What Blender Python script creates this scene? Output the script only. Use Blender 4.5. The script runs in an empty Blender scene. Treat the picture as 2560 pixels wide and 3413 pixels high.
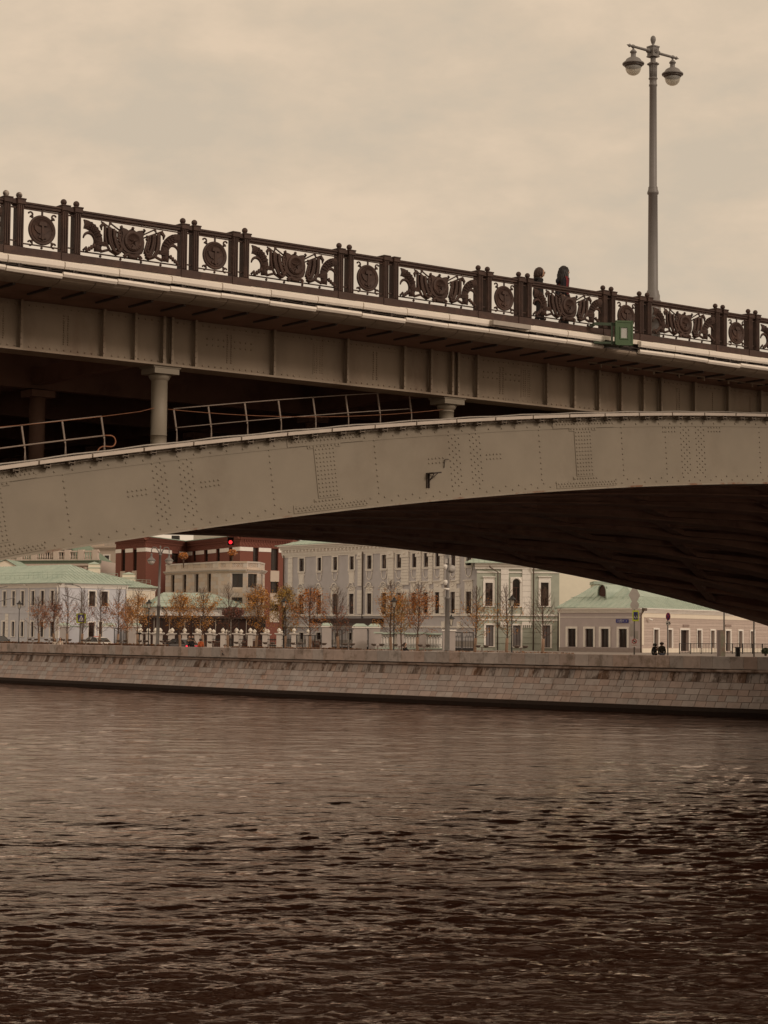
import bpy, math, random
import numpy as np
from mathutils import Matrix, Vector
random.seed(7)
RND = random.Random(11)
pi = math.pi
# ------------------------------------------------------------------ camera
F = 6500.0; PITCH = math.atan((2118 - 1706.5) / F); ROLL = 0.0098; EYE = 5.3
scn = bpy.context.scene
COL = scn.collection
cam_d = bpy.data.cameras.new('camera'); cam = bpy.data.objects.new('camera', cam_d); COL.objects.link(cam)
cam_d.sensor_fit = 'HORIZONTAL'; cam_d.sensor_width = 36.0; cam_d.lens = 36.0 * F / 2560
cam_d.clip_start = 0.1; cam_d.clip_end = 6000
cam.matrix_world = Matrix.Translation((0, 0, EYE)) @ Matrix.Rotation(pi / 2 + PITCH, 4, 'X') @ Matrix.Rotation(ROLL, 4, 'Z')
scn.camera = cam
scn.render.resolution_x = 768; scn.render.resolution_y = 1024
# ------------------------------------------------------------------ world: overcast warm evening sky
SUN_EL, SUN_AZ = math.radians(27), math.radians(132)      # azimuth clockwise from +Y
w = bpy.data.worlds.new('World'); scn.world = w; w.use_nodes = True
nt = w.node_tree; nt.nodes.clear()
def N(t, **k):
    n = nt.nodes.new(t)
    for a, b in k.items(): setattr(n, a, b)
    return n
out = N('ShaderNodeOutputWorld'); bg = N('ShaderNodeBackground'); bg.inputs['Strength'].default_value = 0.1
sky = N('ShaderNodeTexSky', sky_type='NISHITA', sun_disc=False, sun_elevation=SUN_EL, sun_rotation=SUN_AZ)
tc = N('ShaderNodeTexCoord'); mp = N('ShaderNodeMapping'); mp.inputs['Scale'].default_value = (1.0, 1.0, 2.4)
mp.inputs['Location'].default_value = (0.52, 0.3, 0.45)
n1 = N('ShaderNodeTexNoise'); n1.inputs['Scale'].default_value = 8.0; n1.inputs['Detail'].default_value = 7; n1.inputs['Roughness'].default_value = 0.55; n1.inputs['Distortion'].default_value = 0.2
r1 = N('ShaderNodeValToRGB'); e = r1.color_ramp.elements
e[0].position = 0.36; e[0].color = (6.5, 5.35, 4.0, 1); e[1].position = 0.66; e[1].color = (8.0, 6.25, 4.5, 1)
m_ = r1.color_ramp.elements.new(0.5); m_.color = (7.15, 5.7, 4.15, 1)
mx = N('ShaderNodeMixRGB'); mx.inputs['Fac'].default_value = 0.95
L = nt.links.new
n2 = N('ShaderNodeTexNoise'); n2.inputs['Scale'].default_value = 34.0; n2.inputs['Detail'].default_value = 5; n2.inputs['Roughness'].default_value = .6
mp2 = N('ShaderNodeMapping'); mp2.inputs['Scale'].default_value = (1, 1, 1.8); mp2.inputs['Rotation'].default_value = (0, .35, 0)
ma = N('ShaderNodeMath', operation='MULTIPLY_ADD'); ma.inputs[1].default_value = .34; ma2 = N('ShaderNodeMath', operation='ADD'); ma2.inputs[1].default_value = -.155
L(tc.outputs['Generated'], mp.inputs['Vector']); L(mp.outputs['Vector'], n1.inputs['Vector']); L(tc.outputs['Generated'], mp2.inputs['Vector']); L(mp2.outputs['Vector'], n2.inputs['Vector'])
L(n2.outputs['Fac'], ma.inputs[0]); L(n1.outputs['Fac'], ma.inputs[2]); L(ma.outputs[0], ma2.inputs[0]); L(ma2.outputs[0], r1.inputs['Fac'])
L(sky.outputs['Color'], mx.inputs['Color1']); L(r1.outputs['Color'], mx.inputs['Color2'])
L(mx.outputs['Color'], bg.inputs['Color']); L(bg.outputs['Background'], out.inputs['Surface'])
sd = bpy.data.lights.new('sun', 'SUN'); sd.energy = 1.2; sd.angle = math.radians(14); sd.color = (1.0, 0.84, 0.70)
so = bpy.data.objects.new('sun', sd); COL.objects.link(so); so.location = (0, 0, 80)
sdir = Vector((math.sin(SUN_AZ) * math.cos(SUN_EL), math.cos(SUN_AZ) * math.cos(SUN_EL), math.sin(SUN_EL)))
so.rotation_euler = sdir.to_track_quat('Z', 'Y').to_euler()
scn.view_settings.view_transform = 'Standard'; scn.view_settings.look = 'None'
scn.view_settings.exposure = -0.06; scn.view_settings.gamma = 1.0; scn.view_settings.use_curve_mapping = False
scn.cycles.max_bounces = 6; scn.cycles.caustics_reflective = True; scn.cycles.blur_glossy = 1.5; scn.cycles.sample_clamp_indirect = 4.0; scn.cycles.caustics_refractive = False

# ------------------------------------------------------------------ measuring helpers
_cp, _sp, _cr, _sr = math.cos(PITCH), math.sin(PITCH), math.cos(ROLL), math.sin(ROLL)
def ray(px, py):
    x = (px - 1280) / F; y = -(py - 1706.5) / F
    xr = _cr * x - _sr * y; yr = _sr * x + _cr * y
    return (xr, _cp - yr * _sp, _sp + yr * _cp)
def on_z(px, py, z):
    r = ray(px, py); k = (z - EYE) / r[2]; return (r[0] * k, r[1] * k)
def at(px, py, Y):
    r = ray(px, py); k = Y / r[1]; return (r[0] * k, Y, EYE + r[2] * k)
def hy(px): return 2118 + ROLL * (px - 1280)
def A(px, Y): p = at(px, hy(px), Y); return (p[0], p[1])

class Face:
    """vertical plane through two plan points, a on the left seen from the camera; u along, w outwards, z up"""
    flip = True
    def __init__(s, a, b):
        s.a = a; d = (b[0] - a[0], b[1] - a[1]); s.len = math.hypot(*d); s.d = (d[0] / s.len, d[1] / s.len); s.n = (s.d[1], -s.d[0])
    def pt(s, u, w, z): return (s.a[0] + s.d[0] * u + s.n[0] * w, s.a[1] + s.d[1] * u + s.n[1] * w, z)
    __call__ = pt
    def hit(s, px, py, w=0.0):
        r = ray(px, py); den = r[0] * s.n[0] + r[1] * s.n[1]
        k = ((s.a[0]) * s.n[0] + s.a[1] * s.n[1] + w) / den
        x, y = r[0] * k, r[1] * k
        return ((x - s.a[0]) * s.d[0] + (y - s.a[1]) * s.d[1], EYE + r[2] * k)
    def rect(s, r):
        cx, cy = (r[0] + r[2]) / 2, (r[1] + r[3]) / 2
        return (s.hit(r[0], cy)[0], s.hit(r[2], cy)[0], s.hit(cx, r[3])[1], s.hit(cx, r[1])[1])

# ------------------------------------------------------------------ materials
MATS = {}
def mat(name, col, rough=0.8, var=0.12, scale=3.0, bump=0.0, bscale=None, metal=0.0, spec=0.5, col2=None, c2=(0.55, 0.7), island=0.0, emit=None, streak=0.0, obj_rand=0.0, alpha=None, sub=None):
    if name in MATS: return MATS[name]
    m = bpy.data.materials.new(name); m.use_nodes = True; t = m.node_tree; b = t.nodes['Principled BSDF']; MATS[name] = m
    def nn(ty, **k):
        n = t.nodes.new(ty)
        for a, v in k.items(): n.inputs[a].default_value = v
        return n
    b.inputs['Roughness'].default_value = rough; b.inputs['Metallic'].default_value = metal; b.inputs['Specular IOR Level'].default_value = spec
    geo = t.nodes.new('ShaderNodeNewGeometry')
    vec = geo.outputs['Position']
    if streak:
        mpn = nn('ShaderNodeMapping', Scale=(1, 1, streak)); t.links.new(vec, mpn.inputs['Vector']); vec = mpn.outputs['Vector']
    no = nn('ShaderNodeTexNoise', Scale=scale, Detail=6.0, Roughness=0.6); t.links.new(vec, no.inputs['Vector'])
    mr = nn('ShaderNodeMapRange', **{'From Min': 0.25, 'From Max': 0.75, 'To Min': 1 - var, 'To Max': 1 + var}); t.links.new(no.outputs['Fac'], mr.inputs['Value'])
    base = nn('ShaderNodeRGB'); base.outputs[0].default_value = (*col, 1); cur = base.outputs[0]
    if col2 is not None:
        n2 = nn('ShaderNodeTexNoise', Scale=scale * 0.45, Detail=8.0, Roughness=0.68); t.links.new(vec, n2.inputs['Vector'])
        m2 = nn('ShaderNodeMapRange', **{'From Min': c2[0], 'From Max': c2[1]}); t.links.new(n2.outputs['Fac'], m2.inputs['Value'])
        x = t.nodes.new('ShaderNodeMixRGB'); x.inputs['Color2'].default_value = (*col2, 1)
        t.links.new(m2.outputs['Result'], x.inputs['Fac']); t.links.new(cur, x.inputs['Color1']); cur = x.outputs['Color']
    vm = t.nodes.new('ShaderNodeVectorMath'); vm.operation = 'SCALE'; t.links.new(cur, vm.inputs[0]); t.links.new(mr.outputs['Result'], vm.inputs['Scale']); cur = vm.outputs['Vector']
    if island or obj_rand:
        src = geo.outputs['Random Per Island']
        if obj_rand:
            oi = t.nodes.new('ShaderNodeObjectInfo'); ad = t.nodes.new('ShaderNodeMath'); ad.operation = 'ADD'; t.links.new(src, ad.inputs[0]); t.links.new(oi.outputs['Random'], ad.inputs[1])
            fr = t.nodes.new('ShaderNodeMath'); fr.operation = 'FRACT'; t.links.new(ad.outputs[0], fr.inputs[0]); src = fr.outputs[0]
        amt = island or obj_rand
        hs = t.nodes.new('ShaderNodeHueSaturation')
        a1 = nn('ShaderNodeMapRange', **{'To Min': 1 - amt, 'To Max': 1 + amt}); t.links.new(src, a1.inputs['Value']); t.links.new(a1.outputs['Result'], hs.inputs['Value'])
        ml = t.nodes.new('ShaderNodeMath'); ml.operation = 'MULTIPLY'; ml.inputs[1].default_value = 7.31; t.links.new(src, ml.inputs[0])
        f2 = t.nodes.new('ShaderNodeMath'); f2.operation = 'FRACT'; t.links.new(ml.outputs[0], f2.inputs[0])
        a2 = nn('ShaderNodeMapRange', **{'To Min': 0.6, 'To Max': 1.35}); t.links.new(f2.outputs[0], a2.inputs['Value']); t.links.new(a2.outputs['Result'], hs.inputs['Saturation'])
        t.links.new(cur, hs.inputs['Color']); cur = hs.outputs['Color']
    t.links.new(cur, b.inputs['Base Color'])
    if bump:
        nb = nn('ShaderNodeTexNoise', Scale=bscale or scale * 6, Detail=6.0, Roughness=0.65); t.links.new(geo.outputs['Position'], nb.inputs['Vector'])
        bp = nn('ShaderNodeBump', Strength=1.0, Distance=bump); t.links.new(nb.outputs['Fac'], bp.inputs['Height']); t.links.new(bp.outputs['Normal'], b.inputs['Normal'])
    if emit:
        b.inputs['Emission Color'].default_value = (*emit[0], 1); b.inputs['Emission Strength'].default_value = emit[1]
    if alpha:  # clear glass: tinted transparency plus gloss
        tr = nn('ShaderNodeBsdfTransparent'); tr.inputs[0].default_value = (*col, 1); ms = t.nodes.new('ShaderNodeMixShader'); ms.inputs[0].default_value = alpha
        t.links.new(tr.outputs[0], ms.inputs[1]); t.links.new(b.outputs[0], ms.inputs[2]); t.links.new(ms.outputs[0], t.nodes['Material Output'].inputs['Surface'])
    return m

PAINT = mat('bridge_paint', (.262, .222, .172), .55, .09, .9, .0015, 30, col2=(.225, .185, .14), c2=(.5, .7), spec=.3)
PAINT_D = mat('bridge_paint_weathered', (.30, .235, .175), .6, .16, 1.2, .002, 25, col2=(.21, .14, .095), c2=(.52, .72), streak=.35, spec=.3)
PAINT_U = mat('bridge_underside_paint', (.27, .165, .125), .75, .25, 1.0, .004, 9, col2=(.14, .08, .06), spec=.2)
RUST = mat('rusty_steel', (.30, .13, .07), .9, .3, 6, .004, 40)
IRON = mat('cast_iron_paint', (.062, .035, .027), .62, .22, 5, .003, 60, col2=(.095, .052, .038), c2=(.5, .7), spec=.3)
FASCIA = mat('white_fascia_paint', (.78, .70, .60), .6, .08, 4, .002, 40, col2=(.42, .19, .10), c2=(.63, .74), spec=.3)
CASING = mat('light_casing_metal', (.86, .78, .69), .45, .06, 3, spec=.4)
CASING_G = mat('grey_casing_metal', (.40, .35, .30), .5, .1, 4)
COVE = mat('cove_sheet_metal', (.33, .26, .20), .55, .12, 5, .001, 30)
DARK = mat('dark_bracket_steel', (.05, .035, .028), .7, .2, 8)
LAMP_P = mat('lamp_post_paint', (.185, .168, .158), .5, .06, 4, .001, 40)
GREEN = mat('green_paint', (.052, .10, .036), .5, .15, 9, .001, 40)
GLASS = mat('lamp_glass', (.86, .84, .80), .08, 0, 1, alpha=.25)
LENS = mat('floodlight_lens', (.45, .45, .42), .25, .3, 120, .004, 90)
WATER_DARK = (.021, .0080, .0048)

# ------------------------------------------------------------------ mesh builder
class MB:
    def __init__(s): s.v = []; s.f = []; s.m = []; s.cur = 0; s.sm = []
    def add(s, vs, fs, T=None, smooth=False):
        o = len(s.v)
        if T is None: s.v.extend(vs)
        else: s.v.extend([T(*p) for p in vs])
        fl = getattr(T, 'flip', False)
        for f in fs:
            s.f.append([o + i for i in (reversed(f) if fl else f)]); s.m.append(s.cur); s.sm.append(smooth)
        return s
    def box(s, x0, x1, y0, y1, z0, z1, T=None):
        if x0 > x1: x0, x1 = x1, x0
        if y0 > y1: y0, y1 = y1, y0
        if z0 > z1: z0, z1 = z1, z0
        return s.add([(x0,y0,z0),(x1,y0,z0),(x1,y1,z0),(x0,y1,z0),(x0,y0,z1),(x1,y0,z1),(x1,y1,z1),(x0,y1,z1)],
              [(0,3,2,1),(4,5,6,7),(0,1,5,4),(1,2,6,5),(2,3,7,6),(3,0,4,7)], T)
    def bbox(s, x0, x1, y0, y1, z0, z1, b, T=None):
        """box with its front (y0) edges chamfered"""
        return s.add([(x0,y0+b,z0),(x1,y0+b,z0),(x1,y1,z0),(x0,y1,z0),(x0,y0+b,z1),(x1,y0+b,z1),(x1,y1,z1),(x0,y1,z1),
               (x0+b,y0,z0+b),(x1-b,y0,z0+b),(x1-b,y0,z1-b),(x0+b,y0,z1-b)],
              [(0,3,2,1),(4,5,6,7),(1,2,6,5),(2,3,7,6),(3,0,4,7),(8,9,10,11),(0,1,9,8),(1,5,10,9),(5,4,11,10),(4,0,8,11)], T)
    def poly(s, pts, T=None): return s.add(pts, [tuple(range(len(pts)))], T)
    def prism(s, pts, y0, y1, T=None):
        """pts: outline in x,z, counter-clockwise; extruded from y0 (front) to y1"""
        n = len(pts); vs = [(p[0], y0, p[1]) for p in pts] + [(p[0], y1, p[1]) for p in pts]
        fs = [tuple(range(n)), tuple(range(2 * n - 1, n - 1, -1))] + [(i, n + i, n + (i + 1) % n, (i + 1) % n) for i in range(n)]
        return s.add(vs, fs, T)
    def tube(s, pts, r, n=6, T=None, smooth=True, cap=True):
        P = [Vector(p) for p in pts]; R = r if isinstance(r, (list, tuple)) else [r] * len(P); vs = []; ref = None
        for i, p in enumerate(P):
            d = (P[min(i + 1, len(P) - 1)] - P[max(i - 1, 0)])
            if d.length < 1e-9: d = Vector((0, 0, 1))
            d.normalize()
            if ref is None: ref = Vector((0, 0, 1)) if abs(d.z) < .9 else Vector((1, 0, 0))
            a = d.cross(ref); 
            if a.length < 1e-6: a = d.cross(Vector((0, 1, 0)))
            a.normalize(); b = a.cross(d); ref = b
            for k in range(n):
                t = 2 * pi * k / n; q = p + (a * math.cos(t) + b * math.sin(t)) * R[i]; vs.append((q.x, q.y, q.z))
        fs = []
        for i in range(len(P) - 1):
            for k in range(n):
                k2 = (k + 1) % n; fs.append((i * n + k, i * n + k2, (i + 1) * n + k2, (i + 1) * n + k))
        if cap and n > 2: fs += [tuple(reversed(range(n))), tuple(range((len(P) - 1) * n, len(P) * n))]
        return s.add(vs, fs, T, smooth)
    def lathe(s, prof, c=(0, 0, 0), n=16, T=None, smooth=True, axis='z'):
        """prof: (r, h) from bottom to top"""
        vs = []
        for r, h in prof:
            for k in range(n):
                t = 2 * pi * k / n; a, b = r * math.cos(t), r * math.sin(t)
                vs.append((c[0] + a, c[1] + b, c[2] + h) if axis == 'z' else (c[0] + a, c[1] - h, c[2] + b))
        fs = []
        for i in range(len(prof) - 1):
            for k in range(n):
                k2 = (k + 1) % n; fs.append((i * n + k, i * n + k2, (i + 1) * n + k2, (i + 1) * n + k))
        fs += [tuple(reversed(range(n))), tuple(range((len(prof) - 1) * n, len(prof) * n))]
        return s.add(vs, fs, T, smooth)
    def ball(s, c, r, n=10, T=None, sz=1.0):
        k = max(4, n // 2 + 1)
        return s.lathe([(max(1e-4, r * math.sin(pi * i / k)), -r * sz * math.cos(pi * i / k)) for i in range(k + 1)], c, n, T)
    def build(s, name, m, parent=None, origin=None):
        me = bpy.data.meshes.new(name)
        v = s.v
        if origin is None and parent is not None: origin = ORG.get(parent.name, (0, 0, 0))
        if origin and any(origin): ox, oy, oz = origin; v = [(a - ox, b - oy, c - oz) for a, b, c in v]
        me.from_pydata(v, [], s.f)
        if any(s.sm): me.polygons.foreach_set('use_smooth', s.sm)
        for x in (m if isinstance(m, (list, tuple)) else [m]): me.materials.append(x)
        if any(s.m): me.polygons.foreach_set('material_index', s.m)
        me.update()
        o = bpy.data.objects.new(name, me); COL.objects.link(o)
        if parent is not None: o.parent = parent; ORG[o.name] = origin or (0, 0, 0)
        return o
ORG = {}
def tag(o, label=None, cat=None, group=None, kind=None):
    if label: o['label'] = label
    if cat: o['category'] = cat
    if group: o['group'] = group
    if kind: o['kind'] = kind
    return o
def empty(name, loc, label, cat, group=None, rz=0.0):
    o = bpy.data.objects.new(name, None); COL.objects.link(o); o.location = loc; o.rotation_euler = (0, 0, rz)
    o.empty_display_size = .3
    ORG[o.name] = tuple(loc) if rz == 0 else (0, 0, 0)
    return tag(o, label, cat, group)
def link_copy(o, parent, loc=None, rot=None):
    c = o.copy(); COL.objects.link(c); c.parent = parent
    if loc is not None: c.location = loc
    if rot is not None: c.rotation_euler = rot
    return c
def copy_tree(o, parent=None, loc=None):
    c = o.copy(); COL.objects.link(c); c.parent = parent
    if loc is not None: c.location = loc
    for ch in o.children: copy_tree(ch, c)
    return c
def arc(cx, cz, r, a0, a1, n, y=0.0, rz=None):
    rz = r if rz is None else rz
    return [(cx + r * math.cos(a0 + (a1 - a0) * i / n), y, cz + rz * math.sin(a0 + (a1 - a0) * i / n)) for i in range(n + 1)]

# ================================================================== THE BRIDGE (local frame: x along, y away from us, z up)
_v = ray(9600, hy(9600)); BD = math.hypot(_v[0], _v[1]); BDX, BDY = _v[0] / BD, _v[1] / BD
_r = ray(50, 657); _Y0 = F / 149.0; P0 = (_r[0] / _r[1] * _Y0, _Y0)
BRZ = math.atan2(BDY, BDX)
def bh(px, py, w=0.0):
    r = ray(px, py); qx, qy = -BDY, BDX
    k = (P0[0] * qx + P0[1] * qy + w) / (r[0] * qx + r[1] * qy)
    x, y = r[0] * k - P0[0], r[1] * k - P0[1]
    return (x * BDX + y * BDY, EYE + r[2] * k)
def b2w(s, w, z): return (P0[0] + s * BDX - w * BDY, P0[1] + s * BDY + w * BDX, z)
def zc(s):                        # top of the railing, world z
    return EYE + 9.826 + .0052 * s - .00009 * s * s
ZG = EYE + 6.70 * 1.008           # girder underside
YG, YA, WFAR = 2.35, 2.0, 48.0
_near = [(0,1860),(540,1775),(800,1738.6),(900,1728),(1660,1646),(2120,1616.6),(2560,1608)]
_far = [(803,1786),(965,1796),(1240,1815),(1540,1849),(2040,1942),(2560,2081)]
_q = [bh(a, b, YA) for a, b in _near] + [bh(a, b, 49.0) for a, b in _far]
_c = np.polyfit([p[0] for p in _q], [p[1] for p in _q], 2, w=[1] * 7 + [.5] * 6)
_near_t = [(0,1570),(900,1462),(1247,1428),(1700,1400),(2120,1393),(2560,1394)]
_qt = [bh(a, b, YA) for a, b in _near_t]
SA = -_c[1] / 2 / _c[0]
_dt = np.polyfit([(p[0] - SA) ** 2 for p in _qt], [p[1] - np.polyval(_c, p[0]) for p in _qt], 1)
def zbot(s): return float(_c[0] * s * s + _c[1] * s + _c[2])
def ztop(s): return zbot(s) + float(np.polyval(_dt, min((s - SA) ** 2, 3200)))
S0, S1 = SA - 62, SA + 62

bridge = empty('steel_arch_bridge', (P0[0], P0[1], 0), 'wide riveted steel arch bridge painted grey beige, crossing the river above the water', 'bridge', rz=BRZ)
def rows(mb, f, s0, s1, n): pass

def sweep(name, m, parent, sec, s0, s1, n, kind=None, closed=True, smooth=False):
    """sec(s) -> list of (y,z) section points"""
    b = MB(); vs = []; k = len(sec(s0)); fs = []
    for i in range(n + 1):
        s = s0 + (s1 - s0) * i / n; vs += [(s, y, z) for y, z in sec(s)]
    for i in range(n):
        for j in range(k if closed else k - 1):
            j2 = (j + 1) % k; fs.append((i * k + j, i * k + j2, (i + 1) * k + j2, (i + 1) * k + j))
    if closed: fs += [tuple(reversed(range(k))), tuple(range(n * k, n * k + k))]
    b.add(vs, fs, smooth=smooth); o = b.build(name, m, parent)
    if kind: o['kind'] = kind
    return o
def rect_sec(y0, y1, f0, f1): return lambda s: [(y0, f0(s)), (y1, f0(s)), (y1, f1(s)), (y0, f1(s))]

# deck slab, kerbed footway, soffit
sweep('deck', PAINT_U, bridge, lambda s: [(.45, zc(s) - 1.86), (YG - .3, zc(s) - 1.89), (50.5, zc(s) - 1.89), (50.5, zc(s) - 1.33), (.1, zc(s) - 1.33), (.1, zc(s) - 1.6)], S0, S1, 60)
# arch ribs: near one with web, angles, flanges
def mk_rib(y0, y1, m, name, n=90):
    sweep(name, m, bridge, rect_sec(y0, y1, zbot, ztop), S0, S1, n)
mk_rib(YA, YA + .9, PAINT, 'arch_rib')
sweep('top_flange', PAINT_D, bridge, rect_sec(YA - .14, YA + 1.05, lambda s: ztop(s), lambda s: ztop(s) + .035), S0, S1, 90)
FLP = mat('rust_edged_paint', (.29, .245, .19), .6, .12, 2.0, .002, 30, col2=(.19, .085, .045), c2=(.53, .62))
sweep('bottom_flange', FLP, bridge, rect_sec(YA - .10, YA + 1.05, lambda s: zbot(s) - .05, lambda s: zbot(s)), S0, S1, 90)
sweep('top_angle', PAINT, bridge, rect_sec(YA - .016, YA, lambda s: ztop(s) - .30, ztop), S0, S1, 90)
sweep('bottom_angle', PAINT, bridge, rect_sec(YA - .016, YA, zbot, lambda s: zbot(s) + .26), S0, S1, 90)
NR = 8; RP = (WFAR - YA) / (NR - 1)
for k in range(1, NR): mk_rib(YA + RP * k, YA + RP * k + 1.0, PAINT_U, 'arch_rib', 60)
for k in range(1, NR):
    sweep('rib_flange', PAINT_U, bridge, rect_sec(YA + RP * k - .25, YA + RP * k + 1.25, lambda s: zbot(s) - .05, zbot), S0, S1, 60)
# cross beams and diagonals between the ribs
xb = MB().box(-.18, .18, 0, RP - .9, -.35, .35); xb0 = None
for k in range(NR - 1):
    y = YA + RP * k + .95
    for j in range(14):
        s = SA - 52 + 8 * j
        loc = (s, y, zbot(s) + .9)
        if xb0 is None: xb0 = xb.build('cross_beam', PAINT_U, bridge); xb0.location = loc
        else: link_copy(xb0, bridge, loc)
for k in range(NR - 1):
    mb = MB(); y = YA + RP * k + .95; y2 = y + RP - .9
    for j in range(13):
        s = SA - 52 + 8 * j; s2 = s + 8
        for (a, b_) in ((y, y2), (y2, y)):
            z0, z1 = zbot(s) + .12, zbot(s2) + .12
            mb.add([(s, a - .3, z0), (s, a + .3, z0), (s2, b_ + .3, z1), (s2, b_ - .3, z1), (s, a - .3, z0 + .25), (s, a + .3, z0 + .25), (s2, b_ + .3, z1 + .25), (s2, b_ - .3, z1 + .25)],
                   [(3, 2, 1, 0), (4, 5, 6, 7), (0, 1, 5, 4), (1, 2, 6, 5), (2, 3, 7, 6), (3, 0, 4, 7)])
    mb.build('diagonal_bracing', PAINT_U, bridge)
# longitudinal girders
ZGT = lambda s: zc(s) - 1.895
sweep('girder_web', PAINT_D, bridge, rect_sec(YG, YG + .3, lambda s: ZG, ZGT), S0, S1, 60)
sweep('girder_bottom_flange', PAINT_D, bridge, rect_sec(YG - .24, YG + .5, lambda s: ZG - .05, lambda s: ZG), S0, S1, 60)
sweep('girder_bottom_angle', PAINT_D, bridge, rect_sec(YG - .014, YG, lambda s: ZG, lambda s: ZG + .17), S0, S1, 60)
sweep('girder_top_angle', PAINT_D, bridge, rect_sec(YG - .014, YG, lambda s: ZGT(s) - .2, ZGT), S0, S1, 60)
for k in range(1, NR):
    y = YA + RP * k + .3; sweep('inner_girder', PAINT_U, bridge, rect_sec(y, y + .3, lambda s: ZG, ZGT), S0, S1, 30)
for j in range(-3, 6):
    s = bh(531, 1300, YG)[0] + j * 9.6
    mb = MB().box(s - .15, s + .15, YG + .32, 49, ZG + .1, ZG + .55); mb.build('cross_girder', PAINT_U, bridge)
# girder stiffeners
stf = MB().box(0, .014, -.16, 0, -1.27, 0).box(-.06, .014, -.172, -.16, -1.27, 0)
stf0 = None
_st = [66, 342, 447.6, 542, 570, 649, 911, 1155, 1345, 1434, 1505, 1524, 1589, 1821, 1912, 1994, 2068, 2142, 2201]
STS = [bh(p, 1250, YG - .08)[0] for p in _st]
ext = []; s = STS[-1] + 1.5
while s < S1 - 8: ext.append(s); s += 1.55
s = STS[0] - 1.7
while s > S0 + 25: ext.append(s); s -= 1.7
for s in STS + ext:
    h = ZGT(s) - ZG - .002
    if stf0 is None:
        stf0 = stf.build('stiffener', PAINT_D, bridge); o = stf0
    else: o = link_copy(stf0, bridge)
    o.location = (s, YG - .016, ZGT(s) - .001); o.scale = (1, 1, h / 1.27)
# ---- rivets
def dome(mb, s, y, z, r=.022):
    n = 6; vs = []
    for rr, d in ((r, 0), (r * .8, -r * .75)):
        for k in range(n):
            t = 2 * pi * k / n; vs.append((s + rr * math.cos(t), y + d, z + rr * math.sin(t)))
    vs.append((s, y - r * 1.05, z))
    fs = [(k, (k + 1) % n, n + (k + 1) % n, n + k) for k in range(n)] + [(n + k, n + (k + 1) % n, 2 * n) for k in range(n)]
    mb.add(vs, fs)
def apt(s, t, off=0.0):           # t 0 bottom .. 1 top along the arch normal, off along the arch
    sl = 2 * _c[0] * s + _c[1]; n = math.hypot(1, sl); tx, tz = 1 / n, sl / n; nx, nz = -tz, tx
    D = (ztop(s) - zbot(s)) * tx
    return (s + nx * (t - .5) * D + tx * off, (zbot(s) + ztop(s)) / 2 + nz * (t - .5) * D + tz * off)
rv = MB()
def AR(s, t, off=0., y=None, r=.029): p = apt(s, t, off); dome(rv, p[0], (YA if y is None else y) , p[1], r)
sA, sB = bh(-250, 1700, YA)[0], bh(2800, 1500, YA)[0]
s = sA; i = 0
while s < sB:
    AR(s, .965 if i % 2 else .90, y=YA - .016); AR(s, .045 if i % 2 else .10, y=YA - .016); s += .245; i += 1
vert = [(222, 1690), (906, 1594), (1255, 1558), (1801, 1520), (2075, 1510), (2220, 1508), (2533, 1509)]
for px, py in vert:
    s = bh(px, py, YA)[0]
    for j in range(10): AR(s, .155 + .70 * j / 9)
def cluster(px, py, side, toph=False):
    s = bh(px, py, YA)[0]
    for j in range(17):
        t = .16 + .69 * j / 16
        for c in (0, 1):
            AR(s, t, (c * .24 + (.08 if (j % 2) else -.04)) )
    tt = (.84, .78) if toph else (.55, .49)
    for t in tt:
        for j in range(5): AR(s, t, side * (.30 + .13 * j) + (.24 if side > 0 else 0))
cluster(522, 1655, -1); cluster(612, 1640, 1); cluster(1505, 1540, -1); cluster(1575, 1535, 1); cluster(2275, 1510, -1, True); cluster(2325, 1510, 1, True)
for px, py in ((-25, 1720), (1088, 1575), (1946, 1516)):
    s = bh(px, py, YA)[0]; q = MB()
    def quad(t0, t1, o0, o1, y0):
        a, b_, c_, d_ = apt(s, t0, o0), apt(s, t0, o1), apt(s, t1, o1), apt(s, t1, o0)
        q.prism([a, b_, c_, d_], y0, YA + .005)
    quad(.17, .83, -.35, .36, YA - .020); quad(.82, .895, -.55, .55, YA - .024); quad(.105, .165, -.5, .5, YA - .024)
    quad(.86, .985, -1.2, 1.3, YA - .034); quad(.012, .115, -1.2, 1.2, YA - .034)
    q.build('splice_plate', PAINT, bridge)
    for j in range(12):
        for c in range(6): AR(s, .20 + .60 * j / 11, -.29 + .115 * c, YA - .020, .026)
    for c in range(9): AR(s, .845, -.48 + .12 * c, YA - .024); AR(s, .137, -.45 + .11 * c, YA - .024)
    for c in range(20): AR(s, .955, -1.12 + .12 * c, YA - .034); AR(s, .92, -1.06 + .12 * c, YA - .034); AR(s, .075, -1.12 + .12 * c, YA - .034); AR(s, .04, -1.06 + .12 * c, YA - .034)
o = rv.build('arch_rivets', PAINT, bridge); o['kind'] = 'stuff'
rv = MB()
s = bh(-200, 1200, YG)[0]; s9 = bh(2800, 1300, YG)[0]
while s < s9:
    dome(rv, s, YG - .014, ZG + .085, .027); dome(rv, s, YG - .014, ZGT(s) - .1, .027); s += .19
def gcol(px, dx=(0,), n=13):
    s = bh(px, 1250, YG)[0]
    for d in dx:
        for j in range(n): dome(rv, s + d, YG, ZG + .24 + (ZGT(s) - ZG - .5) * j / (n - 1), .027)
for p in (0, 217, 763, 1250, 1672, 2260, 2310): gcol(p, (-.06, .06))
for p in (1060, 1755): gcol(p, (-.12, -.05, .06, .13))
for p in (2375, 2432, 2500): gcol(p, (0,))
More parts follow.
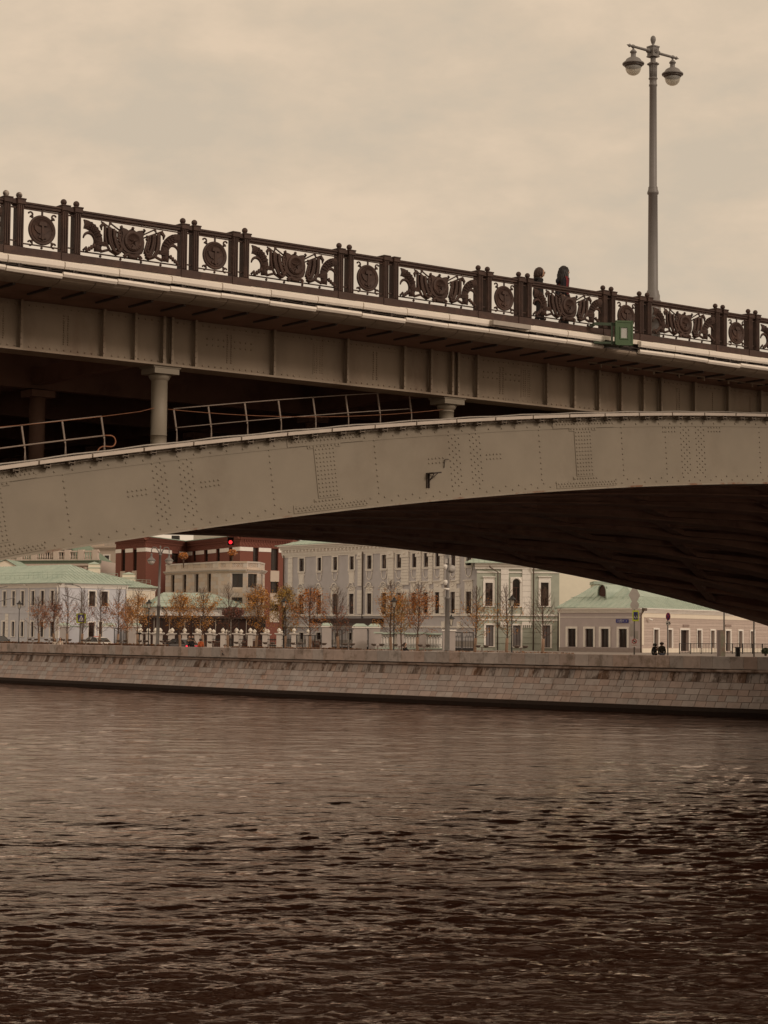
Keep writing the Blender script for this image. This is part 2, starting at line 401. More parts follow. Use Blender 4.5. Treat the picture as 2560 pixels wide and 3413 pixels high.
for p in (763, 1672):
    s = bh(p, 1250, YG)[0]
    for j in range(-4, 5):
        if j: dome(rv, s + .17 * j, YG, (ZG + ZGT(s)) / 2 + .03, .027); dome(rv, s + .17 * j, YG, (ZG + ZGT(s)) / 2 + .19, .027)
for s in STS:
    for j in range(8): dome(rv, s - .035, YG - .188, ZG + .1 + 1.05 * j / 7, .02)
o = rv.build('girder_rivets', PAINT_D, bridge); o['kind'] = 'stuff'
for p0_, p1_ in ((1015, 1120), (1715, 1800)):
    a, b_ = bh(p0_, 1250, YG)[0], bh(p1_, 1250, YG)[0]
    MB().box(a - .35, b_ + .3, YG - .026, YG - .002, ZG - .055, ZG + .11).box((a + b_) / 2 - .25, (a + b_) / 2 + .3, YG - .012, YG - .001, ZG + .12, ZGT(a) - .21).build('girder_splice', PAINT_D, bridge)
# ---- spandrel columns
SC1 = bh(531, 1300, YG + .2)[0]; SCD = bh(1489, 1300, YG + .2)[0] - SC1
for k in range(NR):
    yc = YG + .2 if k == 0 else YA + RP * k + .45
    for j in range(-6, 9):
        s = SC1 + SCD * j; zb, zt = ztop(s) + .03, ZG - .05
        if zt - zb < .35 or s < S0: continue
        if k > 3 and abs(j) > 4: continue
        m = PAINT if k == 0 else PAINT_U
        mb = MB(); H = zt - zb
        if k == 0: mb.lathe([(.25, 0), (.25, .06), (.225, .10), (.205, .14), (.205, .34), (.215, .34), (.215, .36), (.205, .36), (.205, H - .34), (.22, H - .33), (.26, H - .28), (.28, H - .24), (.28, H - .19)], (s, yc, zb), 24)
        else: mb.lathe([(.22, 0), (.22, H - .15)], (s, yc, zb), 10)
        c = mb.build('spandrel_column', m, bridge)
        mb = MB().box(s - .36, s + .36, yc - .36, yc + .3, zt - .19, zt)
        if k == 0: mb.box(s - .40, s + .40, yc - .38, yc + .32, zt - .045, zt - .001)
        mb.build('cap_plate', m, c)
        if k == 0:
            MB().box(s - .3, s + .3, yc - .3, yc + .3, zb - .06, zb + .002).build('base_plate', m, c)
# ---- light casings along the arch
sa, sb = bh(123.7, 1560, YA - .2)[0], bh(2547, 1392, YA - .2)[0]; pt_ = (sb - sa) / 18
g0 = None
for k in range(-12, 34):
    s0_ = sa + pt_ * k + .02; s1_ = s0_ + pt_ - .045; z0, z1 = ztop(s0_) + .02, ztop(s1_) + .02
    mb = MB(); ya, yb = YA - .30, YA - .17
    mb.add([(s0_, ya, z0), (s1_, ya, z1), (s1_, yb, z1), (s0_, yb, z0), (s0_, ya, z0 + .085), (s1_, ya, z1 + .085), (s1_, yb, z1 + .10), (s0_, yb, z0 + .10)],
           [(3, 2, 1, 0), (4, 5, 6, 7), (0, 1, 5, 4), (1, 2, 6, 5), (2, 3, 7, 6), (3, 0, 4, 7)])
    c = mb.build('arch_light_casing', mat('arch_casing_metal', (.55, .47, .40), .5, .1, 3), bridge)
    mb = MB()
    for fr in (.22, .68):
        ss = s0_ + fr * (s1_ - s0_) + RND.uniform(-.1, .1); zz = ztop(ss)
        mb.box(ss - .07, ss + .07, YA - .26, YA - .02, zz - .055, zz - .03).box(ss - .09, ss - .06, YA - .24, YA - .04, zz - .08, zz + .03).box(ss + .06, ss + .08, YA - .24, YA - .04, zz - .09, zz + .03).box(ss - .012, ss + .012, YA - .2, YA - .05, zz - .11, zz - .05)
    mb.build('clip', mat('clip_steel', (.17, .135, .105), .7, .2, 8), c)['kind'] = 'stuff'
mb = MB(); mb.tube([(s, YA - .1, ztop(s) + .15 + .012 * math.sin(s * 3)) for s in np.arange(sa - 15, sb + 16, .5)], .022, 6)
mb.build('cable_conduit', CASING_G, bridge)
mb = MB(); mb.tube([(s, YA - .06, ztop(s) - .03) for s in np.arange(sa - 15, sb + 16, .5)], .018, 5); mb.build('lower_conduit', CASING_G, bridge)
# bracket arm bolted on the arch web
sx, zx = bh(1425, 1615, YA)
mb = MB().box(sx - .05, sx - .03, YA - .06, YA, zx - .10, zx + .30).box(sx + .02, sx + .04, YA - .06, YA, zx - .10, zx + .30).box(sx - .06, sx + .05, YA - .32, YA, zx + .285, zx + .32)
mb.tube([(sx, YA - .04, zx + .06), (sx, YA - .28, zx + .28)], .015, 5)
mb.tube([(sx, YA - .05, zx + .31), (sx + .30, YA - .24, zx + .34)], .02, 5); mb.tube([(sx, YA - .04, zx + .08), (sx + .22, YA - .18, zx + .32)], .014, 5)
mb.build('bracket_arm', DARK, bridge)
sx, zx = bh(1478, 1545, YA); MB().tube([(sx, YA - .03, zx - .12), (sx, YA - .05, zx + .1), (sx + .03, YA - .06, zx + .12), (sx + .12, YA - .08, zx + .12)], .012, 5).build('hook', DARK, bridge)
# ---- cornice below the railing
sl, sr = bh(-350, 900, 0)[0] - 14, bh(3000, 1100, 0)[0] + 12
sweep('fascia_ledge', FASCIA, bridge, lambda s: [(-.06, zc(s) - 1.44), (.5, zc(s) - 1.44), (.5, zc(s) - 1.30), (.0, zc(s) - 1.30), (-.06, zc(s) - 1.335)], sl, sr, 40)
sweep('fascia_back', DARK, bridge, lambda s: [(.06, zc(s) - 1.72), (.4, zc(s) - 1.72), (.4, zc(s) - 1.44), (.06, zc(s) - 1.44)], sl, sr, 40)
a, b_ = bh(27, 880, -.2)[0], bh(1635, 1110, -.2)[0]; cp = (b_ - a) / 10
case0 = None
for k in range(int((sl - a) / cp) + 1, int((sr - a) / cp)):
    s0_ = a + cp * k + .012; s1_ = s0_ + cp - .024; z = zc((s0_ + s1_) / 2); j = RND.uniform(-.004, .006)
    if abs((s0_ + s1_) / 2 - bh(2010, 1130, 0)[0]) < .8: continue
    tilt = RND.uniform(-.006, .006); ya = -.20
    pr = [(-.06, -1.345), (-.17, -1.36), (ya, -1.385), (ya, -1.475), (ya + .03, -1.525), (-.07, -1.525)]
    vs = [(s0_, y + j, z + zz + tilt + j) for y, zz in pr] + [(s1_, y + j, z + zz - tilt + j) for y, zz in pr]; n = len(pr)
    mb = MB().add(vs, [tuple(reversed(range(n))), tuple(range(n, 2 * n))] + [(i, (i + 1) % n, n + (i + 1) % n, n + i) for i in range(n)])
    c = mb.build('fascia_casing', CASING, bridge)
    z2 = -1.60
    if RND.random() < .12: z2 -= .03
    pr = [(-.10, z2), (-.19, z2 - .005), (-.205, z2 - .06), (-.17, z2 - .115), (-.10, z2 - .12)]; n = 5
    s0b, s1b = s0_ - .04, s1_ - .04; t2 = RND.uniform(-.008, .008)
    vs = [(s0b, y, z + zz + t2) for y, zz in pr] + [(s1b, y, z + zz - t2) for y, zz in pr]
    MB().add(vs, [tuple(reversed(range(n))), tuple(range(n, 2 * n))] + [(i, (i + 1) % n, n + (i + 1) % n, n + i) for i in range(n)]).build('lower_light_casing', CASING, bridge)
    mb = MB()
    for fr in (.2, .68):
        ss = s0_ + fr * cp + RND.uniform(-.05, .05); mb.box(ss - .05, ss + .01, -.17, .08, z - 1.62, z - 1.525).box(ss + .03, ss + .055, -.15, .08, z - 1.60, z - 1.53).tube([(ss, -.19, z - 1.53), (ss + .05, -.21, z - 1.585), (ss + .12, -.17, z - 1.61)], .008, 4)
    mb.build('hanger', DARK, bridge)
mb = MB(); mb.tube([(s, -.14 + .01 * math.sin(s * 5), zc(s) - 1.575 - .012 * abs(math.sin(s * 2.1)) - .006 * math.sin(s * 9)) for s in np.arange(sl, sr, .12)], .011, 4)
mb.tube([(s, .0, zc(s) - 1.56) for s in np.arange(sl, sr, .5)], .016, 4); mb.build('cables', DARK, bridge)
# one casing standing proud
s0_ = bh(1640, 1110, -.3)[0]; s1_ = bh(1765, 1115, -.3)[0]; z = zc(s0_)
MB().box(s0_, s1_, -.36, -.2, z - 1.50, z - 1.38).build('loose_casing', CASING_G, bridge)
a, b_ = bh(76, 925, 0)[0], bh(857, 1050, 0)[0]; gp = (b_ - a) / 7
for k in range(int((sl - a) / gp) + 1, int((sr - a) / gp)):
    s0_ = a + gp * k + .012; s1_ = s0_ + gp - .024; z = zc(s0_ + gp / 2)
    pr = []; 
    for i in range(7):
        t = i / 6 * pi / 2; pr.append((-.10 + .50 * (1 - math.cos(t)) , -1.69 - .185 * math.sin(t)))
    pr += [(p[0] + .006, p[1] + .012) for p in reversed(pr)]; n = len(pr)
    vs = [(s0_, y, z + zz) for y, zz in pr] + [(s1_, y, z + zz) for y, zz in pr]
    MB().add(vs, [tuple(reversed(range(n))), tuple(range(n, 2 * n))] + [(i, (i + 1) % n, n + (i + 1) % n, n + i) for i in range(n)], smooth=False).build('cove_panel', COVE, bridge)
    z_ = zc(s0_); s_ = s0_ - .012
    mb = MB().box(s_ - .03, s_ + .03, .42, 1.5, z_ - 1.92, z_ - 1.862)
    mb.add([(s_ - .02, -.09 + .5 * (1 - math.cos(t)), z_ - 1.685 - .185 * math.sin(t)) for t in (0, .5, 1.0, 1.57)] + [(s_ + .02, -.09 + .5 * (1 - math.cos(t)), z_ - 1.685 - .185 * math.sin(t)) for t in (0, .5, 1.0, 1.57)], [(0, 1, 5, 4), (1, 2, 6, 5), (2, 3, 7, 6)])
    mb.build('soffit_rib', DARK, bridge)
# pipe slung below the cantilever, right part
s0_, s1_ = bh(1960, 1205, 1.2)[0], bh(2900, 1320, 1.2)[0]; z = bh(1960, 1206, 1.2)[1]
mb = MB().tube([(s0_, 1.2, z), (s1_, 1.2, z + .02)], .035, 8); mb.build('drain_pipe', PAINT_D, bridge)
k = 0
while s0_ + .55 + 1.1 * k < s1_:
    MB().box(s0_ + .5 + 1.1 * k, s0_ + .54 + 1.1 * k, 1.18, 1.22, z - .12, zc(s0_) - 1.86).build('pipe_hanger', PAINT_D, bridge); k += 1
# abutments
STONE = mat('granite', (.30, .245, .21), .85, .2, 2.0, .006, 20)
MB().box(S0 - 8, S0 + 2.2, YA - .5, 51, -1, ZG - .3).build('abutment', STONE, bridge)
MB().box(S1 - 2.2, S1 + 8, YA - .5, 51, -1, ZG - .3).build('abutment', STONE, bridge)

# ================================================================== RAILING
rail = empty('bridge_railing', (P0[0], P0[1], 0), 'dark brown cast iron railing with star shields and anvil medallions along the bridge deck', 'railing', rz=BRZ)
N0, N1 = -4, 13
def pair_s(n):            # start/end of round bay in period n
    return 4.704 * n, 4.704 * n + 1.47
def mk_post():
    mb = MB(); mb.box(-.085, .085, .03, .22, -1.12, -.13)
    for i in (-1, 0, 1): mb.bbox(i * .052 - .019, i * .052 + .019, .0, .04, -1.10, -.14, .008)
    mb.box(-.1, .1, .0, .25, -.155, -.135)
    o = mb.build('post', IRON, rail); return o
post0 = mk_post()
cap0 = MB().bbox(-.105, .105, -.03, .28, -.135, -.03, .008).bbox(-.115, .115, -.04, .29, -.03, .0, .006).build('post_cap', IRON, post0, origin=(0, 0, 0))
ball_m = MB().lathe([(.03, -.01), (.025, .0), (.03, .015)], (0, .12, 0), 10).ball((0, .12, .085), .074, 16)
ball0 = ball_m.build('ball_finial', IRON, post0, origin=(0, 0, 0))
BALLW = mat('flaking_white_paint', (.42, .36, .31), .6, .2, 12, col2=(.07, .045, .035), c2=(.46, .54))
link0 = MB().box(-.20, .20, .03, .22, -.13, -.02).box(-.10, .10, .08, .11, -.225, -.195).box(-.10, .10, .08, .11, -.985, -.955).build('post_link', IRON, rail)
def medallion():
    c = MB(); cy = -.655; y = .03
    c.lathe([(.335, -.05), (.345, -.02), (.345, .0), (.325, .012), (.30, .012), (.285, -.005)], (0, .06, cy), 40, axis='y')
    o = c.build('medallion', IRON, rail)
    e_ = MB()
    e_.lathe([(.262, -.002), (.262, .016), (.25, .016), (.25, -.002)], (0, .0645, cy), 36, axis='y'); e_ = MB(); e_.tube([(.26 * math.cos(t), .06, cy + .26 * math.sin(t)) for t in np.linspace(0, 2 * pi, 33)], .01, 5)
    e_.prism([(-.09, cy + .10), (.11, cy + .10), (.11, cy + .155), (.07, cy + .19), (-.06, cy + .19), (-.09, cy + .155)], .025, .07)         # hammer head
    e_.box(-.028, .028, .02, .06, cy - .215, cy + .10)                                                                                  # handle
    e_.prism([(-.21, cy + .09), (-.19, cy + .0), (-.12, cy - .07), (-.05, cy - .09), (.06, cy - .09), (.10, cy - .05), (.2, cy + .04), (.10, cy + .06), (-.05, cy + .06)], .04, .075)  # anvil body
    e_.prism([(-.10, cy - .19), (.10, cy - .19), (.10, cy - .15), (.05, cy - .13), (.04, cy - .09), (-.05, cy - .09), (-.06, cy - .13), (-.10, cy - .15)], .035, .075)
    e_.build('hammer_and_anvil', IRON, o, origin=(0, 0, 0))
    h = MB()
    for sx in (-1, 1):
        for sz in (-1, 1):
            p = [(sx * (.30 + .055 * math.cos(a)), .07, cy + sz * .33 + .055 * math.sin(a)) for a in np.linspace(.3, 5.0, 9)]; h.tube(p, .022, 6)
            h.tube([(sx * .24, .07, cy + sz * .26), (sx * .29, .07, cy + sz * .31)], .03, 6)
    h.box(-.53, .53, .06, .09, -.228, -.202).box(-.53, .53, .06, .09, -1.035, -1.005).box(-.50, -.475, .06, .09, -1.03, -.2).box(.475, .50, .06, .09, -1.03, -.2)
    h.ball((0, .075, -1.065), .032, 8); h.ball((0, .075, -.18), .026, 8); h.box(-.02, .02, .06, .09, -.31, -.22)
    h.build('corner_scrolls', IRON, o, origin=(0, 0, 0))
    return o
def star_pts(cx, cz, R, r): return [(cx + (R if i % 2 == 0 else r) * math.sin(i * pi / 5), cz + (R if i % 2 == 0 else r) * math.cos(i * pi / 5)) for i in range(10)]
def crest():
    b = -1.02
    mb = MB(); cz = b + .40
    out_ = [(-.16, b + .08), (.16, b + .08), (.27, b + .14), (.32, b + .26), (.33, b + .42), (.30, b + .55), (.33, b + .66), (.27, b + .70), (.17, b + .68), (.10, b + .65), (.0, b + .71), (-.10, b + .65), (-.17, b + .68), (-.27, b + .70), (-.33, b + .66), (-.30, b + .55), (-.33, b + .42), (-.32, b + .26), (-.27, b + .14)]
    mb.prism(out_, .01, .09)
    mb.prism([(x * .9, (z - cz) * .88 + cz) for x, z in out_], -.015, .02)
    o = mb.build('crest_shield', IRON, rail)
    e_ = MB(); e_.lathe([(.235, 0), (.245, .03), (.235, .05), (.20, .055), (.17, .05), (.155, .02)], (0, .0, cz), 36, axis='y')
    sp = star_pts(0, cz, .135, .055); n = len(sp); e_.add([(x, -.02, z) for x, z in sp] + [(0, -.085, cz)], [((i + 1) % n, i, n) for i in range(n)])
    for a in np.linspace(-2.6, -.5, 9): e_.ball((.2 * math.cos(a), -.05, cz + .2 * math.sin(a)), .025, 6)
    e_.prism([(-.07, cz - .20), (.07, cz - .20), (.05, cz - .16), (.02, cz - .1), (-.02, cz - .1), (-.05, cz - .16)], -.08, -.03)
    e_.build('star_wreath', IRON, o, origin=(0, 0, 0))
    e_ = MB()
    for sx in (-1, 1):
        e_.tube([(0, .0, b + .06), (sx * .12, -.01, b + .075), (sx * .2, -.01, b + .05), (sx * .235, -.01, b + .02), (sx * .21, -.01, b - .01), (sx * .175, -.01, b + .01)], .04, 7)
        e_.tube([(sx * .30, .02, b + .66), (sx * .33, .0, b + .7), (sx * .29, -.01, b + .72)], .03, 6)
    e_.tube([(-.12, -.01, b + .03), (.12, -.01, b + .03)], .045, 7); e_.ball((0, .0, b + .71), .04, 8)
    e_.build('scrollwork', IRON, o, origin=(0, 0, 0))
    for sx in (-1, 1):
        f = MB()
        for i in range(6):
            t = i / 5; x0 = .74 - .34 * t; yy = .01 - .04 * (i % 2) - .02 * math.sin(t * pi)
            top = b + .68 - .10 * t if i else b + .69
            xb = .36 - .06 * t; zb_ = b + .02 + .13 * t
            P = [(sx * x0, yy, top), (sx * (x0 - .0), yy, b + .45 + .02 * t), (sx * (x0 - .03 - .02 * t), yy - .01, b + .26 + .05 * t), (sx * (x0 - .13 + .04 * t), yy - .01, b + .10 + .08 * t), (sx * (xb + .08), yy, zb_ + .01), (sx * xb, yy, zb_ + .05)]
            Q = []
            for k in range(len(P) - 1):
                for m_ in range(3):
                    u = m_ / 3; Q.append(tuple(P[k][c] * (1 - u) + P[k + 1][c] * u for c in range(3)))
            Q.append(P[-1]); f.tube(Q, .033, 6)
        f.prism([(sx * .42, b + .18), (sx * .76, b + .30), (sx * .76, b + .66), (sx * .42, b + .60)][::1 if sx > 0 else -1], .02, .05)
        f.build('flag_drape', IRON, o, origin=(0, 0, 0))
        g = MB()
        for i in range(7): g.ball((sx * (.385 + .02 * math.sin(i * 2)), -.03, b + .14 + .07 * i), .034 + .008 * (i % 2), 7)
        g.build('garland', IRON, o, origin=(0, 0, 0))
        MB().tube([(sx * .30, .03, b + .52), (sx * .84, .03, b + .76)], .02, 6).build('flag_pole', IRON, o, origin=(0, 0, 0)); MB().tube([(sx * .30, .03, b + .60), (sx * .62, .03, b + .77)], .02, 6).build('flag_pole', IRON, o, origin=(0, 0, 0))
        MB().tube([(sx * .60, .02, b + .13), (sx * .84, .03, b + .05)], .035, 6).build('pole_butt', IRON, o, origin=(0, 0, 0))
        MB().tube([(sx * .78, .0, b + .72), (sx * .86, .0, b + .64), (sx * .84, .0, b + .55)], [.05, .04, .015], 6).build('flag_tassel', IRON, o, origin=(0, 0, 0)); MB().tube([(sx * .60, .0, b + .76), (sx * .66, .0, b + .66)], [.035, .01], 6).build('spear_tip', IRON, o, origin=(0, 0, 0))
        g = MB()       # wheat sheaf bending out to the post
        for i in range(7):
            r_ = .30 + .031 * i; cx_, cz_ = 1.29, b + .25; yy = .03 - .035 * math.sin(i / 6 * pi)
            P = [(sx * 1.30, yy, cz_ + r_ * .98)]
            for a in np.linspace(pi / 2, pi, 8): P.append((sx * (cx_ + r_ * math.cos(a)), yy, cz_ + r_ * math.sin(a)))
            P.append((sx * (cx_ - r_ * .9 + (-.01)), yy, b + .14)); P.append((sx * (cx_ - r_ * .98), yy, b + .03))
            g.tube(P, .019, 6)
            if i > 0:
                for a in np.linspace(pi / 2 + .35 + .07 * (i % 2), pi - .45, 5): c0 = (sx * (cx_ + r_ * math.cos(a)), yy - .025, cz_ + r_ * math.sin(a)); c1 = (sx * (cx_ + (r_ + .012) * math.cos(a + .11)), yy - .03, cz_ + (r_ + .012) * math.sin(a + .11)); g.tube([c0, tuple((p + q) / 2 for p, q in zip(c0, c1)), c1], [.005, .017, .005], 5)
        g.build('wheat_sheaf', IRON, o, origin=(0, 0, 0))
        g = MB()
        for dz in (0, .035, .07): g.tube([(sx * .66, .0, b + .20 + dz), (sx * .80, -.03, b + .19 + dz), (sx * 1.0, .0, b + .22 + dz)], .02, 6)
        for i in range(4): g.tube([(sx * (1.03 + .06 * i), -.01, b + .20 - .045 * i), (sx * (1.06 + .06 * i), -.02, b + .11 - .04 * i)], .04, 6)
        g.build('ribbon', IRON, o, origin=(0, 0, 0))
        g = MB(); A_ = np.linspace(.6, 4.0, 14); P = [(sx * (1.14 + .16 * math.cos(a)), .05, b + .32 + .17 * math.sin(a)) for a in A_]
        A_ = np.linspace(.15, 4.1, 16); g.tube([(sx * (1.14 + .155 * math.cos(t)), .05, b + .29 + .17 * math.sin(t)) for t in A_], [.010 + .036 * math.sin(pi * min(1, (i + 1) / 17)) for i in range(16)], 6)
        g.tube([(sx * 1.055, .05, b + .15), (sx * 1.20, .05, b + .12), (sx * 1.29, .05, b + .03)][1:], .028, 6)
        g.build('sickle', IRON, o, origin=(0, 0, 0))
    h = MB(); W = 1.35
    h.box(-W, W, .06, .09, -.228, -.202).box(-W, W, .06, .09, -1.035, -1.005)
    for x in (-.82, -.28, .28, .82): h.ball((x, .075, -1.07), .034, 8); h.ball((x, .075, -.18), .022, 8)
    h.build('thin_rails', IRON, o, origin=(0, 0, 0))
    return o
med0 = medallion(); cr0 = crest()
protos = {'post': post0, 'link': link0, 'med': med0, 'crest': cr0}
used_first = {}
def put(kind, s, z, noball=False, white=False):
    src = protos[kind]
    if kind not in used_first: used_first[kind] = 1; pend.append((src, (s, 0, z))); return src
    c = src.copy(); COL.objects.link(c); c.parent = rail; c.location = (s, 0, z)
    for ch in src.children:
        if noball and ch.name.startswith('ball'): continue
        d = ch.copy(); COL.objects.link(d); d.parent = c
        if white and ch.name.startswith('ball'):
            d.data = ch.data.copy(); d.data.materials[0] = BALLW; d['label'] = 'ball finial with flaking white paint'
    return c
pend = []
def rail_seg(s0, s1, name='top_rail'):
    mb = MB()
    for (y0, y1, a, b_) in ((.03, .22, -.085, -.06), (.01, .24, -.105, -.085), (.04, .21, -.165, -.105)):
        mb.add([(s0, y0, zc(s0) + a), (s1, y0, zc(s1) + a), (s1, y1, zc(s1) + a), (s0, y1, zc(s0) + a), (s0, y0, zc(s0) + b_), (s1, y0, zc(s1) + b_), (s1, y1, zc(s1) + b_), (s0, y1, zc(s0) + b_)],
               [(3, 2, 1, 0), (4, 5, 6, 7), (0, 1, 5, 4), (1, 2, 6, 5), (2, 3, 7, 6), (3, 0, 4, 7)])
    mb.build(name, IRON, rail)
def plinth(s0, s1, y0, dz):
    z0, z1 = zc(s0), zc(s1)
    MB().add([(s0, y0, z0 - 1.31 + dz), (s1, y0, z1 - 1.31 + dz), (s1, .27, z1 - 1.31 + dz), (s0, .27, z0 - 1.31 + dz), (s0, y0, z0 - 1.121), (s1, y0, z1 - 1.121), (s1, .27, z1 - 1.121), (s0, .27, z0 - 1.121)],
             [(3, 2, 1, 0), (4, 5, 6, 7), (0, 1, 5, 4), (1, 2, 6, 5), (2, 3, 7, 6), (3, 0, 4, 7)]).build('plinth', IRON, rail)
for n in range(N0, N1):
    a, b_ = pair_s(n); nx_ = pair_s(n + 1)[0]
    for j, s in enumerate((a, b_)):
        for i, d in enumerate((-.165, .165)):
            nb = (n == 1 and j == 1 and i == 0) or (n == 2 and j == 1)
            put('post', s + d, zc(s + d), nb, n == 0 and j == 0)
        put('link', s, zc(s))
    m_ = (a + b_) / 2; put('med', m_, zc(m_)); m2_ = (b_ + nx_) / 2; put('crest', m2_, zc(m2_))
    rail_seg(a + .27, b_ - .27); rail_seg(b_ + .27, nx_ - .27)
    plinth(a - .27, a + .27 - .004, -.035, -.005); plinth(a + .27, b_ - .275, -.015, .0); plinth(b_ - .27, b_ + .27 - .004, -.035, -.005); plinth(b_ + .27, nx_ - .275, -.015, .02)
for o, l in pend: o.location = l

# ================================================================== catwalk handrails, wires
def catwalk(pxs, label, hose=False):
    s_ = [bh(px, py, YA + .9)[0] for px, py in pxs]; s_ = s_ 
    b = b2w(s_[0], YA + .9, ztop(s_[0]))
    root = empty('catwalk_handrail', (P0[0], P0[1], 0), label, 'handrail', 'catwalk handrails on the arch', rz=BRZ)
    y = YA + .9; H = .98; HR = mat('handrail_paint', (.26, .20, .16), .6, .2, 8)
    for s in s_:
        z = ztop(s) + .035; mb = MB()
        mb.add([(s - .022 - .10, y, z + H), (s + .022 - .10, y, z + H), (s + .02, y, z + .42), (s - .02, y, z + .42)] + [(s - .022 - .10, y + .03, z + H), (s + .022 - .10, y + .03, z + H), (s + .02, y + .03, z + .42), (s - .02, y + .03, z + .42)],
               [(3, 2, 1, 0), (4, 5, 6, 7), (0, 1, 5, 4), (1, 2, 6, 5), (2, 3, 7, 6), (3, 0, 4, 7)])
        mb.tube([(s, y, z + .44), (s - .02, y - .02, z)], .014, 5); mb.tube([(s, y, z + .44), (s + .07, y + .06, z)], .014, 5)
        mb.build('post', HR, root)
    for k, (h, r) in enumerate(((H, .016), (.50, .022 if hose else .013))):
        P = [(s - (.10 if k == 0 else .01), y - .01, ztop(s) + .035 + h) for s in s_]; P = [(P[0][0] - .02, P[0][1], P[0][2])] + P[1:]
        MB().tube(P, r, 6).build('rail_bar', HR, root)
    if hose:
        s = s_[-1]; z = ztop(s) + .54
        MB().tube([(s, y, z), (s + .15, y, z + .01)] + [(s + .18 + .14 * math.sin(t), y, z - .13 + .14 * math.cos(t)) for t in np.linspace(.2, pi, 8)] + [(s + .02 - .22 * math.sin(t), y, z - .47 + .2 * math.cos(t)) for t in np.linspace(.1, 1.5, 6)], .018, 6).build('hose', RUST, root)
    return root
catwalk([(-180, 1450), (-60, 1450), (84, 1448), (219, 1432), (349, 1415)], 'shorter left steel handrail on the arch with a rusty hose at its end', True)
catwalk([(590, 1391), (705, 1380), (826, 1370), (938, 1363), (1053, 1357), (1162, 1352), (1268, 1346), (1372, 1342)], 'longer right steel handrail on the arch, thin posts between the two round columns')
zz = bh(505, 1358, YA + .4)[1]
wr = MB().tube([b2w(SC1 - .2, YG + .1, zz), *[b2w(SC1 - t, YG + .1, zz - .205 * t + .006 * t * t) for t in np.linspace(.6, 8, 14)]], .008, 4); 
o = wr.build('steel_wire', RUST); tag(o, 'thin rusty wire stretched from the left round column down to the left', 'wire', 'wires strung between the columns')
s2 = SC1 + SCD; z2 = bh(1465, 1362, YG)[1]
wr = MB().tube([b2w(SC1 + .2, YG + .1, zz), *[b2w(SC1 + t * (SCD - .4) + .2, YG + .1, zz + (z2 - zz) * t - .8 * t * (1 - t)) for t in np.linspace(.05, 1, 16)]], .008, 4)
o = wr.build('steel_wire', RUST); tag(o, 'thin slack wire strung between the two round columns above the arch', 'wire', 'wires strung between the columns')

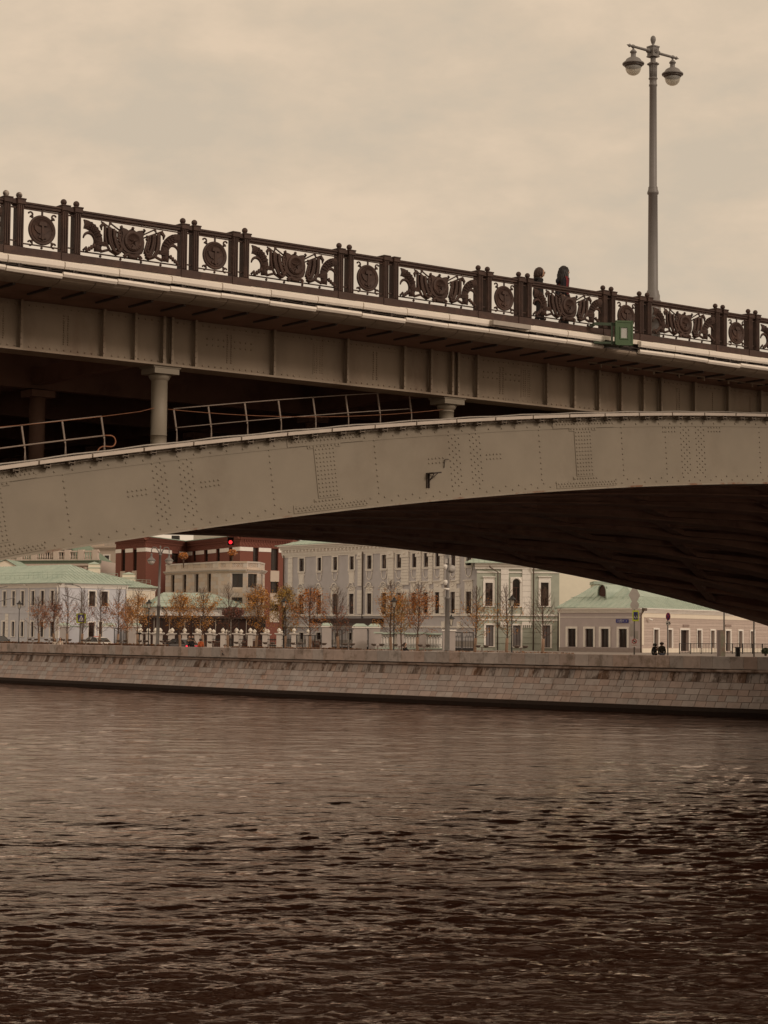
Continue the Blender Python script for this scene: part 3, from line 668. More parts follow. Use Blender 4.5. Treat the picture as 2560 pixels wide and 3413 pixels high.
# ================================================================== tall twin street lamp on the bridge
def lamp_tall():
    yl = 1.0; s, zb_ = bh(2176, 1130, yl); zb_ = zc(s) - 1.33
    zt = bh(2173, 118, yl)[1]
    def zpx(py): return bh(2174, py, yl)[1]
    root = empty('twin_street_lamp', b2w(s, yl, zb_), 'tall grey street lamp with two bell heads standing behind the bridge railing', 'street lamp', rz=0)
    root.rotation_euler = (0, 0, BRZ); ORG[root.name] = (0, 0, 0)
    Z = lambda py: zpx(py) - zb_
    Zy = lambda y: Z(80 + y * .452)         # pixel rows of the enlarged lamp picture
    mb = MB(); mb.lathe([(.26, 0), (.26, .25), (.22, .3), (.22, .9), (.24, .95), (.24, Zy(2040)), (.21, Zy(2035)), (.215, Zy(2005)), (.185, Zy(1985)), (.18, Zy(1970)), (.155, Zy(1960)), (.138, Zy(1258)), (.17, Zy(1252)), (.172, Zy(1240)), (.15, Zy(1225)), (.14, Zy(1212)), (.142, Zy(1205)), (.118, Zy(1195)), (.108, Zy(460)), (.125, Zy(455)), (.125, Zy(446)), (.108, Zy(440)), (.108, Zy(410)), (.135, Zy(404)), (.135, Zy(398)), (.105, Zy(392)), (.105, Zy(305)), (.14, Zy(298)), (.165, Zy(290)), (.11, Zy(284)), (.08, Zy(275)), (.08, Zy(238))], (0, 0, 0), 28)
    mb.build('pole', LAMP_P, root)
    mb = MB()
    for k in range(16):
        t = 2 * pi * k / 16; mb.tube([(.10 * math.cos(t), .10 * math.sin(t), Zy(395)), (.108 * math.cos(t), .108 * math.sin(t), Zy(306))], .016, 5)
    for k in range(8):
        t = 2 * pi * k / 8; mb.ball((.15 * math.cos(t), .15 * math.sin(t), Zy(294)), .035, 6)
    mb.build('fluted_capital', LAMP_P, root)
    zb1, zb2 = Zy(238), Zy(168); zm = (zb1 + zb2) / 2
    mb = MB().box(-.125, .125, -.125, .125, zb1, zb2).box(-.14, .14, -.14, .14, zb1 - .02, zb1 + .02).box(-.14, .14, -.14, .14, zb2 - .02, zb2 + .02)
    for k in range(8): t = 2 * pi * k / 8; mb.ball((.05 * math.cos(t), -.13, zm + .05 * math.sin(t)), .028, 6)
    mb.ball((0, -.14, zm), .03, 8); mb.build('junction_box', LAMP_P, root)
    mb = MB().lathe([(.05, Zy(165)), (.05, Zy(155)), (.03, Zy(150)), (.055, Zy(140)), (.085, Zy(115)), (.075, Zy(98)), (.045, Zy(88)), (.005, Zy(83))], (0, 0, 0), 12); mb.build('finial', LAMP_P, root)
    for sx in (-1, 1):
        a = MB(); X = lambda t: sx * t
        P = [(X(.13), 0, zm), (X(.20), 0, zm), (X(.201), 0, zm), (X(.24), 0, zm), (X(.26), 0, zm), (X(.80), 0, zm), (X(.82), 0, zm), (X(.88), 0, zm), (X(.90), 0, zm), (X(.98), 0, zm), (X(1.0), 0, zm), (X(1.04), 0, zm), (X(1.12), 0, zm)]
        a.tube(P, [.05, .05, .075, .075, .042, .038, .055, .055, .035, .035, .055, .03, .005], 10)
        arm = a.build('arm', LAMP_P, root)
        c = (X(.84), 0, zm); h = MB()
        k = 1 / 113.
        h.lathe([(.318, -1.03 * .52 - .02), (.328, -.535), (.325, -.51), (.30, -.49), (.255, -.465), (.24, -.44), (.21, -.39), (.15, -.35), (.085, -.325), (.075, -.29), (.075, -.20), (.10, -.19), (.105, -.165), (.085, -.14), (.06, -.11), (.03, -.09), (.025, -.02)], c, 24)
        hd = h.build('lamp_head', LAMP_P, root)
        MB().lathe([(.30, -.56), (.255, -.61), (.235, -.625), (.25, -.56)], c, 24).build('reflector', mat('reflector_dark', (.08, .06, .05), .4, .2, 5), hd, origin=(0, 0, 0))
        MB().lathe([(.01, -.88), (.08, -.87), (.15, -.835), (.205, -.77), (.232, -.70), (.24, -.62), (.237, -.619), (.20, -.765), (.145, -.825), (.08, -.86), (.01, -.87)], c, 24).build('glass_bowl', GLASS, hd, origin=(0, 0, 0))
    return root
lamp_tall()

# ================================================================== green floodlight box
def flood():
    yl = -.75; s, z = bh(2080, 1110, yl)
    root = empty('floodlight', b2w(s, yl, z), 'green metal floodlight box with square window bracketed to the bridge edge', 'floodlight'); root.rotation_euler = (0, 0, math.radians(8)); ORG[root.name] = (0, 0, 0)
    hw, hh, d = .235, .33, .16
    mb = MB().box(-hw, hw, .0, d, -hh, hh); mb.build('housing', GREEN, root)
    fr = MB().box(-hw - .01, hw + .01, -.02, -.001, .17, hh + .01).box(-hw - .01, hw + .01, -.02, -.001, -hh - .01, -.17).box(-hw - .01, -.10, -.02, -.001, -.17, .17).box(.10, hw + .01, -.02, -.001, -.17, .17)
    fr.box(-hw - .02, hw + .02, -.035, -.021, hh - .03, hh + .02).box(-hw - .02, hw + .02, -.035, -.021, -hh - .02, -hh + .03).box(-hw - .02, -hw + .03, -.035, -.021, -hh + .03, hh - .03).box(hw - .03, hw + .02, -.035, -.021, -hh + .03, hh - .03)
    fr.box(-.125, .125, -.04, -.021, .15, .18).box(-.125, .125, -.04, -.021, -.18, -.15).box(-.125, -.095, -.04, -.021, -.15, .15).box(.095, .125, -.04, -.021, -.15, .15)
    fr.build('door_frame', GREEN, root)
    MB().box(-.094, .094, -.012, -.004, -.149, .149).build('lens', LENS, root)
    mb = MB()
    for x in (-.15, .12): mb.tube([(x + .05 * math.cos(a), -.0, hh + .02 + .06 * math.sin(a)) for a in np.linspace(0, pi, 7)], .01, 5)
    mb.build('lifting_ring', DARK, root)
    for i in range(4):
        MB().lathe([(.018, 0), (.018, .015)], ((-1 if i % 2 else 1) * (hw), -.036, (-1 if i < 2 else 1) * (hh - .0)), 6, axis='y').build('bolt', GREEN, root)
    mb = MB().box(-hw - .62, -hw, .05, .09, hh - .12, hh - .04).box(-hw - .62, -hw, .05, .09, -hh + .02, -hh + .08).box(-hw - .12, -hw - .07, .05, .10, -hh, hh - .03).box(-hw - .6, -hw + .2, .10, .6, -hh + .02, -hh + .08).box(-hw - .62, -hw - .56, .09, .75, hh - .12, hh - .04)
    mb.box(.05, .1, d, .75, -hh + .02, -hh + .07).box(.05, .1, d, .7, hh - .1, hh - .05)
    mb.build('bracket_frame', mat('dark_green_paint', (.03, .05, .022), .6, .2, 8), root)
    MB().tube([(.18, .05, -hh), (.17, .0, -hh - .12), (.24, .02, -hh - .18), (.36, .1, -hh - .16), (.45, .2, -hh - .22)], .012, 5).build('power_cable', DARK, root)
flood()
# red signal lamp hanging under the far side of the bridge
def signal():
    yl = WFAR + 1.4; s, z = bh(768.5, 1806, yl)
    root = empty('signal_light', b2w(s, yl, z), 'small black signal box with glowing red light hanging beneath the bridge', 'signal light'); root.rotation_euler = (0, 0, .1); ORG[root.name] = (0, 0, 0)
    K = mat('black_enamel', (.012, .01, .009), .5, .1, 5)
    MB().box(-.17, .17, .0, .2, -.17, .25).build('housing', K, root)
    MB().box(-.17, -.13, .05, .12, .25, 2.2).box(.13, .17, .05, .12, .25, 2.2).build('hanger', K, root)
    MB().lathe([(.10, 0), (.10, .02)], (0, -.0, -.02), 20, axis='y').build('red_lens', mat('red_lamp', (.5, .02, .02), .3, 0, 1, emit=((1, .03, .04), 1.6)), root)
    MB().lathe([(.115, -.01), (.13, .0), (.13, .05), (.118, .05), (.112, 0)], (0, .0, -.02), 20, axis='y').build('lens_ring', K, root)
signal()
# ================================================================== WATER
_wl = [(0, 2276), (850, 2320), (1750, 2360), (2560, 2395)]
WP = [on_z(px, py, 0.0) for px, py in _wl]
WP = [(-170, 330), (-95, 268)] + WP + [(36, WP[-1][1] - 1.5), (60, WP[-1][1] - 4), (110, WP[-1][1] - 16), (220, 95)]
_wx = np.array([p[0] for p in WP]); _wy = np.array([p[1] for p in WP])
# smooth the polyline
_gx = np.linspace(-170, 220, 391); _gy = np.interp(_gx, _wx, _wy)
_k = np.hanning(15); _k /= _k.sum(); _gy = np.convolve(np.pad(_gy, 7, mode='edge'), _k, 'valid')
def YW(x): return float(np.interp(x, _gx, _gy))
def make_water():
    ny, nx = 1150, 430
    yy_ = np.linspace(17, 242, 9000); cd = np.cumsum(26 / yy_ ** 2 + .55 / yy_); cd = (cd - cd[0]) / (cd[-1] - cd[0]); y = np.interp(np.linspace(0, 1, ny), cd, yy_); t = np.linspace(-1, 1, nx)
    Y, T = np.meshgrid(y, t, indexing='ij'); hw = 7 + Y * .27; X = T * hw
    rs = np.random.RandomState(5); H = np.zeros_like(X)
    # wind waves travelling mostly towards the camera, several octaves, sharpened crests
    for lam0, amp, n in ((4.6, .0110, 7), (2.1, .0092, 10), (1.05, .0078, 18), (.55, .0052, 24), (.30, .0036, 26), (.17, .0016, 22)):
        for i in range(n):
            lam = lam0 * rs.uniform(.7, 1.4); th = rs.normal(-pi / 2 + .10, .62 if lam0 > .8 else .8); k = 2 * pi / lam
            ph = rs.uniform(0, 2 * pi); a = amp * rs.uniform(.5, 1.2) / math.sqrt(n) * 1.55
            warp = .35 * np.sin(X * .31 + rs.uniform(0, 6) + Y * .11) + .3 * np.sin(Y * .23 - X * .17 + rs.uniform(0, 6))
            fade = np.clip(lam / (2.6 * (Y * Y / (F * 6.0) * 3.3 + .03)), 0, 1) if lam < 1.2 else 1.0
            s_ = np.sin(k * (X * math.cos(th) + Y * math.sin(th)) + ph + warp * 2)
            H += a * fade * (1 - 2 * np.abs(s_) ** .9 * .5 + .5 * s_) if False else a * fade * (s_ + .28 * np.cos(2 * (k * (X * math.cos(th) + Y * math.sin(th)) + ph + warp * 2)))
    gust = .86 + .20 * np.sin(X * .09 + 1 + Y * .041 + 1.3 * np.sin(Y * .05)) * np.sin(Y * .083 + X * .03) + .17 * np.sin(X * .23 - Y * .19 + 2 * np.sin(X * .11 + Y * .07)) + .12 * np.sin(X * .61 + Y * .33 + 2 * np.sin(Y * .21))
    H *= np.clip(gust, .3, 1.5)
    V = np.stack([X, Y, H], -1).reshape(-1, 3)
    idx = np.arange(ny * nx).reshape(ny, nx); q = np.stack([idx[:-1, :-1], idx[:-1, 1:], idx[1:, 1:], idx[1:, :-1]], -1).reshape(-1, 4)
    me = bpy.data.meshes.new('river_water'); me.vertices.add(len(V)); me.vertices.foreach_set('co', V.ravel().astype(np.float32))
    me.loops.add(q.size); me.loops.foreach_set('vertex_index', q.ravel().astype(np.int32)); me.polygons.add(len(q))
    me.polygons.foreach_set('loop_start', np.arange(0, q.size, 4, dtype=np.int32)); me.polygons.foreach_set('loop_total', np.full(len(q), 4, dtype=np.int32))
    me.polygons.foreach_set('use_smooth', np.ones(len(q), dtype=bool)); me.update(calc_edges=True)
    m = bpy.data.materials.new('river_water'); m.use_nodes = True; t_ = m.node_tree; b = t_.nodes['Principled BSDF']
    b.inputs['Base Color'].default_value = (*WATER_DARK, 1); b.inputs['Roughness'].default_value = .035; b.inputs['IOR'].default_value = 1.333; b.inputs['Specular IOR Level'].default_value = .5; b.inputs['Specular Tint'].default_value = (.97, .74, .64, 1)
    g = t_.nodes.new('ShaderNodeNewGeometry'); prev = None
    for sc, dist, st in ((2.6, .012, (1, 1.9, 1)), (9, .0045, (1, 1.5, 1)), (.8, .05, (1, 1.5, 1)), (.35, .11, (1, 1.5, 1)), (.09, .12, (1, 1.6, 1))):
        mp_ = t_.nodes.new('ShaderNodeMapping'); mp_.inputs['Scale'].default_value = st; no = t_.nodes.new('ShaderNodeTexNoise'); no.inputs['Scale'].default_value = sc; no.inputs['Detail'].default_value = 4; no.inputs['Distortion'].default_value = .6
        bp = t_.nodes.new('ShaderNodeBump'); bp.inputs['Distance'].default_value = dist; bp.inputs['Strength'].default_value = 1
        t_.links.new(g.outputs['Position'], mp_.inputs['Vector']); t_.links.new(mp_.outputs['Vector'], no.inputs['Vector']); t_.links.new(no.outputs['Fac'], bp.inputs['Height'])
        if prev: t_.links.new(prev.outputs['Normal'], bp.inputs['Normal'])
        prev = bp
    t_.links.new(prev.outputs['Normal'], b.inputs['Normal'])
    df = t_.nodes.new('ShaderNodeBsdfDiffuse'); df.inputs[0].default_value = (*WATER_DARK, 1); gl = t_.nodes.new('ShaderNodeBsdfGlossy'); gl.inputs['Color'].default_value = (.87, .755, .70, 1); gl.inputs['Roughness'].default_value = .04
    fr = t_.nodes.new('ShaderNodeFresnel'); fr.inputs['IOR'].default_value = 1.333; ms = t_.nodes.new('ShaderNodeMixShader')      # silty brown water; gloss colour tinted to put warm light into the reflections
    for n_ in (df, gl, fr): t_.links.new(prev.outputs['Normal'], n_.inputs['Normal'])
    t_.links.new(fr.outputs[0], ms.inputs[0]); t_.links.new(df.outputs[0], ms.inputs[1]); t_.links.new(gl.outputs[0], ms.inputs[2]); t_.links.new(ms.outputs[0], t_.nodes['Material Output'].inputs['Surface'])
    me.materials.append(m); o = bpy.data.objects.new('river_water', me); COL.objects.link(o); o['kind'] = 'structure'
    MB().poly([(-400, 2.0, -.12), (400, 2.0, -.12), (400, 420, -.12), (-400, 420, -.12)]).build('outer_river_water', m)['kind'] = 'structure'
    bed = MB().poly([(-900, -900, -3), (900, -900, -3), (900, 900, -3), (-900, 900, -3)]); bed.build('river_bed', mat('mud', (.05, .035, .025)))['kind'] = 'structure'
make_water()
# near bank behind the camera position
PAVE = mat('paving', (.24, .20, .175), .9, .15, 2, .004, 25)
ASPH = mat('asphalt', (.060, .052, .048), .9, .2, 3, .004, 60)
MB().box(-300, 300, -120, 1.2, -2.9, 3.7).build('near_embankment', PAVE)['kind'] = 'structure'

# ================================================================== FAR EMBANKMENT WALL
GR = mat('wall_granite', (.37, .30, .275), .8, .16, 1.6, .006, 14, col2=(.24, .17, .14), c2=(.58, .68), obj_rand=.10, spec=.3)
GRP = mat('parapet_granite', (.41, .335, .305), .8, .12, 2.2, .003, 25, col2=(.25, .20, .17), c2=(.5, .62), obj_rand=.11, spec=.3)
GRT = mat('stained_top_course', (.35, .28, .25), .8, .2, 1.8, .006, 14, col2=(.13, .085, .065), c2=(.50, .58), obj_rand=.12, spec=.3, streak=.5)
GRR = mat('cornice_granite', (.34, .26, .22), .8, .22, 2.0, .004, 22, col2=(.16, .10, .07), c2=(.5, .64), spec=.3)
GRD = mat('wet_stone', (.016, .008, .005), .8, .3, 3, .02, 5, spec=.15)
WTOP, WG = 4.08, 3.22
wall = empty('embankment_wall', (0, YW(0), 0), 'long grey brown granite river wall with parapet and rounded moulding on the far bank', 'embankment wall')
# profile: dy behind waterline for each height
def wprof(z): return 1.45 * max(0.0, min(1.0, z / 3.0)) ** .8
def WPos(u, z, off=0.0):     # u = x coordinate along wall
    y = YW(u); d = (YW(u + .5) - YW(u - .5)); l = math.hypot(1, d); nx, ny = d / l, -1 / l      # towards river
    k = off - wprof(z); return (u + nx * k, y + ny * k, z)
us = [-168.0]
while us[-1] < 200:
    d = (YW(us[-1] + .5) - YW(us[-1] - .5)); us.append(us[-1] + 1.0 / math.hypot(1, d))   # arc-length metres
ARC = us
def U(s): i = int(s); i = max(0, min(len(ARC) - 2, i)); return ARC[i] + (ARC[i + 1] - ARC[i]) * (s - i)
SMAX = len(ARC) - 2
def s_of(x): return float(np.interp(x, ARC, range(len(ARC))))
def wall_strip(name, m, prof, s0, s1, ds, kind=None, smooth=False):
    mb = MB(); n = int((s1 - s0) / ds); vs = []; k = len(prof)
    for i in range(n + 1):
        u = U(s0 + (s1 - s0) * i / n)
        for off, z in prof: p = WPos(u, 3.0, off); vs.append((p[0], p[1], z))
    fs = [(i * k + j, (i + 1) * k + j, (i + 1) * k + j + 1, i * k + j + 1) for i in range(n) for j in range(k - 1)]
    mb.add(vs, fs, smooth=smooth); o = mb.build(name, m, wall)
    return o
# backing (recessed joints), dark wet foot, roll moulding
JNT = mat('joint_mortar', (.15, .11, .09), .9, .2, 3)
bk = [(wprof(3) * 1.0 - wprof(z) - .03, z) for z in (0, .5, 1, 1.5, 2, 2.5, 3.0)] + [(-.10, 3.05), (-.10, 4.02), (-.62, 4.02), (-.62, 3.0)]
wall_strip('wall_core', JNT, bk, 4, SMAX - 2, 2.0)
wall_strip('wet_foot', GRD, [(1.58, -.5), (1.55, .30), (1.34, .44), (1.0, .56)], 4, SMAX - 2, 1.0)
roll = [(-.1, 3.02)] + [(.10 + .115 * math.cos(a), 3.06 + .115 * math.sin(a)) for a in np.linspace(-pi * .75, pi * .6, 9)] + [(-.08, 3.20)]
wall_strip('roll_moulding', GRR, roll, 4, SMAX - 2, 1.0, smooth=True)
def stone(mb, s0, s1, z0, z1, offf, skew0=0., skew1=0., b=.02, depth=.05):
    """one block following the wall, front chamfered"""
    def P(s, z, o): 
        p = WPos(U(s), 3.0, o); return (p[0], p[1], z)
    f = offf
    o0, o1 = f(z0), f(z1)
    vs = [P(s0, z0, o0 - depth), P(s1, z0, o0 - depth), P(s1 + skew1, z1, o1 - depth), P(s0 + skew0, z1, o1 - depth),
          P(s0 + b, z0 + b, o0), P(s1 - b, z0 + b, o0), P(s1 + skew1 - b, z1 - b, o1), P(s0 + skew0 + b, z1 - b, o1)]
    mb.add(vs, [(4, 5, 6, 7), (0, 1, 5, 4), (1, 2, 6, 5), (2, 3, 7, 6), (3, 0, 4, 7)])
sL, sR = s_of(WP[2][0]) - 14, s_of(WP[5][0]) + 16
stones = []
r2 = random.Random(3)
face_off = lambda z: wprof(3) - wprof(z)
zr = [.56, .98, 1.40, 1.82, 2.28, 3.02]
rest = MB(); rest_t = MB(); cnt = 0; cand = []
for ri in range(len(zr) - 1):
    s = 6 + r2.uniform(0, .6)
    while s < SMAX - 4:
        wdt = r2.uniform(.55, 1.35) if ri < 4 else r2.uniform(.38, .75)
        sk = .05 if ri < 4 else .02
        cand.append((s, s + wdt, zr[ri], zr[ri + 1] - .0, sk)); s += wdt
def vis_rank(c): return -s_of(0) if False else (abs((c[0] + c[1]) / 2 - sR + 20))
front = sorted([c for c in cand if sL < c[0] < sR], key=lambda c: -c[0] - (4 if c[3] > 2.5 else 0))
front = [c for c in front if c[1] < s_of(WP[5][0]) + 3][:292]
fs_ = set(front)
for c in front:
    mb = MB(); stone(mb, c[0] + .008, c[1] - .008, c[2] + .006, c[3] - .006, lambda z: face_off(z) + c_off, c[4], c[4], .012, .09) if False else None
    co = r2.uniform(-.008, .012); stone(mb, c[0] + .006, c[1] - .006, c[2] + .005, c[3] - .005, lambda z, co=co: face_off(z) + co, c[4], c[4], .012, .09)
    mb.build('stone', GRT if c[2] > 2.1 else GR, wall)
for c in cand:
    if c in fs_: continue
    co = r2.uniform(-.008, .012); stone(rest_t if c[2] > 2.1 else rest, c[0] + .006, c[1] - .006, c[2] + .005, c[3] - .005, lambda z, co=co: face_off(z) + co, c[4], c[4], .012, .09)
rest.build('distant_stones', GR, wall)['kind'] = 'stuff'; rest_t.build('distant_top_course', GRT, wall)['kind'] = 'stuff'
s = 6.0; npar = 0; restp = MB()
while s < SMAX - 4:
    wdt = r2.uniform(1.05, 1.45) if s < s_of(0) else r2.uniform(1.0, 1.5)
    tgt = MB() if sL + 4 < s < sR - 3 else restp
    co = r2.uniform(-.004, .006)
    def P(ss, z, o): p = WPos(U(ss), 3.0, o); return (p[0], p[1], z)
    a, b_ = s + .008, s + wdt - .008; z0, z1 = 3.205, WTOP + r2.uniform(-.006, .006); f = .0 + co
    tgt.add([P(a, z0, f), P(b_, z0, f), P(b_, z1 - .03, f), P(a, z1 - .03, f), P(a, z1, f - .03), P(b_, z1, f - .03), P(b_, z1, -.66), P(a, z1, -.66), P(a, z0, -.66), P(b_, z0, -.66)],
            [(0, 1, 2, 3), (3, 2, 5, 4), (4, 5, 6, 7), (7, 6, 9, 8), (0, 3, 4, 7, 8), (1, 9, 6, 5, 2)])
    if tgt is not restp: tgt.build('parapet_stone', GRP, wall)
    s += wdt
restp.build('distant_parapet', GRP, wall)['kind'] = 'stuff'

# ================================================================== GROUND, ROAD
def gz(x, y):
    t = (y - YW(x) - 14) / 30; t = max(0.0, min(1.0, t)); return WG + .58 * t * t * (3 - 2 * t)
def gsheet(name, m, offs, dz, x0=-165, x1=215, n=150):
    vs = []; k = len(offs)
    for i in range(n + 1):
        x = x0 + (x1 - x0) * i / n; y0 = YW(x)
        for o in offs: vs.append((x, y0 + o, gz(x, y0 + o) + dz))
    mb = MB().add(vs, [(i * k + j, (i + 1) * k + j, (i + 1) * k + j + 1, i * k + j + 1) for i in range(n) for j in range(k - 1)], smooth=True)
    o = mb.build(name, m); o['kind'] = 'structure'; return o
offs = [1.6, 4, 8, 14, 18, 22, 26, 30, 34, 38, 44, 60, 120]
gsheet('ground', PAVE, offs, 0)
MB().poly([(-3000, 380, 3.79), (3000, 380, 3.79), (3000, 5000, 3.79), (-3000, 5000, 3.79)]).build('far_ground', PAVE)['kind'] = 'structure'
gsheet('road', ASPH, [14.3, 18, 22, 26, 29.7], .004)
KERB = mat('kerb_granite', (.3, .27, .24), .8, .1, 4)
for o0 in (14.0, 29.7):
    vs = []; n = 150
    for i in range(n + 1):
        x = -165 + 380 * i / n; y = YW(x) + o0; z = gz(x, y); vs += [(x, y, z - .1), (x, y, z + .12), (x, y + .3, z + .12), (x, y + .3, z - .1)]
    MB().add(vs, [(i * 4 + j, (i + 1) * 4 + j, (i + 1) * 4 + j + 1, i * 4 + j + 1) for i in range(n) for j in range(3)]).build('kerb', KERB)['kind'] = 'structure'
LINE = mat('road_marking', (.7, .66, .6), .8, .1, 5)
mb = MB(); x = -100.0
while x < 100:
    y = YW(x) + 22; mb.poly([(x, y - .08, gz(x, y) + .010), (x + 2, YW(x + 2) + 22 - .08, gz(x + 2, YW(x + 2) + 22) + .010), (x + 2, YW(x + 2) + 22 + .08, gz(x + 2, YW(x + 2) + 22) + .010), (x, y + .08, gz(x, y) + .010)]); x += 5
o = mb.build('road_marking', LINE); o['kind'] = 'structure'

# ================================================================== BUILDINGS
WHITE = mat('white_trim', (.84, .79, .73), .8, .07, 2.5, .002, 20)
BLUE = mat('pale_blue_render', (.60, .60, .645), .9, .06, 1.2, .002, 20)
PALB = mat('grey_blue_render', (.54, .515, .53), .9, .08, 1.2, .002, 20)
TEAL = mat('sage_render', (.42, .44, .37), .9, .08, 1.5, .002, 20)
CREAM = mat('cream_render', (.82, .73, .60), .9, .05, 1.5)
YWALL = mat('pale_yellow_render', (.76, .71, .58), .9, .04, 1.0)
PINK = mat('mauve_render', (.50, .435, .43), .9, .07, 1.2, .002, 20)
ROOF = mat('green_sheet_roof', (.43, .50, .42), .5, .10, 1.5, .002, 6, col2=(.35, .43, .36), c2=(.45, .65), spec=.35)
ROOFD = mat('dark_green_roof', (.16, .21, .15), .6, .2, 2)
BRICK = mat('red_brick', (.20, .070, .048), .9, .12, 8, .01, 14)
BEIGE = mat('beige_stone', (.58, .49, .415), .85, .1, 1.5, .003, 20, obj_rand=.06)
BEIGE2 = mat('far_beige_render', (.55, .46, .38), .9, .05, 1.5)
FRAME = mat('window_frame_brown', (.055, .026, .018), .6, .15, 6)
PANE = mat('window_pane', (.030, .019, .015), .12, .5, .8, spec=.5, col2=(.16, .12, .10), c2=(.52, .60))
PANE_D = mat('dark_pane', (.028, .020, .017), .10, .4, .8, spec=.5)
BLIND = mat('grey_blind', (.21, .185, .185), .7, .1, 2)
PIPE = mat('brown_downpipe', (.10, .065, .045), .6, .2, 4)
PAVIL = mat('brown_glass_panel', (.040, .018, .013), .25, .2, .6, spec=.4)
IRONB = mat('black_iron', (.018, .014, .012), .55, .2, 6)
GREYP = mat('grey_render_wall', (.42, .37, .345), .9, .08, 1.5, .002, 20)

def px(z, x, y=None):
    ox, oy, k = {1: (0, 1750, .32550), 2: (500, 1750, .32550), 3: (1000, 1750, .32550), 4: (1500, 1800, .32550), 5: (2000, 1850, .33755)}[z]
    return ox + x * k if y is None else (ox + x * k, oy + y * k)
def R(z, x0, x1, y0, y1): a, b_ = px(z, x0, y0), px(z, x1, y1); return (a[0], a[1], b_[0], b_[1])
def wall_face(name, F_, m, parent, u0, u1, z0, z1, holes, depth=.22):
    us_ = sorted({u0, u1} | {max(u0, min(u1, h[i])) for h in holes for i in (0, 1)}); zs = sorted({z0, z1} | {max(z0, min(z1, h[i])) for h in holes for i in (2, 3)})
    mb = MB()
    for i in range(len(us_) - 1):
        for j in range(len(zs) - 1):
            cu, cz = (us_[i] + us_[i + 1]) / 2, (zs[j] + zs[j + 1]) / 2
            if any(h[0] < cu < h[1] and h[2] < cz < h[3] for h in holes): continue
            mb.add([(us_[i], 0, zs[j]), (us_[i], 0, zs[j + 1]), (us_[i + 1], 0, zs[j + 1]), (us_[i + 1], 0, zs[j])], [(0, 1, 2, 3)], F_)
    for h in holes:
        a, b_, c, d = h[:4]
        mb.add([(a, 0, c), (b_, 0, c), (b_, 0, d), (a, 0, d), (a, -depth, c), (b_, -depth, c), (b_, -depth, d), (a, -depth, d)], [(0, 1, 5, 4), (1, 2, 6, 5), (2, 3, 7, 6), (3, 0, 4, 7)], F_)
    return mb.build(name, m, parent)
def window(F_, h, parent, fm=FRAME, pm=PANE, sur=None, surw=.14, sill=True, mull='cross', depth=.20, arched=False, wm=None, head=None, name='window'):
    u0, u1, z0, z1 = h; W, H = u1 - u0, z1 - z0; t = .055; y0, y1 = -depth, -depth + .06
    mb = MB()
    mb.box(u0, u0 + t, y0, y1, z0, z1, F_).box(u1 - t, u1, y0, y1, z0, z1, F_).box(u0 + t, u1 - t, y0, y1, z0, z0 + t, F_).box(u0 + t, u1 - t, y0, y1, z1 - t, z1, F_)
    c = (u0 + u1) / 2
    if mull in ('cross', 'grid'):
        zt = z0 + H * .68; mb.box(c - .025, c + .025, y0, y1 - .01, z0 + t, zt, F_).box(u0 + t, u1 - t, y0, y1 - .005, zt, zt + .05, F_)
        if mull == 'grid':
            for f_ in (.22, .45): mb.box(u0 + t, u1 - t, y0, y1 - .02, z0 + H * f_, z0 + H * f_ + .02, F_)
            mb.box(c - .015, c + .015, y0, y1 - .02, zt + .05, z1 - t, F_)
    elif mull == 'bars':
        for f_ in (.2, .4, .6, .8): mb.box(u0 + W * f_ - .012, u0 + W * f_ + .012, y0, y1, z0 + t, z1 - t, F_)
        for f_ in (.25, .5, .75): mb.box(u0 + t, u1 - t, y0, y1 - .01, z0 + H * f_ - .012, z0 + H * f_ + .012, F_)
    elif mull == 'two': mb.box(c - .03, c + .03, y0, y1 - .01, z0 + t, z1 - t, F_)
    elif mull == 'three':
        for f_ in (.33, .66): mb.box(u0 + W * f_ - .02, u0 + W * f_ + .02, y0, y1 - .01, z0 + t, z1 - t, F_)
        mb.box(u0 + t, u1 - t, y0, y1 - .02, z0 + H * .3, z0 + H * .3 + .03, F_)
    o = mb.build(name, fm, parent)
    MB().add([(u0, y0 + .01, z0), (u0, y0 + .01, z1), (u1, y0 + .01, z1), (u1, y0 + .01, z0)], [(0, 1, 2, 3)], F_).build('pane', pm, o)
    if arched:
        mb = MB(); r = W / 2; n = 12; zc_ = z1 - r
        for sx in (-1, 1):
            pts = [(c + sx * r, 0.005, z1), (c + sx * r, .005, zc_)] + [(c + sx * r * math.cos(a), .005, zc_ + r * math.sin(a)) for a in np.linspace(.1, pi / 2, 7)]
            mb.add(pts, [tuple(range(len(pts))) if sx < 0 else tuple(reversed(range(len(pts))))], F_)
            mb.add([(p[0], p[1], p[2]) for p in pts[1:]] + [(p[0], -depth, p[2]) for p in pts[1:]], [(i, i + 1, len(pts) + i, len(pts) - 1 + i) for i in range(len(pts) - 2)], F_)
        mb.build('arch_spandrel', wm, o)
    if sur is not None:
        s_ = surw; mb = MB()
        mb.box(u0 - s_, u0, 0, .07, z0, z1 + s_, F_).box(u1, u1 + s_, 0, .07, z0, z1 + s_, F_).box(u0, u1, 0, .07, z1, z1 + s_, F_)
        mb.box(u0 - s_ - .03, u0 - s_ * .5, .07, .10, z0, z1 + s_, F_).box(u1 + s_ * .5, u1 + s_ + .03, .07, .10, z0, z1 + s_, F_)
        if arched:
            P = [(c + (W / 2 + .13) * math.cos(a), .05, z1 - W / 2 + (W / 2 + .13) * math.sin(a)) for a in np.linspace(0, pi, 15)]; mb.tube(P, .12, 6, F_)
        if head == 'flat': mb.box(u0 - s_ - .1, u1 + s_ + .1, 0, .22, z1 + s_ + .38, z1 + s_ + .48, F_).box(u0 - s_, u1 + s_, .0, .05, z1 + s_, z1 + s_ + .38, F_)
        mb.build('surround', sur, o)
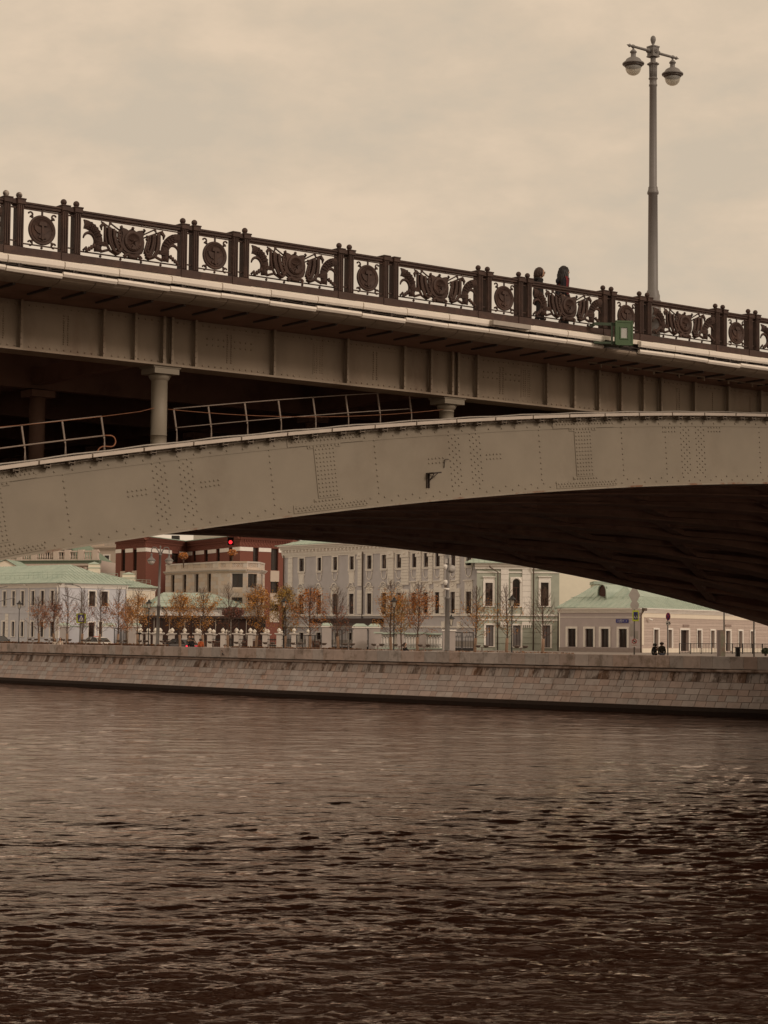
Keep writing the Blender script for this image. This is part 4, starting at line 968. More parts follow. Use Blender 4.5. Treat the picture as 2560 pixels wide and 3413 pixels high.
    if sill: MB().box(u0 - surw - .04, u1 + surw + .04, 0, .14, z0 - .09, z0, F_).build('sill', sur or WHITE, o)
    return o
def roof_plane(name, poly3, parent, m=ROOF, seam=.62, ref=None, hgt=.05, th=.06):
    """poly3: 3-D outline whose first edge is the eave; standing seams run up the slope"""
    P = [Vector(p) for p in poly3]; e_ = (P[1] - P[0]).normalized(); nrm = (P[1] - P[0]).cross(P[2] - P[0]).normalized()
    if nrm.z < 0: nrm = -nrm
    g = nrm.cross(e_)
    if g.z < 0: g = -g
    p2 = [((p - P[0]).dot(e_), (p - P[0]).dot(g)) for p in P]
    mb = MB(); n = len(P); top = [tuple(p) for p in P]; bot = [tuple(p - Vector((0, 0, th))) for p in P]
    mb.add(top + bot, [tuple(range(n)), tuple(range(2 * n - 1, n - 1, -1))] + [(i, n + i, n + (i + 1) % n, (i + 1) % n) for i in range(n)])
    o = mb.build(name, m, parent)
    if seam:
        sb = MB(); lo, hi = min(p[0] for p in p2), max(p[0] for p in p2); t = lo + seam * .5
        while t < hi:
            ys = []
            for i in range(n):
                a, b_ = p2[i], p2[(i + 1) % n]
                if (a[0] - t) * (b_[0] - t) < 0: ys.append(a[1] + (b_[1] - a[1]) * (t - a[0]) / (b_[0] - a[0]))
            if len(ys) >= 2:
                q0 = P[0] + e_ * t + g * min(ys); q1 = P[0] + e_ * t + g * max(ys); w_ = e_ * .018; u_ = nrm * hgt
                V_ = [q0 - w_, q0 + w_, q1 + w_, q1 - w_]; V_ = [tuple(v) for v in V_] + [tuple(v + u_) for v in V_]
                sb.add(V_, [(4, 5, 6, 7), (0, 1, 5, 4), (1, 2, 6, 5), (2, 3, 7, 6), (3, 0, 4, 7)])
            t += seam
        if sb.v: sb.build('standing_seams', m, o)['kind'] = 'stuff'
    return o
def add2(p, d, k): return (p[0] + d[0] * k, p[1] + d[1] * k)
def hip(parent, C, l, r, LL, RR, ze, zr_, over=.45, m=ROOF, seam=.62, ridge_along='l'):
    """rectangular hip roof on corner C; l,r unit plan directions, lengths LL, RR"""
    C0 = add2(add2(C, l, -over), r, -over); L1 = add2(C0, l, LL + 2 * over); R1 = add2(C0, r, RR + 2 * over); O = add2(L1, r, RR + 2 * over)
    half = (min(LL, RR) + 2 * over) / 2
    if ridge_along == 'l': A_ = add2(add2(C0, l, half), r, (RR + 2 * over) / 2); B_ = add2(add2(L1, l, -half), r, (RR + 2 * over) / 2)
    else: A_ = add2(add2(C0, r, half), l, (LL + 2 * over) / 2); B_ = add2(add2(R1, r, -half), l, (LL + 2 * over) / 2)
    e3 = lambda p, z: (p[0], p[1], z)
    if ridge_along == 'l':
        polys = [[e3(C0, ze), e3(L1, ze), e3(B_, zr_), e3(A_, zr_)], [e3(C0, ze), e3(R1, ze), e3(A_, zr_)], [e3(R1, ze), e3(O, ze), e3(B_, zr_), e3(A_, zr_)], [e3(L1, ze), e3(O, ze), e3(B_, zr_)]]
    else:
        polys = [[e3(C0, ze), e3(R1, ze), e3(B_, zr_), e3(A_, zr_)], [e3(C0, ze), e3(L1, ze), e3(A_, zr_)], [e3(L1, ze), e3(O, ze), e3(B_, zr_), e3(A_, zr_)], [e3(R1, ze), e3(O, ze), e3(B_, zr_)]]
    for p in polys: roof_plane('roof', p, parent, m, seam)
    # gutter
    mb = MB()
    for a, b_ in ((C0, L1), (C0, R1), (L1, O), (R1, O)): mb.tube([e3(a, ze - .04), e3(b_, ze - .04)], .09, 6)
    mb.build('gutter', m, parent)
    return C0, L1, R1, O, A_, B_
def rail_on_roof(parent, a, b_, z, h=.8, n=14, m=ROOF):
    mb = MB()
    for k in (.5, 1.0): mb.tube([(a[0], a[1], z + h * k), (b_[0], b_[1], z + h * k)], .022, 4)
    for i in range(n + 1):
        t = i / n; x, y = a[0] + (b_[0] - a[0]) * t, a[1] + (b_[1] - a[1]) * t; mb.tube([(x, y, z - .2), (x, y, z + h)], .02, 4)
    mb.build('roof_railing', m, parent)['kind'] = 'stuff'
def walls_back(parent, pts, z0, z1, m, name='rear_wall'):
    mb = MB()
    for a, b_ in zip(pts[:-1], pts[1:]): mb.poly([(a[0], a[1], z0), (b_[0], b_[1], z0), (b_[0], b_[1], z1), (a[0], a[1], z1)])
    return mb.build(name, m, parent)
def chimney(parent, cx, cy, w_, d_, z0, z1, m=CREAM, rot=None):
    o = MB().box(cx - w_ / 2, cx + w_ / 2, cy - d_ / 2, cy + d_ / 2, z0, z1).build('chimney', m, parent)
    mb = MB().box(cx - w_ / 2 - .08, cx + w_ / 2 + .08, cy - d_ / 2 - .08, cy + d_ / 2 + .08, z1 - .55, z1 - .45)
    c = (cx, cy, z1 + .35); q = [(cx - w_ / 2 - .12, cy - d_ / 2 - .12, z1 + .0), (cx + w_ / 2 + .12, cy - d_ / 2 - .12, z1), (cx + w_ / 2 + .12, cy + d_ / 2 + .12, z1), (cx - w_ / 2 - .12, cy + d_ / 2 + .12, z1)]
    mb.add(q + [c], [(0, 1, 4), (1, 2, 4), (2, 3, 4), (3, 0, 4), (3, 2, 1, 0)]); mb.build('chimney_cap', ROOF, o)
def cornice(parent, F_, u0, u1, ztop_, steps, m=WHITE, name='cornice'):
    mb = MB(); z = ztop_
    for h, w_ in steps: mb.box(u0, u1, 0, w_, z - h, z, F_); z -= h + .001
    return mb.build(name, m, parent)
def downpipe(parent, F_, u, z0, z1, m=PIPE, w_=.18, kink=0.0):
    MB().tube([F_(u, w_ + .2, z1), F_(u, w_ + .2, z1 - .15), F_(u + kink, w_, z1 - .7), F_(u + kink, w_, z0)], .075, 7).build('downpipe', m, parent)
    
# ---- pale blue two-storey house, left
C1 = A(197, 248); l1 = (-.70, .714); r1 = (.714, .70)
FL1 = Face(add2(C1, l1, 34), C1); 
_t = Face(C1, add2(C1, r1, 20)); b1 = _t.hit(423, 2000)[0]; FR1 = Face(C1, add2(C1, r1, b1))
g1 = 3.75; ze1 = at(197, 1942, 248)[2]
h1 = empty('pale_blue_house', (C1[0], C1[1], g1), 'pale blue two storey corner house with a green hipped sheet roof', 'house')
hl = []; lu = [(35, 62), (128, 155), (220, 248), (325, 353), (420, 452), (523, 553)]; ll = [(25, 52), (118, 145), (212, 240), (317, 343), (415, 442), (515, 541)]
for x0, x1 in lu: hl.append(FL1.rect(R(1, x0, x1, 676, 825)))
step = hl[1][0] - hl[0][0]
zu = (sum(h[2] for h in hl) / 6, sum(h[3] for h in hl) / 6)
up = [(h[0], h[1], zu[0], zu[1]) for h in hl]; w0 = up[0]
for k in range(1, 6): up.append((w0[0] - step * k, w0[1] - step * k, w0[2], w0[3]))
lo_ = FL1.rect(R(1, 317, 343, 990, 1143)); low = [(h[0], h[1], lo_[2], lo_[3]) for h in up]
wall_face('wall', FL1, BLUE, h1, 0, FL1.len, g1 - .2, ze1, up + low)
for h in up + low: window(FL1, h, h1, mull='grid', sur=WHITE, surw=.16)
hr = [FR1.rect(R(1, 910, 975, 678, 830)), FR1.rect(R(1, 1035, 1102, 680, 832)), FR1.rect(R(1, 903, 966, 998, 1150)), FR1.rect(R(1, 1010, 1046, 990, 1185))]
wall_face('wall', FR1, BLUE, h1, 0, FR1.len, g1 - .2, ze1, hr)
for i, h in enumerate(hr): window(FR1, h, h1, mull='bars' if i < 3 else 'two', sur=WHITE, surw=.16, name='window' if i < 3 else 'door', sill=i < 3, fm=FRAME if i < 3 else PIPE)
for F_ in (FL1, FR1):
    cornice(h1, F_, -.02, F_.len + .02, ze1 + .02, [(.16, .42), (.12, .30), (.16, .18), (.18, .10)], WHITE if F_ is FR1 else WHITE)
    MB().box(0, F_.len, 0, .05, ze1 - 3.9, ze1 - 3.78, F_).build('string_course', BLUE, h1); MB().box(0, F_.len, 0, .08, g1 - .2, g1 + .75, F_).build('plinth', BLUE, h1)
for u in (FL1.len - .75, FL1.len - 12.2):
    for k in range(7): MB().bbox(u - .02, u + .70, -.07, 0, g1 + .8 + .45 * k, g1 + 1.22 + .45 * k, .03, lambda x, y, z: FL1(x, -y, z)).build('quoin', WHITE, h1)
p = walls_back(h1, [add2(C1, r1, b1), add2(add2(C1, r1, b1), l1, 34), add2(C1, l1, 34)], g1 - .2, ze1, BLUE)
hip(h1, C1, l1, r1, 34, b1, ze1 + .05, at(250, 1884, 258)[2])
downpipe(h1, FL1, FL1.len - .25, g1, ze1, WHITE); downpipe(h1, FL1, FL1.hit(px(1, 265), 1990)[0], g1, ze1, WHITE, kink=.9); downpipe(h1, FR1, FR1.len - .2, g1, ze1, WHITE)
c = at(315, 1873, 262); chimney(h1, c[0], c[1], 1.45, 1.2, ze1 + .6, c[2] - .3)
a_ = add2(add2(C1, l1, .9), r1, .9); rail_on_roof(h1, a_, add2(a_, l1, 32), ze1 + .75, .7, 30); rail_on_roof(h1, a_, add2(a_, r1, b1 - 1.8), ze1 + .75, .7, 14)

# ---- cream building right of it
Fc = Face(A(418, 266), A(515, 270)); g = 3.8; zec = at(470, 1958, 268)[2]
h2 = empty('cream_house', (*Fc.a, g), 'small cream house with green hipped roof between the pale blue house and red brick block', 'house')
wall_face('wall', Fc, CREAM, h2, 0, Fc.len, g, zec, [])
MB().box(Fc.len - .9, Fc.len - .1, 0, .08, g, zec - .3, Fc).build('pilaster', CREAM, h2); cornice(h2, Fc, -.1, Fc.len + .1, zec, [(.12, .35), (.12, .2), (.2, .08)], WHITE)
bk_ = (-Fc.n[0], -Fc.n[1]); e0 = add2(Fc.a, bk_, 12); e1_ = add2((Fc.a[0] + Fc.d[0] * Fc.len, Fc.a[1] + Fc.d[1] * Fc.len), bk_, 12); rr = (Fc.a[0] + Fc.d[0] * Fc.len, Fc.a[1] + Fc.d[1] * Fc.len)
walls_back(h2, [rr, e1_, e0, Fc.a], g, zec, CREAM)
hip(h2, add2(Fc.a, Fc.d, -6), Fc.d, bk_, Fc.len + 6, 12, zec + .05, at(360, 1908, 274)[2], .5, ridge_along='l')
c = at(430, 1912, 274); chimney(h2, c[0], c[1], 1.7, 1.2, zec + .5, c[2] - .1)
rail_on_roof(h2, add2(add2(Fc.a, bk_, 1), Fc.d, -4), add2(rr, bk_, 1), zec + .5, .6, 12)
downpipe(h2, Fc, Fc.len + .15, g, zec, PIPE)

# ---- palace with balustrade, far left
Fp = Face(A(-250, 335), A(330, 322)); zp = at(200, 1869, 326)[2]; g = 3.8
h3 = empty('balustraded_mansion', (*Fp.a, g), 'pale pink mansion with roof balustrade and dark green dormered roof showing above the blue house', 'mansion')
PKW = mat('pink_white_render', (.62, .52, .45), .9, .05, 2)
wall_face('wall', Fp, PKW, h3, 0, Fp.len, g, zp, [])
cornice(h3, Fp, -.2, Fp.len + .2, zp, [(.12, .8), (.4, .6)], ROOFD, 'roof_edge'); cornice(h3, Fp, 0, Fp.len, zp - .53, [(.35, .55), (.1, .3)], PKW)
mb = MB(); u = .2
while u < Fp.len: mb.box(u, u + .35, 0, .4, zp - 1.45, zp - 1.12, Fp); u += .95
mb.build('dentils', PKW, h3)['kind'] = 'stuff'
zb = zp + .05; u = Fp.len - 1.0; k = 0
piers = [Fp.hit(px(1, x), 1860)[0] for x in (960, 815, 675, 560)]
piers += [Fp.hit(px(1, x), 1860)[0] for x in (335, 185, 60, -80)]
for p_ in piers: MB().box(p_ - .5, p_ + .5, -.9, -.3, zb, zb + 1.75, Fp).build('balustrade_pier', PKW, h3)
mb = MB(); mb.box(0, Fp.len - .6, -.75, -.45, zb, zb + .25, Fp); mb.box(0, Fp.len - .6, -.8, -.4, zb + 1.35, zb + 1.6, Fp); mb.build('balustrade_rail', PKW, h3)
mb = MB(); u = .3
while u < Fp.len - 1: mb.lathe([(.08, .25), (.15, .55), (.07, 1.0), (.1, 1.35)], Fp(u, -.6, zb), 6); u += .45
mb.build('balusters', PKW, h3)['kind'] = 'stuff'
def mbox(parent, F_, x0, x1, y0, y1, w0, w1, m, name, px_=None):
    h = F_.rect((x0, y0, x1, y1)); return MB().box(h[0], h[1], w0, w1, h[2], h[3], F_).build(name, m, parent)
mbox(h3, Fp, 124, 172, 1800, 1858, -2.5, -1.2, PKW, 'dormer'); mbox(h3, Fp, 142, 153, 1832, 1862, -1.2, -1.15, PANE_D, 'dormer_window')
hq = Fp.hit(300, 1830)[0]
for (u0, u1, zt) in ((0, Fp.hit(235, 1830)[0], 3.2),):
    MB().add([(u0, -1.5, zb), (u1 + 1.2, -1.5, zb), (u1 + 1.2, -12, zb), (u0, -12, zb), (u0, -5, zb + 4.2), (u1 - 3.8, -5, zb + 4.2), (u1 - 3.8, -9, zb + 4.2), (u0, -9, zb + 4.2)], [(0, 1, 5, 4), (1, 2, 6, 5), (4, 5, 6, 7), (0, 4, 7, 3)], Fp).build('mansard_roof', ROOFD, h3)
cu, cz = Fp.hit(208, 1852); d_ = MB()
P = [(cu + 1.5 * math.cos(a), -1.6, cz + 1.5 * math.sin(a)) for a in np.linspace(0, pi, 11)]; d_.tube(P, .22, 6, Fp); d_.build('round_dormer', ROOFD, h3)
pp = [(cu + 1.4 * math.cos(a), -1.62, cz + 1.4 * math.sin(a)) for a in np.linspace(0, pi, 11)]; MB().add(pp, [tuple(range(11))], Fp).build('round_dormer_window', PANE_D, h3)
walls_back(h3, [(Fp.a[0] + Fp.d[0] * Fp.len, Fp.a[1] + Fp.d[1] * Fp.len), (Fp.a[0] + Fp.d[0] * Fp.len + 2, Fp.a[1] + 25), (Fp.a[0], Fp.a[1] + 30), Fp.a], g, zp, PKW)
# white gable
Fg = Face(A(-90, 300), A(90, 300)); h = Fg.hit(20, 1867); h4 = empty('white_gabled_house', (*Fg.a, g), 'white gable end poking up behind the green roof at the far left', 'house')
ul, ur = Fg.hit(-70, 1900)[0], Fg.hit(80, 1900)[0]; ze_ = Fg.hit(80, 1900)[1]
MB().add([(ul, 0, g), (ur, 0, g), (ur, 0, ze_), (h[0], 0, h[1]), (ul, 0, ze_), (ul, -12, g), (ur, -12, g), (ur, -12, ze_), (h[0], -12, h[1]), (ul, -12, ze_)], [(4, 3, 2, 1, 0), (5, 6, 7, 8, 9), (1, 2, 7, 6), (0, 5, 9, 4)], Fg).build('gable_wall', CREAM, h4)
roof_plane('roof', [Fg(ur + .3, .3, ze_ - .1), Fg(ur + .3, -12, ze_ - .1), Fg(h[0], -12, h[1] + .15), Fg(h[0], .3, h[1] + .15)], h4); roof_plane('roof', [Fg(ul - .3, .3, ze_ - .1), Fg(ul - .3, -12, ze_ - .1), Fg(h[0], -12, h[1] + .15), Fg(h[0], .3, h[1] + .15)], h4)

# ---- modern beige block behind
Fm = Face(A(225, 365), A(400, 360)); h5 = empty('beige_modern_block', (*Fm.a, g), 'plain beige modern block with flat roof terrace and grey penthouse behind the mansion', 'building')
zt = Fm.hit(340, 1824)[1]; wn = Fm.rect(R(1, 1070, 1118, 312, 393))
wall_face('wall', Fm, BEIGE2, h5, 0, Fm.len, g, zt, [wn]); window(Fm, wn, h5, sur=WHITE, surw=.25, mull='two', sill=False, pm=PANE_D)
cornice(h5, Fm, -.1, Fm.len, zt + .2, [(.3, .4), (.2, .25), (.2, .12)], BEIGE2); MB().box(0, Fm.len, -14, -.01, zt - .02, zt + .02, Fm).build('roof', BEIGE2, h5)
for zz_ in (Fm.hit(340, 1883)[1], Fm.hit(340, 1896)[1]): MB().box(0, Fm.len, 0, .12, zz_ - .12, zz_ + .12, Fm).build('string_course', BEIGE2, h5)
mbox(h5, Fm, 318, 400, 1798, 1823, -9, -3, CASING_G, 'penthouse'); mbox(h5, Fm, 255, 318, 1806, 1826, -9, -3, BEIGE2, 'penthouse')
walls_back(h5, [(Fm.a[0] + Fm.d[0] * Fm.len, Fm.a[1]), (Fm.a[0] + Fm.d[0] * Fm.len, Fm.a[1] + 15), (Fm.a[0], Fm.a[1] + 15), Fm.a], g, zt, BEIGE2)
mb = MB(); 
for i in range(22): mb.tube([Fm(.8 * i, -.3, zt), Fm(.8 * i, -.3, zt + .9)], .03, 4)
mb.tube([Fm(0, -.3, zt + .9), Fm(17, -.3, zt + .9)], .03, 4); mb.build('terrace_railing', CASING_G, h5)['kind'] = 'stuff'

# ---- red brick block
pts = [A(381, 304), A(482, 296), A(617, 311), A(796, 290), A(965, 297)]
h6 = empty('red_brick_block', (*pts[1], 3.8), 'dark red brick block with white stone band and tall dark windows', 'building')
FB = [Face(a, b_) for a, b_ in zip(pts[:-1], pts[1:])]; zt6 = FB[2].hit(790, 1788)[1]; g = 3.8
wins = {0: [R(1, 1243, 1282, 255, 470), R(1, 1362, 1400, 250, 465)], 1: [R(2, 222, 298, 290, 385)], 2: [R(2, 435, 468, 255, 372), R(2, 555, 592, 250, 372), R(2, 680, 715, 243, 370), R(2, 810, 845, 232, 372)],
        3: [R(2, 1055, 1110, 235, 375), R(2, 1240, 1313, 245, 465), R(2, 1235, 1315, 515, 695), R(2, 1232, 1313, 750, 880)]}
zb1 = FB[2].hit(780, px(2, 0, 228)[1])[1]; zb0 = FB[2].hit(780, px(2, 0, 268)[1])[1]
for i, F_ in enumerate(FB):
    hs = [F_.rect(r) for r in wins[i]]
    wall_face('wall', F_, BRICK, h6, 0, F_.len, g, zt6, hs)
    for h in hs: window(F_, h, h6, mull='three', sill=False, pm=PANE_D, depth=.35)
    segs = [0.0] + [x for h in sorted(hs) if h[3] > zb0 for x in (h[0] - .05, h[1] + .05)] + [F_.len]
    for k in range(0, len(segs) - 1, 2): 
        if segs[k + 1] - segs[k] > .1: MB().box(segs[k], segs[k + 1], 0, .06, zb0, zb1, F_).build('stone_band', WHITE, h6)
    for h in hs:
        if i in (0, 3): MB().box(h[0] - .15, h[1] + .15, 0, .10, h[2] - 1.7, h[2] - .05, F_).build('stone_panel', BEIGE2, h6)
    cornice(h6, F_, -.1, F_.len + .1, zt6 + .03, [(.18, .55), (.14, .42), (.14, .3)], BRICK, 'brick_cornice')
    cornice(h6, F_, -.2, F_.len + .2, zt6 + .16, [(.12, .7)], ROOF, 'roof_edge')
    mb = MB(); u = .1
    while u < F_.len - .2:
        mb.box(u, u + .16, 0, .22, zt6 - .75, zt6 - .46, F_)
        u += .34
    for k in range(int(F_.len / .62)):
        u = .1 + .62 * k
        for sg in (-1, 1):
            zl_, zh_ = zb1 + .16, zt6 - .82; z0, z1 = (zl_, zh_) if sg > 0 else (zh_, zl_)
            mb.add([(u, 0, z0), (u + .14, 0, z0), (u + .68, 0, z1), (u + .54, 0, z1), (u, .07, z0), (u + .14, .07, z0), (u + .68, .07, z1), (u + .54, .07, z1)], [(4, 5, 6, 7), (0, 1, 5, 4), (1, 2, 6, 5), (2, 3, 7, 6), (3, 0, 4, 7)], F_)
    mb.box(0, F_.len, 0, .1, zb1 + .02, zb1 + .14, F_)
    mb.build('brick_lattice_frieze', BRICK, h6)['kind'] = 'stuff'
walls_back(h6, [pts[-1], (pts[-1][0] + 4, pts[-1][1] + 24), (pts[0][0] + 2, pts[0][1] + 26), pts[0]], g, zt6, BRICK)
MB().poly([(p[0], p[1], zt6 + .1) for p in pts] + [(pts[-1][0] + 4, pts[-1][1] + 24, zt6 + .1), (pts[0][0] + 2, pts[0][1] + 26, zt6 + .1)]).build('flat_roof', ROOF, h6)
a, b_ = at(545, 1775, 318), at(515, 1785, 318)
MB().add([(at(478, 1793, 312)[0], 312, zt6 + .1), (at(620, 1793, 322)[0], 320, zt6 + .1), (at(600, 1790, 330)[0], 330, zt6 + 1.3), (at(520, 1790, 330)[0], 330, zt6 + 1.3)], [(0, 1, 2, 3)]).build('roof', ROOF, h6)
c = at(584, 1790, 316); MB().box(c[0] - .6, c[0] + .6, 316, 317.5, zt6, zt6 + 1.3).build('roof_vent', IRONB, h6)
c = at(735, 1780, 325); MB().box(c[0] - 4.5, c[0] + 3.5, 325, 330, zt6, zt6 + 2.6).build('glass_penthouse', CASING_G, h6)
downpipe(h6, FB[3], FB[3].len - .5, g, zt6 - 1.9, PIPE, kink=.4)

# ---- beige stone building with pierced parapet
q = [A(549, 281), A(724.6, 268), A(764, 267), A(820, 266.5), A(861, 268), A(879, 273)]
h7 = empty('beige_stone_building', (*q[1], 3.8), 'beige stone building with pierced parapet and bay windows in front of the red brick block', 'building')
FS = [Face(a, b_) for a, b_ in zip(q[:-1], q[1:])]; zt7 = FS[1].hit(745, 1871)[1]; zc7 = FS[1].hit(745, px(2, 0, 457)[1])[1]; g = 3.8
wn = {0: [R(2, 215, 252, 512, 686), R(2, 335, 372, 508, 687), R(2, 457, 497, 502, 686), R(2, 585, 625, 497, 686)], 1: [], 2: [R(2, 838, 950, 497, 637), R(2, 835, 945, 740, 835)], 3: [R(2, 1003, 1095, 500, 640), R(2, 1003, 1095, 742, 837)], 4: [R(2, 1135, 1153, 505, 642), R(2, 1135, 1153, 745, 837)]}
for i, F_ in enumerate(FS):
    hs = [F_.rect(r) for r in wn[i]]
    wall_face('wall', F_, BEIGE, h7, 0, F_.len, g, zc7, hs, .3)
    for h in hs: window(F_, h, h7, mull='two' if i else 'grid', sill=False, pm=PANE_D, depth=.3)
    rowsz = []; z = zc7 - .5; 
    while z > 7.6 : rowsz.append((z - .52, z)); z -= .53
    for ri, (z0, z1) in enumerate(rowsz):
        if i in (2, 3, 4) and any(h[2] - .1 < (z0 + z1) / 2 < h[3] + .1 for h in hs): 
            for a, b_ in ((0, hs[0][0]), (hs[0][1], F_.len)):
                if b_ - a > .12: MB().bbox(a + .01, b_ - .01, -.035, 0, z0 + .008, z1 - .008, .012, lambda x, y, zz_, F_=F_: F_(x, -y, zz_)).build('stone_block', BEIGE, h7)
            continue
        u = 0.0; k = 0
        cuts = sorted([(h[0], h[1]) for h in hs if h[2] < (z0 + z1) / 2 < h[3]])
        spans = []; a = 0.0
        for c0, c1 in cuts: spans.append((a, c0)); a = c1
        spans.append((a, F_.len))
        for a, b_ in spans:
            nb = max(1, round((b_ - a) / 1.25)); sh = 0.0 if ri % 2 else .5
            es = [a] + [a + (b_ - a) * (k + sh) / nb for k in range(1 if not sh else 0, nb)] + [b_]
            for e0_, e1_ in zip(es[:-1], es[1:]):
                if e1_ - e0_ > .06: MB().bbox(e0_ + .008, e1_ - .008, -.035, 0, z0 + .008, z1 - .008, .012, lambda x, y, zz_, F_=F_: F_(x, -y, zz_)).build('stone_block', BEIGE, h7)
    cornice(h7, F_, -.05, F_.len + .05, zc7 + .06, [(.10, .42), (.14, .30), (.16, .16)], BEIGE)
    MB().box(0, F_.len, -.25, .02, zc7 + .07, zc7 + .35, F_).build('parapet_base', BEIGE, h7); MB().box(-.03, F_.len + .03, -.3, .06, zt7 - .22, zt7, F_).build('parapet_coping', BEIGE, h7)
    gaps = {0: [(202, 270), (320, 392), (442, 515), (567, 642)], 1: [(727, 777)], 2: [(840, 955)], 3: [(1003, 1105)], 4: [(1128, 1160)]}[i]
    gs = [(F_.hit(px(2, a), 1885)[0], F_.hit(px(2, b_), 1885)[0]) for a, b_ in gaps]; a = 0.0
    for c0, c1 in gs:
        MB().box(a, c0, -.22, .0, zc7 + .35, zt7 - .22, F_).build('parapet_pier', BEIGE, h7); a = c1
        mb = MB(); z0, z1 = zc7 + .35, zt7 - .22; nn_ = max(1, round((c1 - c0) / ((z1 - z0) * .52))); w_ = (c1 - c0) / nn_; zm = (z0 + z1) / 2
        for k in range(nn_):
            x0 = c0 + w_ * k
            for za, zb_ in ((z0, zm), (zm, z1)):
                mb.tube([F_(x0, -.08, za), F_(x0 + w_, -.08, zb_)], .07, 4, smooth=False); mb.tube([F_(x0, -.08, zb_), F_(x0 + w_, -.08, za)], .07, 4, smooth=False)
        mb.build('pierced_panel', BEIGE, h7)
    MB().box(a, F_.len, -.22, .0, zc7 + .35, zt7 - .22, F_).build('parapet_pier', BEIGE, h7)
MB().poly([(p[0], p[1], zc7 + .1) for p in q] + [(q[-1][0] * 284 / 273 - .6, 284, zc7 + .1), (q[0][0] + 1, 292, zc7 + .1)]).build('terrace', BEIGE, h7)
walls_back(h7, [q[-1], (q[-1][0] * 284 / 273 - .6, 284), (q[0][0] + 1, 292), q[0]], g, zc7, BEIGE)

# ---- low green-roofed house in front
Fh = Face(A(520, 250), A(832, 253)); zeh = at(680, 2024, 251)[2]; g = 3.8
h8 = empty('low_green_roof_house', (*Fh.a, g), 'low white house with long pale green sheet roof in front of the beige stone building', 'house')
wall_face('wall', Fh, WHITE, h8, 0, Fh.len, g, zeh - .05, [])
for k in range(6): 
    u = Fh.len * (k + .1) / 6; MB().box(u, u + .5, 0, .12, g, zeh - .5, Fh).build('pilaster', WHITE, h8)
cornice(h8, Fh, -.2, Fh.len + .2, zeh, [(.12, .4), (.15, .25), (.2, .12)], WHITE)
bk_ = (-Fh.n[0], -Fh.n[1]); zrh = at(620, 1976, 258)[2]
e0 = Fh(-.6, .6, zeh); e1_ = Fh(Fh.len + .6, .6, zeh); e2 = Fh(Fh.len + .6, -13, zeh); e3_ = Fh(-.6, -13, zeh)
ra, rb = Fh.hit(545, 1975, -6.2)[0], Fh.hit(700, 1978, -6.2)[0]
p0, p1 = Fh(ra, -6.2, zrh), Fh(rb, -6.2, zrh)
roof_plane('roof', [e0, e1_, p1, p0], h8, seam=.75); roof_plane('roof', [e1_, e2, p1], h8, seam=.75); roof_plane('roof', [e3_, e2, p1, p0], h8, seam=.75); roof_plane('roof', [e0, e3_, p0], h8, seam=.75)
MB().tube([e0, e1_], .09, 6).build('gutter', ROOF, h8)
rail_on_roof(h8, Fh(.5, -.9, 0)[:2], Fh(Fh.len - 1, -.9, 0)[:2], zeh + .25, .6, 20)
walls_back(h8, [Fh(Fh.len, 0, 0)[:2], Fh(Fh.len, -12, 0)[:2], Fh(0, -12, 0)[:2], Fh.a], g, zeh - .05, WHITE)
downpipe(h8, Fh, Fh.hit(540, 2040)[0], g, zeh, PIPE, kink=.6)
# ---- brown glass pavilion
Fv = Face(A(462, 243), A(872, 243)); zv = at(650, 2052.5, 243)[2]; g = 3.75
h9 = empty('brown_glass_pavilion', (*Fv.a, g), 'low dark brown glazed pavilion with flat roof behind the white fence pillars', 'pavilion')
npn = 16; pw = Fv.len / npn
for k in range(npn):
    u = k * pw; MB().box(u + .04, u + pw - .04, -.05, 0, g + .1, zv - .35, Fv).build('glass_panel', PAVIL, h9); MB().box(u - .035, u + .035, -.08, .06, g, zv - .35, Fv).build('mullion', CASING_G if k % 2 == 0 else IRONB, h9)
MB().box(-.5, Fv.len + .3, -8, .5, zv - .32, zv, Fv).build('roof_slab', mat('brown_roof_slab', (.045, .022, .016), .6, .2, 2), h9)
MB().box(0, Fv.len, -8, -.2, g, zv - .34, Fv).build('core', mat('brown_core', (.02, .01, .008), .8), h9)

# ---- long grey palace
Fq = Face(A(945, 249.3), A(1590, 218.7)); g = 3.8
h10 = empty('long_grey_palace', (*Fq.a, g), 'long grey blue two storey palace with white stucco pilasters and window surrounds', 'palace')
zcb = Fq.hit(1104, px(3, 0, 290)[1])[1]; zt10 = Fq.hit(1200, px(3, 0, 181)[1])[1]
WXU = [(-2, 42), (182, 220), (342, 384), (510, 555), (690, 737), (840, 888), (992, 1040), (1150, 1197), (1270, 1317), (1388, 1436), (1547, 1594)]
WXL = [(-5, 38), (172, 217), (332, 383), (503, 552), (687, 735), (835, 885), (990, 1040), (1146, 1193), (1264, 1312), (1383, 1436), (1542, 1592)]
u_lo = Fq.hit(px(3, 530), px(3, 0, 320)[1]); zU1 = u_lo[1]; zU0 = Fq.hit(px(3, 530), px(3, 0, 456)[1])[1]; zL1 = Fq.hit(px(3, 530), px(3, 0, 703)[1])[1]; zL0 = Fq.hit(px(3, 530), px(3, 0, 911)[1])[1]
hu = [(Fq.hit(px(3, a), 1870)[0], Fq.hit(px(3, b_), 1870)[0], zU0, zU1) for a, b_ in WXU]; hw_ = [(Fq.hit(px(3, a), 2010)[0], Fq.hit(px(3, b_), 2010)[0], zL0, zL1) for a, b_ in WXL]
